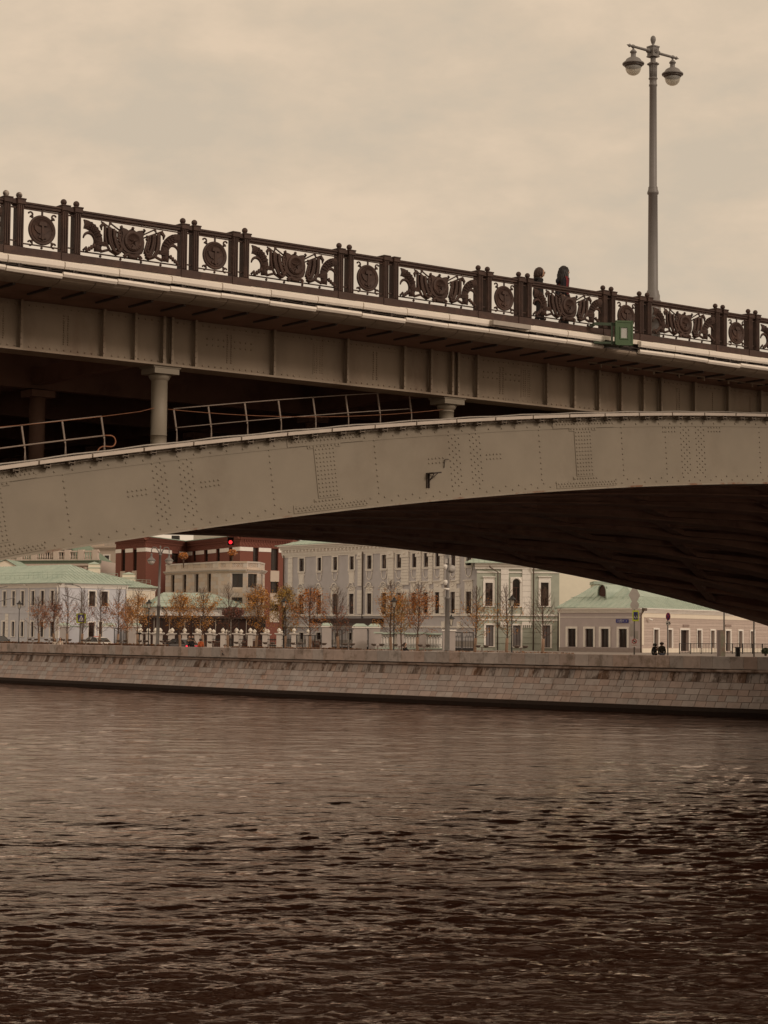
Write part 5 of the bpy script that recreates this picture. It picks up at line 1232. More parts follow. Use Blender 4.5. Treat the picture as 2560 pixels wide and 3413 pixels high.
# extra first column seen beside the red block, and last one
ex = [Fq.rect(R(2, 1530, 1580, 352, 470)), Fq.rect(R(2, 1522, 1578, 712, 800)), Fq.rect(R(4, 168, 222, 130, 250)), Fq.rect(R(4, 165, 220, 532, 745))]
ex[1] = (ex[1][0], ex[1][1], zL0, zL1); ex[3] = (ex[3][0], ex[3][1], zL0, zL1); ex[0] = (ex[0][0], ex[0][1], zU0, zU1); ex[2] = (ex[2][0], ex[2][1], zU0, zU1)
# remove duplicates with WXU first/last
uu = sorted(set([tuple(round(v, 3) for v in h) for h in hu + [ex[0], ex[2]]])); lw = sorted(set([tuple(round(v, 3) for v in h) for h in hw_ + [ex[1], ex[3]]]))
def dedupe(L_):
    r = []
    for h in L_:
        if not r or h[0] > r[-1][1] + .1: r.append(h)
    return r
uu, lw = dedupe(uu), dedupe(lw)
zbh0 = Fq.hit(1165, px(3, 0, 1205)[1])[1]; zbh1 = Fq.hit(1165, px(3, 0, 1103)[1])[1]
bw = [(Fq.hit(px(3, a), 2120)[0], Fq.hit(px(3, b_), 2120)[0], zbh0, zbh1) for a, b_ in ((-3, 38), (170, 215), (360, 400), (500, 536))] + [Fq.rect((*px(2, 1523, 1103), *px(2, 1575, 1205)))]
wall_face('wall', Fq, PALB, h10, 0, Fq.len, g, zt10, uu + lw + bw)
for h in uu: window(Fq, h, h10, mull='cross', sur=WHITE, surw=.22)
for h in lw: window(Fq, h, h10, mull='grid', sur=WHITE, surw=.20)
for h in bw: window(Fq, h, h10, mull='bars', sur=WHITE, surw=.08, sill=False)
cornice(h10, Fq, -.3, Fq.len, zt10 + .05, [(.12, .95), (.22, .7), (.2, .5), (.35, .32), (.25, .26), (.12, .2), (.2, .12)], WHITE)
mb = MB(); u = .2
while u < Fq.len: mb.box(u, u + .22, .3, .62, zt10 - .75, zt10 - .55, Fq); u += .75
mb.build('modillions', WHITE, h10)['kind'] = 'stuff'
MB().box(0, Fq.len, 0, .2, zL0 - .28, zL0 - .10, Fq).build('string_course', WHITE, h10); MB().box(0, Fq.len, 0, .14, zL0 - 1.6, zL0 - 1.45, Fq).build('string_course', WHITE, h10)
for k in range(4): MB().box(0, Fq.len, 0, .05, g + .35 + .62 * k, g + .93 + .62 * k, Fq).build('basement_course', mat('grey_basement', (.33, .295, .27), .9, .08, 2), h10) if k not in (1, 2, 3) else None
# ornaments: aprons below the upper windows, hoods above the lower ones
def apron(F_, h, parent):
    c = (h[0] + h[1]) / 2; w_ = (h[1] - h[0]) / 2 + .12; z = h[2] - .12; mb = MB()
    mb.box(c - w_ - .05, c + w_ + .05, 0, .16, z - .12, z, F_)
    P = [(c - w_ + .05, .04, z - .15), (c - w_ + .1, .06, z - .55), (c - w_ * .7, .06, z - .95), (c - w_ * .3, .05, z - 1.12), (c, .06, z - 1.17), (c + w_ * .3, .05, z - 1.12), (c + w_ * .7, .06, z - .95), (c + w_ - .1, .06, z - .55), (c + w_ - .05, .04, z - .15)]
    mb.tube(P, .055, 5, F_)
    for sx in (-1, 1): mb.ball((c + sx * (w_ - .02), .05, z - .35), .1, 6, F_)
    mb.build('apron_garland', WHITE, parent)
def hood(F_, h, parent, flat=False):
    c = (h[0] + h[1]) / 2; w_ = (h[1] - h[0]) / 2 + .22; z = h[3] + .22; mb = MB()
    if flat:
        mb.box(c - w_ - .1, c + w_ + .1, 0, .26, z + .98, z + 1.1, F_).box(c - w_, c + w_, 0, .07, z, z + .97, F_)
        P = [(c + .3 * math.cos(a), .09, z + .72 + .3 * math.sin(a)) for a in np.linspace(pi, 2 * pi, 8)]; mb.tube(P, .05, 5, F_)
    else:
        P = [(c - w_ - .25, .15, z + .55), (c - w_ * .75, .15, z + .58)] + [(c + w_ * .75 * math.cos(a), .17, z + .60 + .50 * math.sin(a)) for a in np.linspace(pi * .95, pi * .05, 9)] + [(c + w_ * .75, .15, z + .58), (c + w_ + .25, .15, z + .55)]
        mb.tube(P, .075, 5, F_)
        mb.tube([(c + .27 * math.cos(a), .09, z + .5 + .3 * math.sin(a)) for a in np.linspace(0, 2 * pi, 12)], .06, 5, F_); mb.ball((c, .06, z + .5), .14, 6, F_)
        for sx in (-1, 1): mb.ball((c + sx * .4, .06, z + .28), .13, 6, F_)
        mb.box(c - w_, c + w_, 0, .05, z, z + .5, F_)
    mb.build('window_hood', WHITE, parent)
for i, h in enumerate(uu): apron(Fq, h, h10)
for i, h in enumerate(lw): hood(Fq, h, h10, flat=(7 <= i <= 11))
# pilasters
pls = [(600, 640), (905, 965), (1045, 1120), (1200, 1245), (1322, 1362), (1440, 1478), (1600, 1640)]
for a, b_ in pls + [(-580 + 1420 - 900, 0)][:0]:
    u0, u1 = Fq.hit(px(3, a), 1900)[0], Fq.hit(px(3, b_), 1900)[0]
    zz0 = zL1 + .9
    nz = 9
    for k in range(nz):
        za = zz0 + (zcb - .9 - zz0) * k / nz; zb_ = zz0 + (zcb - .9 - zz0) * (k + 1) / nz
        MB().bbox(u0, u1, -.16, 0, za + .012, zb_ - .012, .02, lambda x, y, z: Fq(x, -y, z)).build('rusticated_block', WHITE, h10)
    MB().box(u0 - .12, u1 + .12, 0, .26, zcb - .88, zcb - .55, Fq).box(u0 - .03, u1 + .03, 0, .22, zcb - .54, zcb - .02, Fq).ball(((u0 + u1) / 2, .22, zcb - .4), .2, 8, Fq).build('pilaster_capital', WHITE, h10)
    for k in range(6):
        za = zL0 + (zL1 + .4 - zL0) * k / 6; zb_ = zL0 + (zL1 + .4 - zL0) * (k + 1) / 6
        MB().bbox(u0 - .08, u1 + .08, -.14, 0, za + .012, zb_ - .012, .02, lambda x, y, z: Fq(x, -y, z)).build('rusticated_block', WHITE, h10)
u0, u1 = Fq.hit(px(2, 1420), 1900)[0], Fq.hit(px(2, 1463), 1900)[0]
for k in range(9): MB().bbox(u0, u1, -.14, 0, zL1 + .9 + .62 * k, zL1 + 1.5 + .62 * k, .02, lambda x, y, z: Fq(x, -y, z)).build('rusticated_block', WHITE, h10)
for h in (uu[0], uu[3]):
    c = (h[0] + h[1]) / 2; MB().box(c - .55, c + .55, 0, .05, zU0 - 1.6, zU0 - .2, Fq).box(c - .38, c + .38, .05, .09, zU0 - 1.45, zU0 - .4, Fq).build('relief_panel', WHITE, h10)
downpipe(h10, Fq, Fq.hit(px(3, 652), 1900)[0], zL0 - .6, zt10 - .1, PIPE); downpipe(h10, Fq, .1, g, zt10, PIPE)
MB().box(Fq.hit(px(3, 215), 2040)[0], Fq.hit(px(3, 860), 2040)[0], 0, 1.8, zL0 - 1.15, zL0 - .55, Fq).build('entrance_canopy', PAVIL, h10)
_fe = Fq(Fq.len, 0, 0); walls_back(h10, [_fe[:2], (_fe[0] * 1.05 - .6, _fe[1] * 1.05), (Fq.a[0] + 2, Fq.a[1] + 16), Fq.a], g, zt10, PALB)
roof_plane('roof', [Fq(-.9, .9, zt10 + .05), Fq(Fq.len, .9, zt10 + .05), Fq(Fq.len - 6, -7.5, zt10 + 2.2), Fq(3, -7.5, zt10 + 2.2)], h10, ROOF, .7)
MB().tube([Fq(-.9, .9, zt10 + .08), Fq(Fq.len, .9, zt10 + .08)], .07, 6).build('gutter', ROOF, h10)
for x in (1508 - 35, 1508 + 130): pass
for x in (1475, 1635):
    u, z = Fq.hit(px(3, x), 2083); MB().box(u - .3, u + .3, 0, .2, z - .35, z + .4, Fq).ball((u, .2, z - .3), .2, 7, Fq).build('console_bracket', WHITE, h10)

# ---- sage green house
Fs = Face(A(1588, 215.5), A(1863.6, 215)); g = 3.8
h11 = empty('sage_green_house', (*Fs.a, g), 'sage green two storey house with white arched central window and brown downpipes', 'house')
ze11 = Fs.hit(1600, px(4, 0, 236)[1])[1]
hu_ = [Fs.rect(R(4, 362, 437, 438, 676)), Fs.rect(R(4, 641, 716, 400, 680)), Fs.rect(R(4, 930, 1010, 435, 676))]; hl_ = [Fs.rect(R(4, 368, 445, 870, 1087)), Fs.rect(R(4, 645, 723, 874, 1093)), Fs.rect(R(4, 953, 1025, 875, 1100))]
wall_face('wall', Fs, TEAL, h11, 0, Fs.len, g, ze11, hu_ + hl_)
for i, h in enumerate(hu_): window(Fs, h, h11, mull='cross', sur=WHITE, surw=.22, arched=(i == 1), wm=TEAL, head=None if i == 1 else 'flat', fm=mat('red_brown_frame', (.10, .035, .022), .6))
for h in hl_: window(Fs, h, h11, mull='two', sur=WHITE, surw=.18, pm=BLIND)
zs1 = Fs.hit(1750, px(4, 0, 768)[1])[1]
MB().box(0, Fs.len, 0, .16, zs1 - .1, zs1 + .1, Fs).box(0, Fs.len, 0, .10, zs1 - .62, zs1 - .45, Fs).build('string_course', WHITE, h11)
cornice(h11, Fs, -.2, Fs.len + .02, ze11, [(.14, .6), (.2, .4), (.3, .2)], WHITE); MB().box(0, Fs.len, 0, .10, Fs.hit(1700, px(4, 0, 330)[1])[1] - .08, Fs.hit(1700, px(4, 0, 330)[1])[1] + .08, Fs).build('string_course', WHITE, h11)
for a, b_ in ((520, 600), (740, 838)):
    u0, u1 = Fs.hit(px(4, a), 1950)[0], Fs.hit(px(4, b_), 1950)[0]
    for k in range(10): MB().bbox(u0, u1, -.16, 0, zs1 + .12 + .62 * k, zs1 + .72 + .62 * k, .02, lambda x, y, z: Fs(x, -y, z)).build('rusticated_block', WHITE, h11)
    mb = MB().box(u0, u1, 0, .3, zs1 - 1.1, zs1 - .75, Fs)
    for k in range(5): mb.box(u0 + (u1 - u0) * (k + .1) / 5, u0 + (u1 - u0) * (k + .5) / 5, .3, .36, zs1 - 1.4, zs1 - 1.1, Fs)
    mb.build('console_band', WHITE, h11)
spans = [(0.0, hl_[0][0] - .2), (hl_[0][1] + .2, hl_[1][0] - .2), (hl_[1][1] + .2, hl_[2][0] - .2), (hl_[2][1] + .2, Fs.len)]
for k in range(7):
    za = g + .75 + .62 * k
    if za + .6 > zs1 - .65: break
    for a, b_ in spans:
        MB().bbox(a, b_, -.07, 0, za + .015, za + .605, .02, lambda x, y, z: Fs(x, -y, z)).build('rusticated_block', TEAL, h11)
for x in (490, 855, 1108): downpipe(h11, Fs, Fs.hit(px(4, x), 1950)[0] - (.9 if x == 490 else 0), g, ze11 - .3 if x != 1108 else Fs.hit(1860, 2030)[1], PIPE, kink=.9 if x == 490 else 0, w_=.32)
gp_ = [Fs.hit(px(4, 450), px(4, 0, 262)[1]), Fs.hit(px(4, 850), px(4, 0, 262)[1])]; um = (gp_[0][0] + gp_[1][0]) / 2
MB().add([(gp_[0][0], .0, ze11), (gp_[1][0], .0, ze11), (um, .0, ze11 + 1.9), (gp_[0][0], .5, ze11), (gp_[1][0], .5, ze11), (um, .5, ze11 + 1.9)], [(3, 4, 5), (0, 3, 5, 2), (4, 1, 2, 5), (0, 1, 4, 3)][::1], Fs).build('pediment', WHITE, h11)
roof_plane('roof', [Fs(-1.3, .8, ze11 + .05), Fs(Fs.len + .3, .8, ze11 + .05), Fs(Fs.len - 5, -7, ze11 + 2.6), Fs(4, -7, ze11 + 2.6)], h11); roof_plane('roof', [Fs(-1.3, .8, ze11 + .05), Fs(-1.3, -14, ze11 + .05), Fs(4, -7, ze11 + 2.6)], h11)
walls_back(h11, [Fs(Fs.len, 0, 0)[:2], Fs(Fs.len, -14, 0)[:2], Fs(0, -14, 0)[:2], Fs.a], g, ze11, TEAL)

# ---- pale yellow blank wall block
Fy = Face(A(1835, 234), A(1992, 236)); h12 = empty('pale_yellow_block', (*Fy.a, 3.8), 'blank pale yellow windowless wall rising behind the sage green house', 'building')
MB().box(0, Fy.len, -14, 0, 3.8, 18.5, Fy).build('wall', YWALL, h12)
mbk = MB().box(-.1, Fy.len + .1, -14.1, .1, 18.5, 18.7, Fy).build('coping', ROOF, h12)

# ---- right one-storey house
C8 = A(2138, 200); F8L = Face(A(1866, 208), C8); _t = Face(C8, A(2405, 216)); l8 = _t.hit(2600, 2050)[0]; F8R = Face(C8, add2(C8, _t.d, l8)); g = 3.8
h13 = empty('mauve_corner_house', (*C8, g), 'single storey mauve and patterned corner house with green sheet roof and white window surrounds', 'house')
ze8 = at(2138, 2026.5, 200)[2]
STU = mat('diamond_stucco', (.54, .44, .385), .9, .06, 1.5, .0)
hL = [F8L.rect(R(4, 1208, 1290, 906, 1095)), F8L.rect(R(4, 1388, 1470, 908, 1097)), F8L.rect(R(4, 1548, 1628, 910, 1098)), F8L.rect(R(5, 188, 268, 729, 913))]
za, zb_ = hL[3][2], hL[3][3]; hL = [(h[0], h[1], za, zb_) for h in hL]
hR_ = [F8R.rect(R(5, a, b_, 738, 917)) for a, b_ in ((530, 573), (672, 706), (958, 997), (1092, 1128), (1368, 1403), (1485, 1518))]; hD = [F8R.rect(R(5, 794, 873, 737, 963)), F8R.rect(R(5, 1240, 1284, 744, 966))]
za, zb_ = hR_[1][2], hR_[1][3]; hR_ = [(h[0], h[1], za, zb_) for h in hR_]; hD = [(h[0], h[1], g + .15, zb_) for h in hD]
wall_face('wall', F8L, PINK, h13, 0, F8L.len, g - .1, ze8, hL); wall_face('wall', F8R, STU, h13, 0, F8R.len, g - .1, ze8, hR_ + hD, .35)
for h in hL: window(F8L, h, h13, mull='two', sur=WHITE, surw=.22, sill=False, pm=PANE_D)
for h in hR_: window(F8R, h, h13, mull='two', sur=WHITE, surw=.18, sill=False, pm=PANE_D, depth=.35)
for h in hD: window(F8R, h, h13, mull='two', sur=WHITE, surw=.20, sill=False, pm=PANE_D, depth=.35, name='door')
MB().box(0, F8L.len, 0, .08, g - .1, za - .05, F8L).build('plinth', mat('mauve_plinth', (.33, .27, .25), .9, .1, 2), h13)
sp = sorted([(h[0] - .25, h[1] + .25) for h in hD]); a = 0.0
for c0, c1 in sp + [(F8R.len, 0)]: MB().box(a, c0, 0, .10, g - .1, za - .05, F8R).build('plinth', CREAM, h13); a = c1
cornice(h13, F8L, -.1, F8L.len + .3, ze8, [(.10, .5), (.13, .36), (.13, .24), (.12, .14)], WHITE); cornice(h13, F8R, -.3, F8R.len, ze8, [(.10, .5), (.13, .36), (.13, .24), (.12, .14)], WHITE)
MB().box(0, F8R.len, 0, .06, ze8 - .95, ze8 - .48, F8R).build('frieze', CREAM, h13); MB().box(0, F8L.len, 0, .05, ze8 - .98, ze8 - .90, F8L).build('frieze_line', WHITE, h13); MB().box(.0, .42, 0, .07, g + .8, ze8 - .95, F8R).build('corner_pilaster', CREAM, h13)
# raised diamond stucco: small pyramids in rows, joined as they are only a few pixels each
mb = MB(); u = .5; rowsN = 19; z_0 = za; hh = (ze8 - .96 - z_0) / rowsN; cuts = [(h[0] - .2, h[1] + .2, h[2] - .1, h[3] + .2) for h in hR_ + hD]
for r_ in range(rowsN):
    z0 = z_0 + r_ * hh
    if r_ % 4 == 3: continue
    u = .5 + (.14 if r_ % 2 else 0)
    while u < F8R.len - .3:
        if not any(c[0] < u + .14 < c[1] and c[2] < z0 + hh / 2 < c[3] for c in cuts):
            mb.add([(u, .002, z0 + .01), (u + .27, .002, z0 + .01), (u + .22, .002, z0 + hh - .01), (u - .05, .002, z0 + hh - .01), (u + .11, .055, z0 + hh / 2)], [(1, 0, 4), (2, 1, 4), (3, 2, 4), (0, 3, 4)], F8R)
        u += .30
mb.build('diamond_relief', STU, h13)['kind'] = 'stuff'
# roof with hip over the corner
dL = (-F8L.d[0], -F8L.d[1]); dR = F8R.d; ov = .45
Ccorn = (C8[0] + F8L.n[0] * ov + dR[0] * -.1, C8[1] + (F8L.n[1]) * ov); Ccorn = (C8[0] + (F8L.n[0] + F8R.n[0]) * ov * .75, C8[1] + (F8L.n[1] + F8R.n[1]) * ov * .75)
Lend = F8L(-.3, ov, 0); Rend = F8R(F8R.len, ov, 0); zr8 = at(2069, 1950, 206)[2]; pk = at(2085, 1950, 206)
PK = (pk[0], pk[1], zr8); PL = (PK[0] + (Lend[0] - Ccorn[0]) * .36, PK[1] + (Lend[1] - Ccorn[1]) * .36, zr8); PR = (PK[0] + F8R.d[0] * (F8R.len - 3), PK[1] + F8R.d[1] * (F8R.len - 3), zr8)
e3 = lambda p, z=ze8 + .05: (p[0], p[1], z)
roof_plane('roof', [e3(Lend), e3(Ccorn), PK, PL], h13, seam=.75); roof_plane('roof', [e3(Ccorn), e3(Rend), PR, PK], h13, seam=.6)
roof_plane('roof', [e3(Lend), e3(F8L(-.3, -12, 0)), PL], h13, seam=.75)
mb = MB().tube([e3(Lend, ze8 + .02), e3(Ccorn, ze8 + .02), e3(Rend, ze8 + .02)], .1, 6).build('gutter', ROOF, h13)
walls_back(h13, [F8R(F8R.len, 0, 0)[:2], F8R(F8R.len, -14, 0)[:2], F8L(0, -14, 0)[:2], F8L.a], g, ze8, PINK)
rail_on_roof(h13, F8L(.5, -1.2, 0)[:2], F8L(F8L.len - .6, -1.2, 0)[:2], ze8 + .5, .7, 7); rail_on_roof(h13, F8R(1.2, -1.2, 0)[:2], F8R(F8R.len - 1, -1.2, 0)[:2], ze8 + .5, .7, 14)
downpipe(h13, F8R, -.15, g, ze8 - .05, PIPE, w_=.16, kink=-.25); MB().box(-.4, .1, .25, .6, ze8 - .3, ze8 - .02, F8R).build('hopper', PIPE, h13)
# barrel dormer
_a, _b = at(px(4, 1528), 1960, 206.3), at(px(4, 1614), 1960, 204.7); Fd = Face((_a[0], _a[1]), (_b[0], _b[1])); cu = Fd.len / 2; r_ = Fd.len / 2; zb8 = Fd.hit(px(4, 1572), px(4, 0, 605)[1])[1]; zt8 = Fd.hit(px(4, 1572), px(4, 0, 454)[1])[1]
zc8 = zt8 - r_; mb = MB(); prof = [(cu - r_, zb8)] + [(cu + r_ * math.cos(a), zc8 + r_ * math.sin(a)) for a in np.linspace(pi, 0, 11)] + [(cu + r_, zb8)]
n = len(prof); mb.add([(u, .15, z) for u, z in prof] + [(u, -2.6, z) for u, z in prof], [(i, i + 1, n + i + 1, n + i) for i in range(n - 1)], Fd, True)
dm = mb.build('barrel_dormer', ROOF, h13)
MB().add([(u, .0, z) for u, z in prof], [tuple(range(n))], Fd).build('dormer_opening', mat('louvre_brown', (.10, .035, .022), .7, .1, 3), dm)
mb = MB()
for k in range(9): mb.box(cu - r_ + .1, cu + r_ - .1, .0, .06, zb8 + .12 + .14 * k, zb8 + .17 + .14 * k, Fd)
mb.build('louvre_slats', FRAME, dm)['kind'] = 'stuff'
MB().tube([Fd(u, .16, z) for u, z in prof], .07, 5).build('dormer_rim', ROOF, dm)
cq = at(px(4, 1565), 1939, 222); MB().box(at(px(4, 1478), 1950, 222)[0], at(px(4, 1700), 1950, 222)[0], 222, 226, 5, cq[2] - .3).build('chimney', YWALL, h13); MB().box(at(px(4, 1470), 1950, 222)[0], at(px(4, 1710), 1950, 222)[0], 221.8, 226.2, cq[2] - .3, cq[2] + .05).build('chimney_cap', ROOF, h13)
# street-name plate with letters
def text(body, size, parent, F_, u, z, w_, m, name='lettering', align='CENTER'):
    cu_ = bpy.data.curves.new(name, 'FONT'); cu_.body = body; cu_.size = size; cu_.align_x = align; cu_.align_y = 'CENTER'; cu_.extrude = .004
    cu_.materials.append(m); o = bpy.data.objects.new(name, cu_); COL.objects.link(o); o.parent = parent
    p = F_(u, w_, z); og = ORG.get(parent.name, (0, 0, 0)); o.location = (p[0] - og[0], p[1] - og[1], p[2] - og[2]); o.rotation_euler = (pi / 2, 0, math.atan2(F_.d[1], F_.d[0])); return o
SBLUE = mat('sign_blue', (.035, .035, .20), .4, .05, 3); SWHITE = mat('sign_white', (.75, .72, .68), .5, .03, 3)
hp = F8L.rect(R(5, 162, 285, 633, 669)); pl = MB().box(hp[0], hp[1], .05, .10, hp[2], hp[3], F8L).build('street_name_plate', SBLUE, h13)
H_ = hp[3] - hp[2]; cz_ = (hp[2] + hp[3]) / 2; cu_ = hp[0] + (hp[1] - hp[0]) * .40
text('СОФИЙСКАЯ', H_ * .36, pl, F8L, cu_, cz_, .105, SWHITE); text('УЛИЦА', H_ * .18, pl, F8L, cu_, cz_ + H_ * .32, .105, SWHITE); text('НАБЕРЕЖНАЯ', H_ * .18, pl, F8L, cu_, cz_ - H_ * .32, .105, SWHITE); text('4', H_ * .5, pl, F8L, hp[0] + (hp[1] - hp[0]) * .85, cz_, .105, SWHITE)
cc = F8R.hit(px(5, 460), px(5, 0, 630)[1]); MB().tube([F8R(cc[0], .05, cc[1]), F8R(cc[0], .35, cc[1] - .05)], .05, 6).tube([F8R(cc[0] - .1, .3, cc[1] - .02), F8R(cc[0] + .35, .5, cc[1] - .12)], .09, 7).build('wall_camera', WHITE, h13)
for x in (845, 1262):
    cc = F8R.hit(px(5, x), px(5, 0, 696)[1]); MB().box(cc[0] - .75, cc[0] + .75, .05, .10, cc[1] - .12, cc[1] + .10, F8R).build('name_board', mat('faded_board', (.30, .22, .19), .8, .2, 9), h13)
# brick-red neighbour at the frame edge
cN = at(2556, 2120, 222); Fn = Face((cN[0] - .5, 232), (cN[0] + 14, 238)); h14 = empty('orange_brick_wing', (*Fn.a, 3.8), 'sliver of orange brown brick wing at the right edge under the bridge', 'building')
MB().box(0, Fn.len, -8, 0, 3.8, 9.0, Fn).build('wall', mat('orange_brick', (.24, .09, .04), .9, .15, 6), h14); MB().box(-.1, Fn.len, -8, .3, 9.0, 9.2, Fn).build('roof_edge', ROOF, h14)
# ================================================================== TREES
BARK = mat('bark', (.12, .075, .055), .9, .25, 12, .004, 40)
WRAP = mat('trunk_wrap', (.34, .22, .15), .9, .12, 10, .003, 60)
LEAFS = [mat('orange_leaves', (.46, .175, .04), .75, .1, 2, island=.38), mat('amber_leaves', (.50, .235, .055), .75, .1, 2, island=.35), mat('rust_leaves', (.25, .08, .035), .75, .1, 2, island=.35), mat('olive_leaves', (.36, .22, .055), .75, .1, 2, island=.35)]
HEDGE = mat('autumn_hedge', (.20, .082, .038), .9, .2, 4, island=.35)
def leaf(mb, c, r_, R_):
    a = Vector((R_.gauss(0, 1), R_.gauss(0, 1), R_.gauss(0, 1))).normalized(); b = a.orthogonal().normalized(); t = R_.uniform(0, 6.28)
    u = (b * math.cos(t) + a.cross(b) * math.sin(t)) * r_; v = a.cross(u).normalized() * r_ * .75
    c = Vector(c); mb.add([tuple(c - u), tuple(c + v), tuple(c + u), tuple(c - v)], [(0, 1, 2, 3)])
def tree(pxx, ytop, dY, leaves, lm, label, width=1.0, seed=0, low=.0, wrap=True):
    R_ = random.Random(seed + 100)
    # find depth: row a fixed distance behind the wall
    Y = 150.0
    for _ in range(12): X = at(pxx, 2150, Y)[0]; Y = YW(X) + dY
    X = at(pxx, 2150, Y)[0]; zg = gz(X, Y); ztop_ = at(pxx, ytop, Y)[2]; H = ztop_ - zg
    root = empty('linden_tree', (X, Y, zg), label, 'tree', 'young street trees along the embankment')
    tr = MB(); lean = R_.uniform(-.12, .12)
    TP = lambda h: Vector((X + lean * h / H + .05 * math.sin(h * 1.3 + seed), Y, zg + h))
    hs = np.linspace(0, H, 14); tr.tube([TP(h) for h in hs], [.075 * (1 - .93 * (h / H)) ** .8 + .006 for h in hs], 7); tr.build('trunk', BARK, root)
    if wrap: w_ = MB(); w_.tube([TP(h) for h in np.linspace(0, 1.95, 5)], .125, 9); w_.build('trunk_wrap', WRAP, root)
    br = MB(); tips = []
    nb = 46
    for i in range(nb):
        h = 2.0 + (H - 2.25) * (i / nb) ** .92; f = (h - 2.0) / (H - 2.0)
        ln = width * (1.85 * (1 - f) ** .8 + .22) * R_.uniform(.75, 1.15) * (.62 + .5 * min(1, f * 5)); az = i * 2.399 + R_.uniform(-.4, .4); el = R_.uniform(.35, .8) + .35 * f
        p = TP(h); pts_ = [p]; d = Vector((math.cos(az) * math.cos(el), math.sin(az) * math.cos(el), math.sin(el)))
        for k in range(5):
            d = (d + Vector((R_.uniform(-.16, .16), R_.uniform(-.16, .16), .10))).normalized(); p = p + d * ln / 5; pts_.append(p)
            if k >= 1:
                for _ in range(2):
                    d2 = (d + Vector((R_.gauss(0, .65), R_.gauss(0, .65), R_.gauss(.15, .4)))).normalized(); l2 = ln * R_.uniform(.18, .38)
                    m_ = p + d2 * l2 * .5; q_ = p + d2 * l2 + Vector((0, 0, .04)); br.tube([p, m_, q_], [.009, .007, .004], 3, cap=False); tips += [m_, q_]
        br.tube(pts_, [.018 * (1 - k / 6.5) * (1 - .4 * f) + .003 for k in range(6)], 4, cap=False); tips += pts_[2:]
    br.build('branches', BARK, root)['kind'] = 'stuff'
    if leaves > 0:
        lf = MB(); n = int(1750 * leaves)
        tips.sort(key=lambda p: p.z); 
        # leaves cling to the lower and middle crown in clumps
        cl = [R_.choice(tips[:max(6, int(len(tips) * (.34 + .26 * leaves)))]) for _ in range(int(26 + 40 * leaves))]
        for i in range(n):
            p = R_.choice(cl) if R_.random() < .72 else R_.choice(tips[:int(len(tips) * min(1, .45 + .3 * leaves))])
            sp = .17; c = (p.x + R_.gauss(0, sp * 1.2), p.y + R_.gauss(0, sp), p.z + R_.gauss(0, sp * .8) - .03); leaf(lf, c, R_.uniform(.042, .075), R_)
        lf.build('foliage', LEAFS[lm], root)['kind'] = 'stuff'
    return root
TREES = [(128, 1992, .55, 0, 'sparse orange leaves, leftmost tree, before the pale blue house'), (178, 1975, .5, 2, 'thin tree with rusty leaves at the corner of the pale blue house'), (225, 1958, .14, 0, 'almost bare tree left of the road lamp, before the blue house'),
 (274, 1968, .12, 2, 'almost bare tree standing by the crossing sign and road lamp'), (331, 1960, .22, 2, 'sparse tree covering the upper windows of the pale blue house'), (391, 1963, .45, 0, 'half bare tree in front of the blue house right corner'),
 (456, 1968, 1.05, 1, 'orange leaved tree before the cream house and gate'), (599, 1981, 1.75, 1, 'full amber tree right of the tall double lamp and dark car'), (677, 1966, 1.05, 1, 'thin topped amber tree behind the person in orange'),
 (761, 1950, .08, 2, 'bare leafless tree before the round red shrub'), (855, 1955, 1.68, 1, 'full amber tree before the beige stone bay'), (949, 1962, 2.10, 3, 'widest olive and amber tree at the corner of the grey palace'),
 (1032, 1955, 1.40, 0, 'orange tree before the left windows of the grey palace'), (1126, 1962, .22, 2, 'bare topped tree with few red leaves over the gate'), (1303, 1936, 0.87, 1, 'tree with amber lower leaves beside a black lantern'),
 (1392, 1948, 1.01, 0, 'orange leaved tree right of the seated man'), (1585, 1960, .42, 1, 'tree with a small orange clump left of the sage green house'), (1690, 1958, .22, 1, 'leaning nearly bare tree beside the rightmost lantern'), (1808, 1966, .04, 2, 'bare rightmost tree before the sage green house')]
for i, (x, yt, lv, lm, lb) in enumerate(TREES): tree(x, yt, 8.0 + (i % 3) * .15, lv, lm, lb, 1.0 + (.15 if lv > .9 else 0), i)
tree(1338, 1975, 18.0, 1.1, 3, 'yellow green tree standing behind the black lantern, farther back', 1.0, 33, wrap=False)
tree(424, 1995, 22.0, .9, 0, 'small orange tree behind the gate by the cream house', .8, 34, wrap=False)
def shrub(pxx, py0, py1, Y, wpx, m, label, name='round_shrub', stem=None, n=1500):
    X, _, z1 = at(pxx, py0, Y); z0 = at(pxx, py1, Y)[2]; rx = wpx / 2 / F * Y; R_ = random.Random(int(pxx)); mb = MB(); zc_, rz = (z0 + z1) / 2, (z1 - z0) / 2
    root = empty(name, (X, Y, z0 - (stem or .3)), label, 'shrub')
    for i in range(n):
        while True:
            v = Vector((R_.uniform(-1, 1), R_.uniform(-1, 1), R_.uniform(-1, 1)))
            if .35 < v.length < 1.0 + R_.uniform(-.12, .06): break
        leaf(mb, (X + v.x * rx, Y + v.y * rx, zc_ + v.z * rz), R_.uniform(.07, .14), R_)
    mb.build('foliage', m, root)['kind'] = 'stuff'
    s_ = MB(); 
    for k in range(5): a = k * 1.26; s_.tube([(X, Y, z0 - (stem or .3)), (X + .1 * math.cos(a), Y + .1 * math.sin(a), z0), (X + rx * .6 * math.cos(a), Y + rx * .6 * math.sin(a), zc_)], [.06, .04, .02], 5)
    s_.build('stem', BARK, root); return root
shrub(778, px(2, 0, 838)[1], px(2, 0, 950)[1], 234, 76, mat('dull_red_leaves', (.20, .085, .065), .8, .1, 2, island=.3), 'round dull red shrub in front of the stone building')
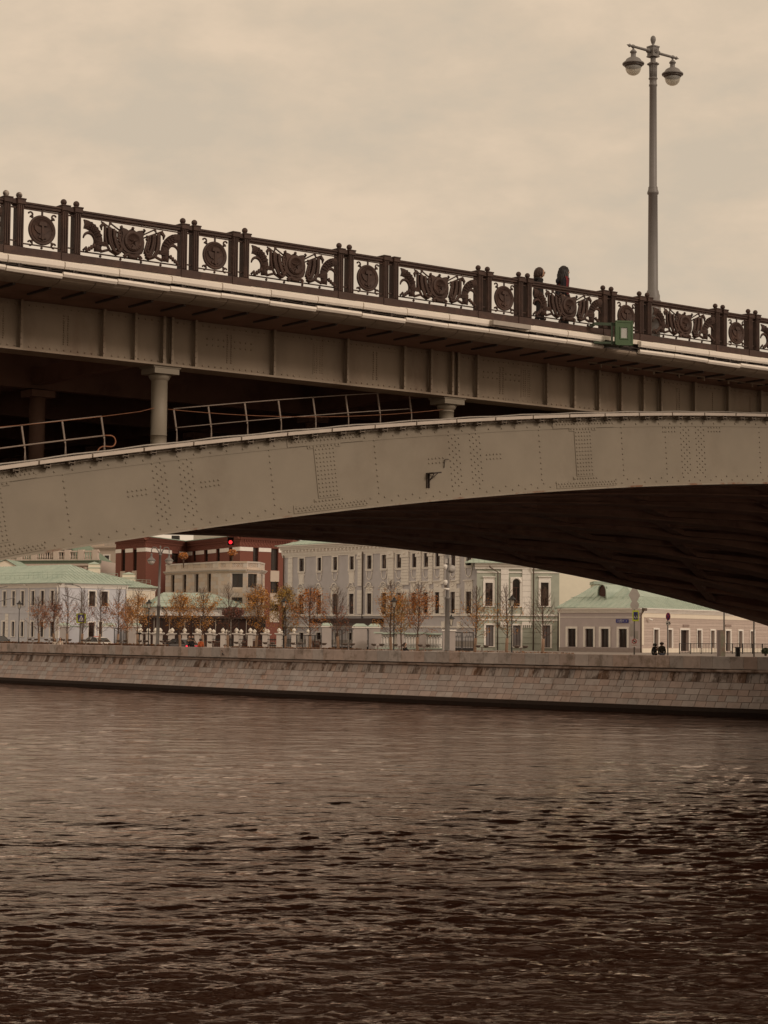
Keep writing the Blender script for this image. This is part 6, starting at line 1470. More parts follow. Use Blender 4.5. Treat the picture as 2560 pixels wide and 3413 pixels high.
shrub(612, px(2, 0, 278)[1], px(2, 0, 350)[1], 274, 33, LEAFS[0], 'left orange topiary ball on the stone terrace', stem=1.2, n=700); shrub(775, px(2, 0, 248)[1], px(2, 0, 315)[1], 271, 30, LEAFS[0], 'right orange topiary ball on the stone terrace', stem=1.6, n=600)
shrub(275, 1832, 1856, 345, 60, LEAFS[2], 'rusty bush on the roof terrace beside the balustrade', n=900)
def hedge(x0, x1, dY, ztop_, name, label, m=HEDGE, depth=.9, hgt=.5, dens=60):
    """x0,x1 photo columns; clipped hedge as leaves over a core"""
    R_ = random.Random(int(x0)); pts = []
    n = max(4, int((x1 - x0) / 40))
    for i in range(n + 1):
        xx = x0 + (x1 - x0) * i / n; Y = 150.0
        for _ in range(10): X = at(xx, 2150, Y)[0]; Y = YW(X) + dY
        pts.append((X, Y))
    X0, Y0 = pts[0]; core = MB(); lf = MB(); root = empty(name, (X0, Y0, gz(X0, Y0)), label, 'hedge')
    for (a, b_) in zip(pts[:-1], pts[1:]):
        core.add([(a[0], a[1], ztop_ - hgt), (b_[0], b_[1], ztop_ - hgt), (b_[0], b_[1] + depth, ztop_ - hgt), (a[0], a[1] + depth, ztop_ - hgt), (a[0], a[1], ztop_ - .06), (b_[0], b_[1], ztop_ - .06), (b_[0], b_[1] + depth, ztop_ - .06), (a[0], a[1] + depth, ztop_ - .06)],
                 [(0, 1, 5, 4), (4, 5, 6, 7), (1, 2, 6, 5), (3, 0, 4, 7), (2, 3, 7, 6)])
        L_ = math.hypot(b_[0] - a[0], b_[1] - a[1])
        for i in range(int(L_ * dens)):
            t = R_.random(); d = R_.random() * depth; top = R_.random() < .65
            z = ztop_ + R_.gauss(-.03, .03) if top else ztop_ - R_.random() * hgt
            if not top: d = R_.uniform(-.05, .03)
            leaf(lf, (a[0] + (b_[0] - a[0]) * t, a[1] + (b_[1] - a[1]) * t + d, z), R_.uniform(.04, .07), R_)
    core.build('hedge_core', mat('hedge_dark', (.08, .035, .02), .95, .2, 4), root); lf.build('hedge_leaves', m, root)['kind'] = 'stuff'
LOWH = mat('low_brown_hedge', (.25, .12, .055), .9, .2, 3, island=.3)
hedge(-60, 560, 6.2, WTOP + .16, 'planter_hedge', 'low brown clipped hedge just above the parapet at the left, before the blue house', LOWH)
hedge(770, 1205, 6.2, WTOP + .10, 'planter_hedge', 'low rusty hedge above the parapet before the palace gate', LOWH); hedge(1208, 1440, 6.2, WTOP + .02, 'planter_hedge', 'low brown hedge strip around the seated man', LOWH)
hedge(1485, 1915, 6.2, WTOP + .03, 'planter_hedge', 'low orange brown hedge strip before the sage green house', LOWH)
def backhedge(x0, x1, y0, y1, Y, label, m=mat('red_hedge', (.17, .055, .035), .9, .2, 4, island=.35)):
    a, b_ = at(x0, y0, Y), at(x1, y1, Y); R_ = random.Random(int(x0)); mb = MB(); root = empty('clipped_hedge', (a[0], Y, b_[2]), label, 'hedge')
    MB().box(a[0] + .05, b_[0] - .05, Y + .06, Y + .8, b_[2] - .4, a[2] - .06).build('hedge_core', MATS['hedge_dark'], root)
    for i in range(int((b_[0] - a[0]) * 90)): leaf(mb, (R_.uniform(a[0], b_[0]), Y + R_.uniform(-.02, .1) + (R_.random() * .7 if R_.random() < .3 else 0), R_.uniform(b_[2] - .2, a[2] + .03)), R_.uniform(.05, .09), R_)
    mb.build('hedge_leaves', m, root)['kind'] = 'stuff'
for x0, x1, yy in ((664, 745, 1180), (806, 892, 1178), (1040, 1072, 1188)): backhedge(x0, x1, px(2, 0, yy)[1], px(2, 0, 1232)[1], 226, 'clipped red hedge behind the fence ' + {664: 'below the bare tree', 806: 'below the beige bay', 1040: 'left of the big grey gate'}[x0])
backhedge(1508, 1580, px(4, 0, 1108)[1], px(4, 0, 1148)[1], 206, 'dark green bushes behind the right iron gate', mat('dark_green_leaves', (.045, .055, .025), .9, .2, 4, island=.3))

# ================================================================== BLACK LANTERNS
IRB = mat('lantern_black', (.016, .013, .012), .45, .2, 6)
LGL = mat('lantern_glass', (.55, .50, .42), .2, .1, 8, spec=.5)
def lantern(pxx, ytop, label, dY=6.0):
    Y = 150.0
    for _ in range(12): X = at(pxx, 2150, Y)[0]; Y = YW(X) + dY
    X = at(pxx, ytop, Y)[0]; zg = gz(X, Y); H = at(pxx, ytop, Y)[2] - zg
    root = empty('lantern_post', (X, Y, zg), label, 'street lamp', 'black lantern posts on the embankment'); h = H - .95
    MB().lathe([(.17, 0), (.17, .12), (.12, .2), (.12, .75), (.14, .8), (.07, .88), (.055, 1.0), (.045, h * .6), (.06, h * .6 + .03), (.04, h * .6 + .1), (.035, h - .1), (.06, h - .05), (.03, h)], (X, Y, zg), 10).build('post', IRB, root)
    a = MB()
    for k in range(4):
        t = pi / 4 + k * pi / 2; c, s = math.cos(t), math.sin(t); a.tube([(X + .05 * c, Y + .05 * s, zg + h), (X + .16 * c, Y + .16 * s, zg + h + .12), (X + .24 * c, Y + .24 * s, zg + h + .52)], .018, 4)
    a.lathe([(.34, h + .52), (.30, h + .60), (.12, h + .72), (.10, h + .76), (.13, h + .79), (.05, h + .85), (.02, h + .95)], (X, Y, zg), 8); a.lathe([(.06, h), (.10, h + .05)], (X, Y, zg), 8)
    a.build('lantern_frame', IRB, root)
    MB().lathe([(.09, h + .08), (.20, h + .50)], (X, Y, zg), 6, smooth=False).build('lantern_glass', LGL, root)
for x, y, lb in ((65, 2000, 'black lantern post in front of the pale blue house left windows'), (497, 1996, 'black lantern post before the cream house, left of the tall double lamp'), (948, 1990, 'black lantern post in the amber tree at the palace corner'),
                 (1314, 1988, 'black lantern post beside the seated man in black'), (1707, 1981, 'black lantern post before the sage green house arched window')): lantern(x, y, lb)
def small_lantern(pxx, py, Y):
    X, _, z = at(pxx, py, Y); root = empty('wall_lantern', (X, Y, z), 'black four sided lantern on top of the grey gate pillar', 'lantern'); a = MB()
    for k in range(4): t = pi / 4 + k * pi / 2; a.tube([(X + .1 * math.cos(t), Y + .1 * math.sin(t), z), (X + .3 * math.cos(t), Y + .3 * math.sin(t), z + .75)], .025, 4)
    a.lathe([(.12, 0), (.06, .08)], (X, Y, z), 8).lathe([(.42, .75), (.36, .85), (.12, 1.0), (.03, 1.2)], (X, Y, z), 8); a.build('frame', IRB, root); MB().lathe([(.1, .06), (.24, .74)], (X, Y, z), 6, smooth=False).build('glass', LGL, root)
# tall grey poles on the embankment
def place(pxx, dY, py=2150):
    Y = 150.0
    for _ in range(12): X = at(pxx, py, Y)[0]; Y = YW(X) + dY
    return X, Y, gz(X, Y)
def twin_lamp_small():
    X, Y, zg = place(524, 6.5); zt = at(532, px(2, 0, 215)[1], Y)[2]; xt = at(535, 1830, Y)[0]; H = zt - zg
    root = empty('double_arm_lamp', (X, Y, zg), 'tall grey lamp post with two drooping bell lamps before the red brick block', 'street lamp')
    T = lambda h: (X + (xt - X) * h / H, Y, zg + h)
    k = (H) / 10.2
    mb = MB(); mb.tube([T(h) for h in (0, .5, .52, .9, .95, 1.0, 4.6, 4.62, 4.8, 4.82, H - .9, H - .88, H - .8, H - .78, H - .1)], [.30, .30, .24, .24, .27, .17, .15, .20, .20, .13, .11, .16, .16, .08, .06], 12); mb.build('pole', LAMP_P, root)
    P = T(H - .55); mb = MB(); mb.ball((P[0], P[1], P[2] + .5), .09, 8); mb.build('finial', LAMP_P, root)
    for sx in (-1, 1):
        a = MB(); a.tube([(P[0] + sx * .05, Y, P[2] - .35), (P[0] + sx * .2, Y, P[2] + .1), (P[0] + sx * .45, Y, P[2] + .42), (P[0] + sx * .72, Y, P[2] + .42), (P[0] + sx * .85, Y, P[2] + .2), (P[0] + sx * .85, Y, P[2] - .1)], [.07, .06, .055, .05, .045, .04], 7); ar = a.build('arm', LAMP_P, root)
        hd = MB().lathe([(.42, -.80), (.43, -.76), (.36, -.66), (.25, -.55), (.10, -.42), (.09, -.2), (.12, -.15), (.04, -.05)], (P[0] + sx * .85, Y, P[2] - .1), 16).build('lamp_head', LAMP_P, root)
        MB().lathe([(.02, -1.18), (.2, -1.10), (.32, -.95), (.36, -.80)], (P[0] + sx * .85, Y, P[2] - .1), 14).build('glass_bowl', mat('pearl_glass', (.55, .50, .45), .2, .05, 3), hd)
twin_lamp_small()
def camera_pole():
    X, Y, zg = place(1490, 7.0); H = 13.5; xt = at(1493.5, 1850, Y)[0]; hq = at(1493.5, 1850, Y)[2] - zg
    root = empty('camera_pole', (X, Y, zg), 'thick grey pole carrying cameras and boxes, passing up behind the bridge', 'pole')
    T = lambda h: (X + (xt - X) * h / hq, Y, zg + h); zz = lambda y: at(1490, px(3, 0, y)[1], Y)[2] - zg
    mb = MB(); mb.tube([T(h) for h in (0, .35, .37, .8, .82, .92, .94, zz(762), zz(758), zz(740), zz(736), H)], [.34, .34, .29, .27, .29, .29, .22, .19, .23, .23, .15, .11], 14); mb.build('pole', LAMP_P, root)
    def bx(x0, x1, y0, y1, name, m=mat('pale_equipment', (.50, .46, .42), .5, .1, 4), dy=-.1):
        a, b_ = at(px(3, x0), px(3, 0, y0)[1], Y + dy), at(px(3, x1), px(3, 0, y1)[1], Y + dy); MB().box(a[0], b_[0], Y + dy - .12, Y + dy + .1, b_[2], a[2]).build(name, m, root)
    bx(1485, 1510, 345, 390, 'equipment_box'); bx(1528, 1548, 335, 400, 'antenna_panel'); bx(1463, 1486, 675, 728, 'equipment_box', CASING_G); bx(1478, 1498, 608, 655, 'mount_box', PIPE)
    for x, y in ((1488, 432), (1490, 590)):
        c = at(px(3, x), px(3, 0, y)[1], Y - .2); MB().lathe([(.02, -.22), (.11, -.18), (.13, -.08), (.17, -.02), (.17, .16), (.1, .22)], c, 12).build('dome_camera', WHITE, root)
    c = at(px(3, 1497), px(3, 0, 656)[1], Y - .25); MB().tube([(c[0] - .2, c[1], c[2] + .02), (c[0] + .25, c[1] - .1, c[2] - .02)], .09, 8).build('bullet_camera', WHITE, root)
    c = at(px(3, 1553), px(3, 0, 450)[1], Y - .1); MB().lathe([(.01, -.12), (.22, -.03), (.31, .03), (.33, .04), (.01, -.08)], c, 16, axis='y').build('dish_antenna', mat('pale_equipment', (.5, .46, .42)), root)
    c = at(px(3, 1500), px(3, 0, 530)[1], Y); mb = MB().tube([(c[0] + .1, Y - .1, c[2]), (c[0] + .4, Y - .1, c[2] - .1), (c[0] + .3, Y - .1, c[2] - .3)], .03, 4); mb.build('loudspeaker', CASING_G, root)
camera_pole()
def road_lamp():
    X, Y, zg = place(268, 9.5); root = empty('road_lamp', (X, Y, zg), 'grey road lamp post with two level arms and crossing sign before the blue house', 'street lamp')
    P = lambda x, y: at(px(1, x), px(1, 0, y)[1], Y)
    a, b_ = P(826, 1215), P(840, 690); MB().tube([(a[0], Y, zg), (a[0], Y, a[2]), (b_[0], Y, b_[2])], [.2, .19, .09], 10).build('pole', LAMP_P, root)
    MB().tube([P(840, 700), P(838, 655), P(820, 632), P(780, 618), P(735, 610)], .05, 6).build('upper_arm', LAMP_P, root); MB().tube([P(835, 775), P(780, 755), P(640, 712)], .045, 6).build('lower_arm', LAMP_P, root)
    c = P(712, 606); MB().box(c[0] - .5, c[0] + .35, Y - .12, Y + .12, c[2] - .05, c[2] + .06).build('lamp_head', LAMP_P, root)
    c = P(836, 955); MB().box(c[0] - .5, c[0] + .5, Y - .3, Y - .26, c[2] - .5, c[2] + .5).build('sign_border', SYEL, root)
    MB().box(c[0] - .35, c[0] + .35, Y - .312, Y - .301, c[2] - .38, c[2] + .38).build('sign_panel', SBLUE, root); MB().add([(c[0] - .27, Y - .32, c[2] - .28), (c[0] + .27, Y - .32, c[2] - .28), (c[0], Y - .32, c[2] + .30)], [(0, 1, 2)]).build('sign_triangle', SWHITE, root)
    m = MB().box(c[0] - .04, c[0] + .05, Y - .33, Y - .322, c[2] - .1, c[2] + .1).box(c[0] - .12, c[0] - .05, Y - .33, Y - .322, c[2] - .24, c[2] - .1).box(c[0] + .05, c[0] + .12, Y - .33, Y - .322, c[2] - .24, c[2] - .1).build('walking_figure', IRB, root)
SYEL = mat('sign_yellow_green', (.50, .56, .04), .5, .03, 3)
road_lamp()
X, Y, zg = place(-40, 9.5); root = empty('road_lamp', (X, Y, zg), 'road lamp outside the left edge, its grey arms reaching into view', 'street lamp')
P = lambda x, y: at(px(1, x), px(1, 0, y)[1], Y)
MB().tube([(X, Y, zg), P(-110, 690)], [.2, .09], 10).build('pole', LAMP_P, root); MB().tube([P(-110, 700), P(-60, 660), P(10, 640), P(75, 628)], .05, 6).build('upper_arm', LAMP_P, root); MB().tube([P(-110, 812), P(0, 780), P(150, 742)], .045, 6).build('lower_arm', LAMP_P, root)

# ---- road signs, right
def sign_post():
    X, Y, zg = place(2114, 9.0); P = lambda x, y: at(px(5, x), px(5, 0, y)[1], Y); root = empty('sign_post', (X, Y, zg), 'sign post with yellow bordered crossing sign, grey sign backs and small plates', 'sign post')
    k = Y / F * .33755
    t = P(341, 345); MB().tube([(X, Y, zg), (t[0], Y, t[2])], .055, 8).build('post', LAMP_P, root)
    SB = mat('sign_back_grey', (.42, .38, .34), .5, .08, 4)
    c = P(339, 395); MB().prism([(c[0] - .45, c[2]), (c[0], c[2] - .85), (c[0] + .42, c[2] - .03), (c[0], c[2] + .82)], Y - .12, Y - .09).build('diamond_sign_back', SB, root)
    c = P(340, 495); MB().lathe([(.01, 0), (.33, 0), (.33, .03), (.01, .03)], (c[0], Y - .1, c[2]), 24, axis='y', smooth=False).build('round_sign_back', SB, root)
    for o in list(root.children)[-1:]:
        pass
    h = (P(318, 546), P(380, 654)); MB().box(h[0][0], h[1][0], Y - .16, Y - .11, h[1][2], h[0][2]).build('sign_border', SYEL, root)
    g_ = (P(329, 562), P(371, 637)); MB().box(g_[0][0], g_[1][0], Y - .172, Y - .161, g_[1][2], g_[0][2]).build('sign_panel', SBLUE, root)
    a, b_, c = P(331, 625), P(369, 625), P(351, 566); MB().add([(a[0], Y - .18, a[2]), (b_[0], Y - .18, b_[2]), (c[0], Y - .18, c[2])], [(0, 1, 2)]).build('sign_triangle', SWHITE, root)
    c = P(351, 597); m = MB(); yy = Y - .19; m.ball((c[0], yy, c[2] + .17), .05, 6); m.tube([(c[0], yy, c[2] + .12), (c[0], yy, c[2] - .05)], .05, 5); m.tube([(c[0], yy, c[2] - .04), (c[0] - .12, yy, c[2] - .26)], .028, 4); m.tube([(c[0], yy, c[2] - .04), (c[0] + .11, yy, c[2] - .26)], .028, 4); m.tube([(c[0] - .13, yy, c[2]), (c[0], yy, c[2] + .08), (c[0] + .13, yy, c[2] + .01)], .024, 4); m.build('walking_figure', IRB, root)
    for x0, x1, y0, y1 in ((294, 328, 672, 805), (344, 376, 750, 828)):
        a, b_ = P(x0, y0), P(x1, y1); MB().box(a[0], b_[0], Y - .1, Y - .06, b_[2], a[2]).build('plate_back', SB, root)
    a, b_ = P(316, 826), P(355, 908); pl = MB().box(a[0], b_[0], Y - .14, Y - .11, b_[2], a[2]).build('notice_plate', SWHITE, root)
    RED = mat('sign_red', (.45, .03, .03), .5, .03, 3); c = P(336, 851); mb = MB().tube([(c[0] + .16 * math.cos(a), Y - .15, c[2] + .16 * math.sin(a)) for a in np.linspace(0, 2 * pi, 17)], .028, 4); mb.tube([(c[0] - .1, Y - .155, c[2] + .1), (c[0] + .1, Y - .155, c[2] - .1)], .022, 4)
    for y_ in (868, 889): q_ = P(336, y_); mb.box(q_[0] - .2, q_[0] + .2, Y - .150, Y - .141, q_[2] - .015, q_[2] + .015)
    mb.build('ban_symbol', RED, pl); c2 = P(336, 850); MB().tube([(c2[0] - .06, Y - .15, c2[2] + .02), (c2[0] + .07, Y - .15, c2[2] - .04)], .04, 5).build('ban_pictogram', IRB, pl)
sign_post()
def nostop():
    X, Y, zg = place(2226, 9.0); P = lambda x, y: at(px(5, x), px(5, 0, y)[1], Y); root = empty('no_stopping_sign', (X, Y, zg), 'round blue and red no stopping sign with tow plate on a thin grey post', 'road sign')
    t = P(669, 580); MB().tube([(X, Y, zg), (t[0], Y, t[2])], .05, 8).build('post', LAMP_P, root)
    c = P(671, 607); r_ = 22 * .33755 * Y / F * 1.05; zr_ = 38 * .33755 * Y / F
    def disc(r, z, m, name, yy): 
        n = 28; MB().prism([(c[0] + r * math.cos(2 * pi * i / n), c[2] + z * math.sin(2 * pi * i / n)) for i in range(n)], Y - yy, Y - yy + .02).build(name, m, root)
    RED = MATS['sign_red']; disc(r_, zr_, RED, 'sign_rim', .10); disc(r_ * .8, zr_ * .84, SBLUE, 'sign_face', .125)
    for sg in (-1, 1): MB().tube([(c[0] - r_ * .6, Y - .13, c[2] - sg * zr_ * .6), (c[0] + r_ * .6, Y - .13, c[2] + sg * zr_ * .6)], .03, 4).build('cross_bar', RED, root)
    a, b_ = P(650, 655), P(692, 691); pl = MB().box(a[0], b_[0], Y - .12, Y - .09, b_[2], a[2]).build('tow_plate', SWHITE, root); c3 = ((a[0] + b_[0]) / 2, (a[2] + b_[2]) / 2)
    MB().prism([(c3[0] - .17, c3[1] - .05), (c3[0] - .02, c3[1] - .05), (c3[0] - .02, c3[1] + .0), (c3[0] - .10, c3[1] + .05)], Y - .135, Y - .125).prism([(c3[0] + .02, c3[1] + .02), (c3[0] + .18, c3[1] - .09), (c3[0] + .18, c3[1] - .02), (c3[0] + .05, c3[1] + .10)], Y - .135, Y - .125).build('tow_pictogram', IRB, pl)
nostop()
for pxx, y0, y1, lb in ((2413.5, 568, 975, 'thin grey post behind the information slab'), (2513, 640, 975, 'thin grey post nearest the right edge by the iron fence')):
    X, Y, zg = place(pxx, 9.5); zt = at(pxx, px(5, 0, y0)[1] - 40, Y)[2]; root = empty('steel_post', (X, Y, zg), lb, 'post'); MB().tube([(X, Y, zg), (X, Y, zt)], .055, 8).build('shaft', LAMP_P, root); MB().lathe([(.1, 0), (.1, .08), (.06, .12)], (X, Y, zg), 8).build('base', LAMP_P, root)
X, Y, zg = place(2406, 7.5); a, b_ = at(px(5, 1184), px(5, 0, 741)[1], Y), at(px(5, 1237), px(5, 0, 975)[1], Y); root = empty('information_slab', (X, Y, zg), 'upright pale information slab with greenish map face on the embankment', 'information board')
MB().box(a[0], b_[0], Y, Y + .3, zg, a[2]).build('slab', mat('slab_edge', (.62, .53, .47), .6, .1, 3), root); MB().box(a[0] + .08, b_[0] - .02, Y - .015, Y - .002, zg + .3, a[2] - .05).build('map_face', mat('map_face', (.62, .62, .50), .5, .2, 3, col2=(.70, .56, .46), c2=(.5, .6)), root); MB().box(a[0] - .18, a[0] - .002, Y + .05, Y + .35, zg, a[2]).build('side_panel', PINK, root)
X, Y, zg = place(2460, 9.0); root = empty('litter_bin', (X, Y, zg), 'dark square litter bin by the iron fence at the right', 'bin'); a, b_ = at(px(5, 1345), px(5, 0, 908)[1], Y), at(px(5, 1384), px(5, 0, 975)[1], Y)
MB().box(a[0], b_[0], Y, Y + .4, zg, a[2] - .08).build('body', IRB, root); MB().box(a[0] - .03, b_[0] + .03, Y - .03, Y + .43, a[2] - .08, a[2]).build('lid', IRB, root)
# iron fence right
def bar_fence(p0, p1, z0, z1, name, label, step=.17, m=IRONB, posts=6, group=None, low=None):
    F_ = Face(p0, p1); root = empty(name, (*p0, z0), label, 'fence', group); mb = MB(); u = 0.0
    while u < F_.len: mb.box(u - .012, u + .012, -.012, .012, z0 + .08, z1, F_); u += step
    mb.build('bars', m, root)['kind'] = 'stuff'
    for z in (z0 + .1, z1): MB().box(0, F_.len, -.025, .025, z - .025, z + .025, F_).build('rail', m, root)
    for i in range(posts + 1): u = F_.len * i / posts; MB().box(u - .035, u + .035, -.035, .035, z0 - .1, z1 + .03, F_).build('fence_post', m, root)
    return F_, root
a0 = at(px(5, 785), 2150, 190); a1 = at(px(5, 1700), 2150, 202)
bar_fence((a0[0], 190), (a1[0], 202), gz(a0[0], 190), at(2400, px(5, 0, 874)[1], 196)[2], 'iron_fence', 'low dark iron bar fence in front of the patterned house at the right', .26, posts=9)
shr = at(2552, 2170, 175); shrub(2552, 2160, 2180, 175, 26, MATS['dark_green_leaves'], 'small dark bush at the right edge above the parapet', n=300)

# ---- twin bowl spotlights
SPT = mat('spotlight_housing', (.20, .155, .13), .6, .15, 6)
def spot(pxx, label, dY=5.2, rz=0.0):
    X, Y, zg = place(pxx, dY); root = empty('twin_spotlight', (X, Y, zg), label, 'spotlight', 'twin bowl spotlights along the embankment')
    h = WTOP + .38 - zg; MB().tube([(X, Y, zg), (X, Y, zg + h)], .06, 8).box(X - .35, X + .35, Y - .03, Y + .03, zg + h - .05, zg + h).build('stand', SPT, root)
    for sx in (-1, 1): MB().lathe([(.04, -.04), (.17, .0), (.21, .10), (.24, .12), (.24, .16), (.02, .14)], (X + sx * .33 * math.cos(rz), Y, zg + h), 14).build('bowl', SPT, root)
for x, lb in ((109, 'before the pale blue house, leftmost'), (164, 'before the pale blue house corner'), (221, 'right of the woman in the white coat'), (286, 'in front of the white car roof'), (344, 'behind the white car, right'), (406, 'before the iron gate of the blue house'), (477, 'left of the tall double lamp'), (550, 'before the dark car'),
              (711, 'between the orange coat and the bare tree'), (799, 'below the beige stone bay'), (896, 'before the fence pillars, left of the palace corner lantern'), (989, 'right of the palace corner lantern'), (1068, 'left of the grey gate pillar'), (1162, 'before the big grey gate pillar'), (1259, 'left of the black lantern and seated man'),
              (1331, 'directly left of the seated man'), (1414, 'right of the seated man'), (1607, 'at the left corner of the sage green house'), (1737, 'between the two bare trees before the sage green house')): spot(x, 'brown twin bowl spotlight ' + lb)

# ================================================================== WHITE PILLAR FENCE with pine cone finials
PIL = mat('pillar_plaster', (.52, .465, .42), .9, .08, 3, .002, 20); CONE = mat('cone_white', (.72, .66, .58), .8, .06, 5)
def pfence(specs, Y, label, capy, group='white pillar fences with cone finials'):
    X0 = at(specs[0][0], 2150, Y)[0]; root = empty('pillar_fence', (X0, Y, 3.7), label, 'fence', group); prev = None; z0 = 3.45
    zcap, ztop_ = capy; first = None
    for pxx, w_ in specs:
        X = at(pxx, 2110, Y)[0]; zb_ = at(pxx, zcap, Y)[2]; zt = at(pxx, ztop_, Y)[2]; hw = w_ / 2 / F * Y
        p_ = MB().box(X - hw, X + hw, Y - .3, Y + .3, z0, zb_ - .12).build('pillar', PIL, root); MB().box(X - hw - .22, X + hw + .22, Y - .45, Y + .45, zb_ - .12, zb_).box(X - hw - .1, X + hw + .1, Y - .36, Y + .36, zb_ - .2, zb_ - .121).build('pillar_cap', PIL, p_)
        H = zt - zb_; MB().lathe([(.22, 0), (.18, .05 * H), (.08, .14 * H), (.09, .20 * H), (.20, .28 * H), (.245, .42 * H), (.235, .56 * H), (.17, .74 * H), (.08, .90 * H), (.01, H)], (X, Y, zb_), 12).build('cone_finial', CONE, p_)
        if prev is not None:
            a = prev; mb = MB(); u = a + .15
            while u < X - hw: mb.box(u - .018, u + .018, Y - .018, Y + .018, z0 + .1, zb_ - .5); u += .22
            mb.box(a, X - hw, Y - .03, Y + .03, zb_ - .75, zb_ - .69); mb.box(a, X - hw, Y - .03, Y + .03, z0 + .55, z0 + .61); mb.build('bar_panel', IRONB, root); MB().box(a, X - hw, Y - .22, Y + .22, z0 - .1, z0 + .35).build('fence_base', PIL, root)
        prev = X + hw
    return root
fr = [(2, x) for x in (58, 105, 228, 355, 482, 612, 748, 886, 1028, 1178, 1322, 1475)]
pfence([(px(z, x), 15 + i * .15) for i, (z, x) in enumerate(fr)], 218, 'front row of white fence pillars with cone finials before the brown pavilion', (px(2, 0, 1106)[1], px(2, 0, 1052)[1]))
pfence([(px(2, x), 12) for x in (207, 508, 652, 792, 934, 1071, 1207, 1340)], 228, 'rear row of smaller white fence pillars with cone finials behind the front row', (px(2, 0, 1115)[1], px(2, 0, 1066)[1]))
pfence([(px(1, x), 15) for x in (1412, 1441, 1519, 1593, 1640)], 222, 'left end of the white cone topped fence beside the tall double lamp', (px(1, 0, 1100)[1], px(1, 0, 1052)[1]))
pfence([(px(3, x), 14) for x in (88,)] , 214, 'single white cone topped pillar left of the big grey gate', (px(3, 0, 1112)[1], px(3, 0, 1062)[1]))
bar_fence((at(px(2, 1500), 2150, 214)[0], 214), (at(px(3, 215), 2150, 212)[0], 212), 3.5, at(px(3, 140), px(3, 0, 1130)[1], 213)[2], 'iron_fence', 'thin iron bar fence between the cone topped pillars and the big grey gate', .22, posts=4)

# ---- grey gates and walls
GCAP = ROOF
def gpillar(name, z, x0, x1, ytop, Y, label, m=GREYP, ybase=None, cap=True):
    P0_, P1_ = at(px(z, x0), px(z, 0, ytop)[1], Y), at(px(z, x1), px(z, 0, ytop)[1], Y); root = empty(name, (P0_[0], Y, 3.6), label, 'pillar'); t = P0_[2]
    MB().box(P0_[0] + .1, P1_[0] - .1, Y, Y + 1.2, 3.4, t - .45).build('shaft', m, root)
    MB().box(P0_[0], P1_[0], Y - .1, Y + 1.3, t - .449, t - .30).build('cap_moulding', WHITE, root)
    cx_ = (P0_[0] + P1_[0]) / 2
    if cap: MB().add([(P0_[0] - .05, Y - .15, t - .299), (P1_[0] + .05, Y - .15, t - .299), (P1_[0] + .05, Y + 1.35, t - .299), (P0_[0] - .05, Y + 1.35, t - .299), (cx_ - .4, Y + .5, t), (cx_ + .4, Y + .5, t), (cx_ + .4, Y + .8, t), (cx_ - .4, Y + .8, t)], [(0, 1, 5, 4), (1, 2, 6, 5), (2, 3, 7, 6), (3, 0, 4, 7), (4, 5, 6, 7), (3, 2, 1, 0)]).build('sheet_cap', ROOF, root)
    return root
gpillar('gate_pillar', 3, 216, 330, 1000, 205, 'grey rendered gate pillar with green cap, left of the double iron gate'); gpillar('gate_pillar', 3, 532, 696, 1008, 205, 'wide grey gate pillar with green cap between the two iron gates'); gpillar('gate_pillar', 3, 696, 832, 1010, 205.6, 'grey gate pillar with green cap right of the small iron gate')
gpillar('gate_pillar', 1, 605, 705, 1000, 226, 'grey pillar with green cap at the corner of the pale blue house'); gpillar('gate_pillar', 1, 1046, 1172, 1002, 226, 'broad grey gate pillar left of the dark gate by the blue house', BLUE); gpillar('gate_pillar', 1, 1308, 1442, 1002, 226, 'broad grey gate pillar right of the dark gate by the blue house')
gpillar('gate_pillar', 3, 1455, 1602, 1040, 200, 'tall grey gate pillar behind the camera pole, topped by a lantern', cap=False)
small_lantern(px(3, 1548), px(3, 0, 1035)[1], 200.5)
a, b_ = at(px(1, 700), 2150, 227), at(px(1, 890), 2150, 227); zt = at(250, px(1, 0, 1030)[1], 227)[2]; root = empty('garden_wall', (a[0], 227, 3.6), 'plain pale garden wall beside the corner pillar of the blue house', 'wall'); MB().box(a[0], b_[0], 227, 227.5, 3.4, zt - .1).build('wall_body', BLUE, root); MB().box(a[0] - .05, b_[0] + .05, 226.9, 227.6, zt - .1, zt).build('coping', ROOF, root)
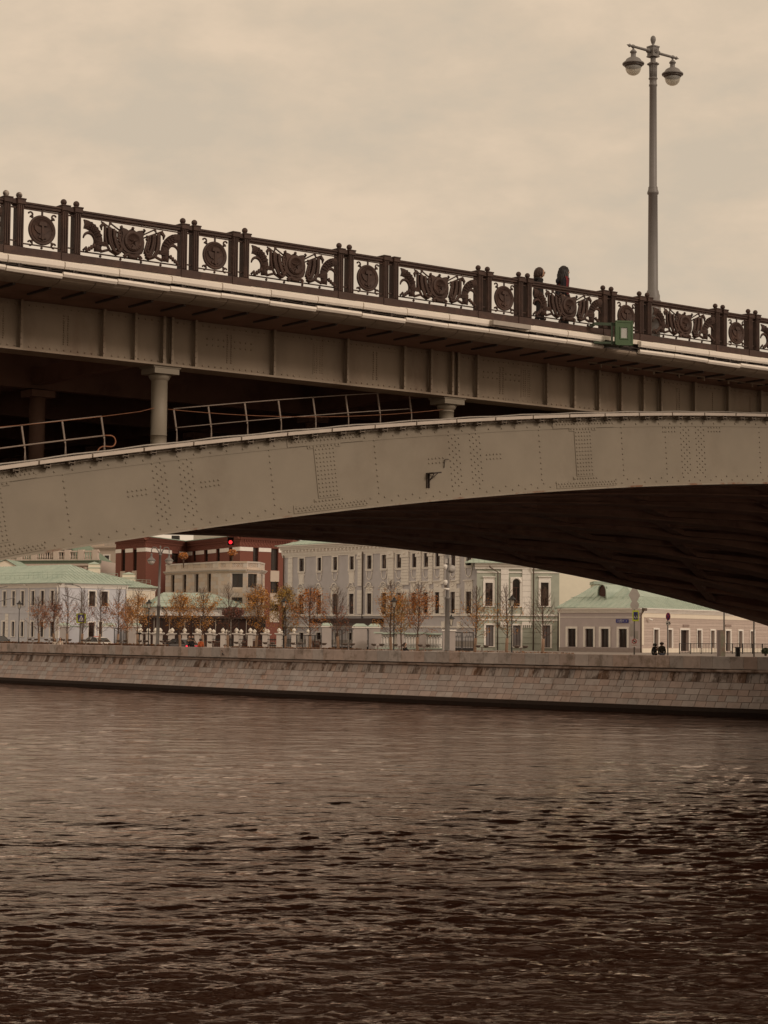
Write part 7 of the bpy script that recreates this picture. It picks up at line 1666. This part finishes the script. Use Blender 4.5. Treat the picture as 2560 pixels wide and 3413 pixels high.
def igate(z, x0, x1, y0, Y, label, leaves=2, step=.24, hoops=False):
    P = at(px(z, x0), px(z, 0, y0)[1], Y), at(px(z, x1), px(z, 0, y0)[1], Y); zt = P[0][2]; root = empty('iron_gate', (P[0][0], Y, 3.6), label, 'gate'); zb_ = 3.7
    W = (P[1][0] - P[0][0]) / leaves
    for i in range(leaves):
        x_0 = P[0][0] + W * i; x_1 = x_0 + W - .05; lf = MB().box(x_0, x_0 + .07, Y - .03, Y + .03, zb_, zt).box(x_1 - .07, x_1, Y - .03, Y + .03, zb_, zt).box(x_0 + .07, x_1 - .07, Y - .03, Y + .03, zt - .09, zt).box(x_0 + .07, x_1 - .07, Y - .03, Y + .03, zb_, zb_ + .4).build('gate_leaf', IRONB, root)
        mb = MB(); u = x_0 + .07 + step
        while u < x_1 - .08: mb.box(u - .02, u + .02, Y - .015, Y + .015, zb_ + .4, zt - .09 if not hoops else zt - .5); u += step
        if hoops:
            u = x_0 + .07 + step
            while u < x_1 - step: mb.tube([(u + step / 2 + step / 2 * math.cos(t), Y, zt - .5 + step / 2 * math.sin(t)) for t in np.linspace(0, pi, 7)], .02, 4); mb.box(u + step / 2 - .015, u + step / 2 + .015, Y - .015, Y + .015, zt - .5, zt - .1); u += step
            mb.box(x_0, x_1, Y - .02, Y + .02, zt - .53, zt - .49); mb.box(x_0, x_1, Y - .02, Y + .02, zb_ + 1.1, zb_ + 1.14)
        mb.build('gate_bars', IRONB, lf)['kind'] = 'stuff'
igate(3, 330, 537, 1068, 205.3, 'double dark iron gate between grey pillars before the palace'); igate(3, 650, 708, 1070, 205.4, 'narrow dark iron gate between the two close grey pillars', 1)
igate(1, 1172, 1308, 1054, 226.4, 'dark iron gate with thick frame beside the pale blue house'); igate(4, 3, 248, 942, 200.6, 'wide iron gate with looped tops left of the sage green house', 2, .27, True)
Yw = 203.0; a, b_ = at(px(3, 768), 2150, Yw), at(px(3, 1460), 2150, Yw); root = empty('railing_wall', (a[0], Yw, 3.6), 'grey garden wall with three looped iron railing panels before the palace', 'wall')
zt = at(px(3, 1100), px(3, 0, 1100)[1], Yw)[2]; zl = at(px(3, 1100), px(3, 0, 1258)[1], Yw)[2]; zpt = at(px(3, 1100), px(3, 0, 1112)[1], Yw)[2]
piers = [(768, 835), (992, 1065), (1222, 1292), (1455, 1462)]
MB().box(a[0], b_[0], Yw, Yw + .5, 3.4, zl - .1).build('wall_base', GREYP, root); MB().box(a[0], b_[0], Yw - .08, Yw + .55, zl - .1, zl).build('base_coping', ROOF, root)
for x0, x1 in piers[:3]:
    p0_, p1_ = at(px(3, x0), 2150, Yw)[0], at(px(3, x1), 2150, Yw)[0]; MB().box(p0_, p1_, Yw - .1, Yw + .5, zl + .001, zt - .12).build('pier', GREYP, root); MB().box(p0_ - .15, p1_ + .15, Yw - .2, Yw + .6, zt - .12, zt + .03).build('pier_cap', ROOF, root)
for (a0_, b0_), (a1_, b1_) in zip(piers[:-1], piers[1:]):
    x0, x1 = at(px(3, b0_), 2150, Yw)[0], at(px(3, a1_), 2150, Yw)[0]; MB().box(x0, x1, Yw - .1, Yw + .5, zt - .18, zt - .02).build('top_beam', ROOF, root); MB().box(x0, x1, Yw + .25, Yw + .45, zl, zt - .18).build('pale_back_panel', WHITE, root) 
    mb = MB(); st = .30; u = x0 + .1
    while u < x1 - st:
        mb.box(u - .02, u + .02, Yw + .03, Yw + .07, zl, zpt - .45); mb.tube([(u + st / 2 + st / 2 * math.cos(t), Yw + .05, zpt - .45 + st / 2 * math.sin(t)) for t in np.linspace(0, pi, 6)], .025, 4); mb.box(u + st / 2 - .018, u + st / 2 + .018, Yw + .03, Yw + .07, zpt - .35, zpt - .05)
        mb.tube([(u + st / 2 + .08 * math.cos(t), Yw + .05, zl + .35 + .08 * math.sin(t)) for t in np.linspace(0, 2 * pi, 7)], .02, 4); u += st
    mb.box(x0, x1, Yw + .02, Yw + .08, zpt - .1, zpt - .04); mb.box(x0, x1, Yw + .02, Yw + .08, zl + .18, zl + .22); mb.build('looped_railing', mat('grey_green_iron', (.09, .085, .075), .6, .2, 5), root)['kind'] = 'stuff'

# ================================================================== CARS
TYRE = mat('tyre', (.02, .018, .017), .8, .1, 5); CGL = mat('car_glass', (.02, .018, .018), .06, .1, 1, spec=.6)
def car(X, Y, z, rz, m, label, lights=False, taxi=None, name='parked_car', group='cars on the embankment road'):
    root = empty(name, (X, Y, z), label, 'car', group, 0); root.rotation_euler = (0, 0, rz); ORG[root.name] = (0, 0, 0); W = .88
    secs = [(-2.25, .35, .72, .78), (-2.2, .28, .88, .84), (-1.9, .22, .95, .9), (-.9, .2, .96, .9), (.9, .2, .93, .9), (1.7, .22, .86, .88), (2.15, .28, .72, .8), (2.28, .36, .6, .72)]
    mb = MB(); vs = []
    for x, z0, z1, w_ in secs: vs += [(x, -w_, z0), (x, -w_ - .02, (z0 + z1) / 2), (x, -w_ + .06, z1), (x, w_ - .06, z1), (x, w_ + .02, (z0 + z1) / 2), (x, w_, z0)]
    n = len(secs); fs = [(i * 6 + j, i * 6 + (j + 1) % 6, (i + 1) * 6 + (j + 1) % 6, (i + 1) * 6 + j) for i in range(n - 1) for j in range(6)] + [(5, 4, 3, 2, 1, 0), tuple((n - 1) * 6 + j for j in range(6))]
    mb.add(vs, fs, smooth=True); mb.build('body', m, root)
    cs = [(-1.95, .93, .78, .93), (-1.35, .9, .62, 1.38), (-.6, .9, .58, 1.47), (.35, .9, .58, 1.45), (1.15, .88, .74, .93)]
    P = [(-1.95, .93), (-1.35, 1.38), (-.6, 1.47), (.35, 1.45), (1.2, .92)]; hw = [.78, .62, .60, .60, .76]; vs = [(x, -w_, z_) for (x, z_), w_ in zip(P, hw)] + [(x, w_, z_) for (x, z_), w_ in zip(P, hw)]
    MB().add(vs, [(0, 4, 3, 2, 1), (5, 6, 7, 8, 9)] + [(i, i + 1, i + 6, i + 5) for i in range(4)], smooth=False).build('window_glass', CGL, root)
    rf = MB(); rf.add([(-1.30, -.60, 1.40), (-.6, -.585, 1.49), (.32, -.585, 1.47), (-1.30, .60, 1.40), (-.6, .585, 1.49), (.32, .585, 1.47), (-1.30, -.6, 1.36), (-.6, -.585, 1.45), (.32, -.585, 1.43), (-1.30, .6, 1.36), (-.6, .585, 1.45), (.32, .585, 1.43)], [(0, 1, 4, 3), (1, 2, 5, 4), (6, 7, 1, 0), (7, 8, 2, 1), (3, 4, 10, 9), (4, 5, 11, 10), (0, 3, 9, 6), (2, 8, 11, 5)])
    for sy in (-1, 1):
        rf.tube([(-1.95, sy * .79, .94), (-1.33, sy * .63, 1.38)], .04, 5).tube([(1.2, sy * .77, .93), (.34, sy * .6, 1.45)], .035, 5).tube([(-.25, sy * .80, .94), (-.25, sy * .60, 1.46)], .035, 5)
    rf.build('roof_panel', m, root)
    for x in (-1.4, 1.4):
        for sy in (-1, 1):
            w_ = MB().lathe([(.2, -.1), (.31, -.1), (.33, -.05), (.33, .05), (.31, .1), (.2, .1)], (x, sy * .80, .33), 18, axis='y').build('wheel', TYRE, root); MB().lathe([(.02, -.11), (.2, -.105), (.2, .105), (.02, .11)], (x, sy * .80, .33), 12, axis='y').build('rim', CASING_G, w_, origin=(0, 0, 0))
    TL = mat('tail_light_lit', (.5, .02, .03), .3, 0, 1, emit=((1, .02, .06), 2.0)) if lights else mat('tail_light', (.25, .01, .01), .3, 0, 1)
    for sy in (-1, 1): MB().box(-2.27, -2.12, sy * .80 - .12, sy * .80 + .05, .70, .82).build('tail_light', TL, root); MB().box(2.1, 2.25, sy * .66 - .12, sy * .66 + .1, .56, .68).build('headlight', LGL, root)
    if lights: MB().box(-2.265, -2.2, -.6, .6, .76, .79).build('light_bar', TL, root)
    if taxi: MB().box(-.35, -.15, -.3, .3, 1.49, 1.56).build('roof_sign', mat('pale_red_sign', (.45, .08, .07), .5, .05, 3), root)
    for sy in (-1, 1): MB().box(.75, .92, sy * .93 - .08, sy * .93 + .08, .95, 1.08).build('mirror', m, root)
WCAR = mat('white_car_paint', (.62, .56, .50), .25, .03, 2, spec=.6); DCAR = mat('plum_car_paint', (.035, .020, .022), .2, .05, 2, spec=.7); BCAR = mat('black_car_paint', (.014, .012, .013), .2, .05, 2, spec=.7)
X, Y, z = place(318, 15.2); car(at(316, 2130, Y)[0], Y, WTOP + .80 - 1.49 - .02, -.85 + pi, WCAR, 'white car with a small red roof sign before the pale blue house', taxi=1)
X, Y, z = place(602, 15.6); car(at(598, 2130, Y)[0], Y, 3.3, -.8 + pi, DCAR, 'dark plum car with lit red tail light beside the tall double lamp', lights=True)
X, Y, z = place(-6, 15.0); car(at(-6, 2130, Y)[0], Y, 3.35, -.85, BCAR, 'black car rear cut off by the left picture edge')

# ================================================================== PEOPLE
SKIN = mat('skin', (.42, .25, .17), .6, .05, 6)
def skinmesh(name, verts, edges, radii, m, parent, sub=2, root_i=0, bm_extra=None):
    me = bpy.data.meshes.new(name); me.from_pydata(verts, edges, []); o = bpy.data.objects.new(name, me); COL.objects.link(o)
    md = o.modifiers.new('s', 'SKIN'); md.use_smooth_shade = True
    for i, r_ in enumerate(radii):
        rr = r_ if isinstance(r_, tuple) else (r_, r_); me.skin_vertices[0].data[i].radius = rr; me.skin_vertices[0].data[i].use_root = (i == root_i)
    sb = o.modifiers.new('u', 'SUBSURF'); sb.levels = sub; sb.render_levels = sub; sm_ = o.modifiers.new('m', 'SMOOTH'); sm_.factor = .5; sm_.iterations = 4
    dg = bpy.context.evaluated_depsgraph_get(); me2 = bpy.data.meshes.new_from_object(o.evaluated_get(dg)); o.modifiers.clear(); o.data = me2; bpy.data.meshes.remove(me)
    me2.name = name; me2.materials.clear(); me2.materials.append(m); o.parent = parent
    me2.polygons.foreach_set('use_smooth', [True] * len(me2.polygons))
    return o
def person(loc, rz, H, label, top, bottom, hair, hairlen=0.0, pose='stand', skirt=False, stripes=None, hood_=False, glasses=False, arm=None, bald=False, slim=1.0, coat=0.0, cap=None, curly=False, group=None):
    """local frame: faces +x"""
    root = empty('person', loc, label, 'person', group); root.rotation_euler = (0, 0, rz); ORG[root.name] = (0, 0, 0); k = H / 1.75
    if pose == 'sit':
        J = dict(pel=(0, 0, .12), sp=(.02, 0, .32), ch=(.04, 0, .52), nk=(.05, 0, .68), hd=(.08, 0, .84), shL=(.04, .19, .60), shR=(.04, -.19, .60), elL=(.14, .26, .36), elR=(.30, -.24, .45), haL=(.34, .12, .34), haR=(.62, -.22, .30),
                 hiL=(.02, .10, .12), hiR=(.02, -.10, .12), knL=(.42, .22, .20), knR=(.44, -.20, .18), anL=(.16, .34, .06), anR=(.72, -.12, .05), toL=(.26, .30, .05), toR=(.84, -.10, .08))
    else:
        st = .16 if pose == 'walk' else .02
        J = dict(pel=(0, 0, .95), sp=(0, 0, 1.10), ch=(0, 0, 1.28), nk=(.0, 0, 1.46), hd=(.03, 0, 1.62), shL=(-.01, .185, 1.39), shR=(-.01, -.185, 1.39), elL=(-.06, .235, 1.12), elR=(-.04, -.235, 1.12), haL=(.06, .24, .88), haR=(.08, -.24, .88),
                 hiL=(0, .09, .92), hiR=(0, -.09, .92), knL=(st * .7, .10, .50), knR=(-st * .3, -.10, .50), anL=(st, .10, .09), anR=(-st * 1.6, -.10, .12), toL=(st + .17, .11, .04), toR=(-st * 1.6 + .16, -.11, .05))
        if arm == 'up': J['elR'] = (.12, -.27, 1.18); J['haR'] = (.16, -.16, 1.42)
        if arm == 'out': J['elR'] = (.18, -.25, 1.2); J['haR'] = (.42, -.2, 1.22)
    P = {a: tuple(c * k for c in b) for a, b in J.items()}; s = k * slim
    names = ['pel', 'sp', 'ch', 'nk', 'hd', 'shL', 'elL', 'haL', 'shR', 'elR', 'haR', 'hiL', 'knL', 'anL', 'toL', 'hiR', 'knR', 'anR', 'toR']; ix = {n: i for i, n in enumerate(names)}
    E_ = [('pel', 'sp'), ('sp', 'ch'), ('ch', 'nk'), ('nk', 'hd'), ('ch', 'shL'), ('shL', 'elL'), ('elL', 'haL'), ('ch', 'shR'), ('shR', 'elR'), ('elR', 'haR'), ('pel', 'hiL'), ('hiL', 'knL'), ('knL', 'anL'), ('anL', 'toL'), ('pel', 'hiR'), ('hiR', 'knR'), ('knR', 'anR'), ('anR', 'toR')]
    rad = dict(pel=(.13, .11), sp=(.12, .10), ch=(.14, .11), nk=.055, hd=(.095, .075), shL=.065, elL=.045, haL=.035, shR=.065, elR=.045, haR=.035, hiL=.085, knL=.06, anL=.045, toL=.035, hiR=.085, knR=.06, anR=.045, toR=.035)
    R_ = [tuple(x * s for x in rad[n]) if isinstance(rad[n], tuple) else rad[n] * s for n in names]
    body = skinmesh('body', [P[n] for n in names], [(ix[a], ix[b]) for a, b in E_], R_, SKIN, root)
    # fingers
    f = MB()
    for hn, en in (('haL', 'elL'), ('haR', 'elR')):
        h, e0 = Vector(P[hn]), Vector(P[en]); d = (h - e0).normalized(); sd_ = d.cross(Vector((0, 1, 0))).normalized() if abs(d.y) < .9 else Vector((1, 0, 0))
        for i, ln in enumerate((.065, .078, .075, .06)): b0 = h + d * .03 * k + sd_ * (i - 1.5) * .018 * k; f.tube([b0, b0 + d * ln * .6 * k, b0 + d * ln * k - Vector((0, 0, .01))], [.009 * k, .008 * k, .006 * k], 5)
        b0 = h + sd_ * -.03 * k; f.tube([b0, b0 + (d - sd_) * .035 * k, b0 + (d * 1.6 - sd_ * .8) * .035 * k], [.011 * k, .009 * k, .007 * k], 5)
    f.build('fingers', SKIN, body, origin=(0, 0, 0))
    # clothes, slightly larger than the body
    tn = ['pel', 'sp', 'ch', 'nk', 'shL', 'elL', 'haL', 'shR', 'elR', 'haR']; tr = dict(pel=(.155, .135), sp=(.15, .125), ch=(.165, .135), nk=.075, shL=.088, elL=.066, haL=.05, shR=.088, elR=.066, haR=.05)
    V = [P[n] for n in tn]; hv = {n: i for i, n in enumerate(tn)}
    for hn, en in (('haL', 'elL'), ('haR', 'elR')): V[hv[hn]] = tuple(Vector(P[en]).lerp(Vector(P[hn]), .86))
    V[hv['nk']] = tuple(Vector(P['nk']) + Vector((0, 0, -.02 * k)))
    RR = [tuple(x * s for x in tr[n]) if isinstance(tr[n], tuple) else tr[n] * s for n in tn]; TE = [(hv[a], hv[b]) for a, b in (('pel', 'sp'), ('sp', 'ch'), ('ch', 'nk'), ('ch', 'shL'), ('shL', 'elL'), ('elL', 'haL'), ('ch', 'shR'), ('shR', 'elR'), ('elR', 'haR'))]
    if coat and pose != 'sit': V.append((0, 0, (.95 - coat) * k)); RR.append((.17 * s, .16 * s)); TE.append((0, len(V) - 1))
    jk = skinmesh('jacket', V, TE, RR, top, root)
    ln_ = ['pel', 'hiL', 'knL', 'anL', 'hiR', 'knR', 'anR']; lv = {n: i for i, n in enumerate(ln_)}; lr = dict(pel=(.14, .12), hiL=.1, knL=.075, anL=.06, hiR=.1, knR=.075, anR=.06)
    skinmesh('trousers', [P[n] for n in ln_], [(lv[a], lv[b]) for a, b in (('pel', 'hiL'), ('hiL', 'knL'), ('knL', 'anL'), ('pel', 'hiR'), ('hiR', 'knR'), ('knR', 'anR'))], [tuple(x * s for x in lr[n]) if isinstance(lr[n], tuple) else lr[n] * s for n in ln_], bottom, root)
    sh = MB()
    for a, t in (('anL', 'toL'), ('anR', 'toR')): A_, T_ = Vector(P[a]), Vector(P[t]); sh.tube([A_ + Vector((-.05, 0, -.03)) * k, A_.lerp(T_, .5) + Vector((0, 0, -.02)) * k, T_ + Vector((.05, 0, -.01)) * k], [.055 * k, .055 * k, .035 * k], 7)
    sh.build('shoes', IRB, root, origin=(0, 0, 0))
    hd = Vector(P['hd'])
    fc = MB(); fc.ball(tuple(hd + Vector((.015, 0, -.0)) * k), .098 * k, 12, sz=1.22); fc.tube([hd + Vector((.09, 0, .03)) * k, hd + Vector((.118, 0, -.01)) * k, hd + Vector((.10, 0, -.03)) * k], [.010 * k, .013 * k, .008 * k], 5)
    fc.tube([hd + Vector((.09, -.025, -.055)) * k, hd + Vector((.102, 0, -.055)) * k, hd + Vector((.09, .025, -.055)) * k], .008 * k, 5)
    for sy in (-1, 1): fc.ball(tuple(hd + Vector((0, sy * .095, -.01)) * k), .022 * k, 6, sz=1.4)
    fc.build('face', SKIN, body, origin=(0, 0, 0))
    ey = MB(); 
    for sy in (-1, 1): ey.ball(tuple(hd + Vector((.095, sy * .035, .012)) * k), .011 * k, 6)
    ey.build('eyes', IRB, body, origin=(0, 0, 0))
    if not bald:
        hm = MB(); rr = random.Random(int(H * 977)); c0 = hd + Vector((-.025, 0, .03)) * k; hm.ball(tuple(c0), .112 * k, 14, sz=1.08)
        n = 60 if hairlen > .12 else 34
        for i in range(n):
            a = rr.uniform(pi * .32, pi * 1.68); st_ = c0 + Vector((math.cos(a) * .09, math.sin(a) * .10, rr.uniform(-.02, .07))) * k; L_ = (hairlen + .05) * rr.uniform(.8, 1.1) * k; pts = [st_]
            for j in range(1, 6):
                t = j / 5; wv = (.022 if curly else .006) * math.sin(j * 2.4 + i) ; pts.append(st_ + Vector((math.cos(a) * (.03 * t + wv) - .015 * t, math.sin(a) * (.035 * math.sin(t * 2.4) + wv), -L_ / k * t)) * k)
            hm.tube(pts, [.028 * k, .032 * k, .032 * k, .030 * k, .026 * k, .012 * k] if hairlen > .12 else [.03 * k, .03 * k, .028 * k, .022 * k, .015 * k, .008 * k], 5)
        hm.build('hair', hair, root, origin=(0, 0, 0))
    if hood_: hh = MB(); nk = Vector(P['nk']); hh.tube([tuple(nk + Vector((-.02 + .085 * math.cos(a), .11 * math.sin(a), -.02 + .03 * (1 - math.cos(a)) * .5)) * k) for a in np.linspace(0, 2 * pi, 13)], .045 * k, 7); hh.ball(tuple(nk + Vector((-.12, 0, -.06)) * k), .075 * k, 8); hh.build('hood', top, root, origin=(0, 0, 0))
    if stripes:
        for hn, en, sn, sy in (('haL', 'elL', 'shL', 1), ('haR', 'elR', 'shR', -1)):
            sm = MB(); Sx, Ex, Hx = Vector(P[sn]), Vector(P[en]), Vector(P[hn])
            for j in (-1, 0, 1): o_ = Vector((.020 * j, sy * .088, 0)) * k; o2 = Vector((.022 * j, sy * .068, 0)) * k; sm.tube([Vector(P['nk']) + Vector((.02 * j, sy * .055, .02)) * k, Sx + Vector((.022 * j, sy * .03, .088)) * k, Sx + o_ + Vector((0, 0, -.02)), Sx.lerp(Ex, .5) + o_ * .93, Ex + o2, Ex.lerp(Hx, .7) + o2 * .85], .006 * k, 5)
            sm.build('sleeve_stripes', stripes, jk, origin=(0, 0, 0))
        nk = Vector(P['nk']); sm = MB(); sm.tube([nk + Vector((.05, -.1, -.04)) * k, nk + Vector((-.08, -.12, -.10)) * k, nk + Vector((-.16, 0, -.2)) * k, nk + Vector((-.08, .12, -.10)) * k, nk + Vector((.05, .1, -.04)) * k], .010 * k, 5); sm.build('collar_stripe', stripes, jk, origin=(0, 0, 0))
    if glasses:
        g_ = MB()
        for sy in (-1, 1): g_.tube([hd + Vector((.112 + .0, sy * .036 + .026 * math.cos(a), .012 + .022 * math.sin(a))) * k for a in np.linspace(0, 2 * pi, 11)], .0035 * k, 4); g_.tube([hd + Vector((.11, sy * .06, .014)) * k, hd + Vector((.0, sy * .1, .01)) * k], .0035 * k, 4)
        g_.build('glasses', IRB, root, origin=(0, 0, 0))
    if cap: c_ = MB(); c_.ball(tuple(hd + Vector((0, 0, .05)) * k), .105 * k, 10, sz=.8); c_.box(.05 * k + hd.x, .2 * k + hd.x, -.07 * k, .07 * k, hd.z + .05 * k, hd.z + .065 * k); c_.build('cap', cap, root, origin=(0, 0, 0))
    return root
BLK = mat('black_cloth', (.012, .010, .010), .9, .2, 20, .002, 60); NAVY = mat('navy_cloth', (.014, .012, .022), .8, .2, 20, .002, 60); REDS = mat('red_stripe', (.28, .022, .026), .7, .05, 10); ORNG = mat('orange_quilt', (.40, .085, .02), .8, .1, 8, .01, 30); CRM = mat('cream_cloth', (.62, .53, .44), .9, .08, 10)
JEAN = mat('jeans', (.12, .13, .17), .9, .15, 20); HB = mat('brown_hair', (.045, .022, .014), .6, .3, 40); HD = mat('dark_hair', (.014, .009, .008), .55, .3, 40); GRYC = mat('grey_cloth', (.16, .13, .11), .9, .15, 10); KH = mat('olive_cloth', (.10, .075, .045), .9, .2, 10)
def on_bridge(pxx, y, ytop):
    s, z = bh(pxx, ytop, y); zg = zc(s) - 1.33; return b2w(s, y, zg), z - zg
l, H = on_bridge(1797, 1.5, 889); person(l, BRZ - .5, H * .985, 'person with short brown hair and glasses in a black hooded top, walking behind the railing', BLK, BLK, HB, .12, 'walk', hood_=True, glasses=True, slim=.92)
l, H = on_bridge(1878, 1.5, 884); person(l, BRZ - .35, H * .985, 'person with long dark curly hair in navy red striped jacket, walking behind the railing', NAVY, BLK, HD, .34, 'walk', stripes=REDS, hood_=True, slim=.98, curly=True)
def ep(pxx, ytop, dY, rz, H, label, *a, **k):
    X, Y, zg = place(pxx, dY); zt = at(pxx, ytop, Y)[2]; z0 = zt - H * .99 if k.get('pose') != 'sit' else zt - .97 * H / 1.75; person((X, Y, z0), rz, H, label, *a, **k)
ep(201, px(1, 0, 1155)[1], 2.9, -pi / 2, 1.68, 'person with long brown hair in a cream coat by the parapet, left', CRM, JEAN, HB, .28, coat=.25)
ep(183, px(1, 0, 1165)[1], 4.5, -pi / 2, 1.66, 'partly hidden person in white behind the woman in cream', CRM, BLK, HB, .2, slim=.7)
ep(643, px(2, 0, 1158)[1], 2.8, pi / 2, 1.74, 'person in a black hooded coat seen from behind at the parapet', BLK, BLK, HD, .05, hood_=True, arm='out', coat=.2, slim=1.12)
ep(669, px(2, 0, 1166)[1], 2.8, pi / 2 + .2, 1.72, 'person in an orange quilted jacket leaning at the parapet', ORNG, BLK, HB, .02, hood_=True, slim=1.2)
ep(631, px(2, 0, 1137)[1], 12, -pi / 2 + .4, 1.75, 'bald person in a dark jacket behind the dark car, left of two', BLK, BLK, HB, 0, bald=True); ep(642, px(2, 0, 1137)[1], 12.2, -pi / 2 - .3, 1.75, 'bald person in a grey top behind the dark car, right of two', GRYC, BLK, HB, 0, bald=True)
ep(750, px(2, 0, 1222)[1], 3.0, -pi / 2, 1.7, 'person in dark clothes and cap sitting low behind the parapet', BLK, BLK, HD, .0, pose='sit', cap=GRYC)
ep(1348, px(3, 0, 1204)[1], 3.4, -.5, 1.78, 'person in a black sweater and blue jeans sitting on the parapet hedge', BLK, JEAN, HB, .02, pose='sit')
ep(2183, px(5, 0, 872)[1], 3.0, .7, 1.76, 'person in a black coat holding a phone up, left of two at the right', BLK, BLK, HD, .06, arm='up', coat=.15, hood_=True)
ep(2206, px(5, 0, 863)[1], 3.1, pi / 2 + .2, 1.82, 'person with short hair in a dark olive jacket, right of two at the right', mat('dark_olive', (.035, .027, .018), .9, .2, 10), JEAN, HB, .0, slim=1.15, hood_=True)
for o in list(scn.objects):
    if o.type == 'FONT':
        dg = bpy.context.evaluated_depsgraph_get(); me = bpy.data.meshes.new_from_object(o.evaluated_get(dg)); n = bpy.data.objects.new('lettering_text', me); COL.objects.link(n); n.parent = o.parent; n.location = o.location; n.rotation_euler = o.rotation_euler; bpy.data.objects.remove(o)
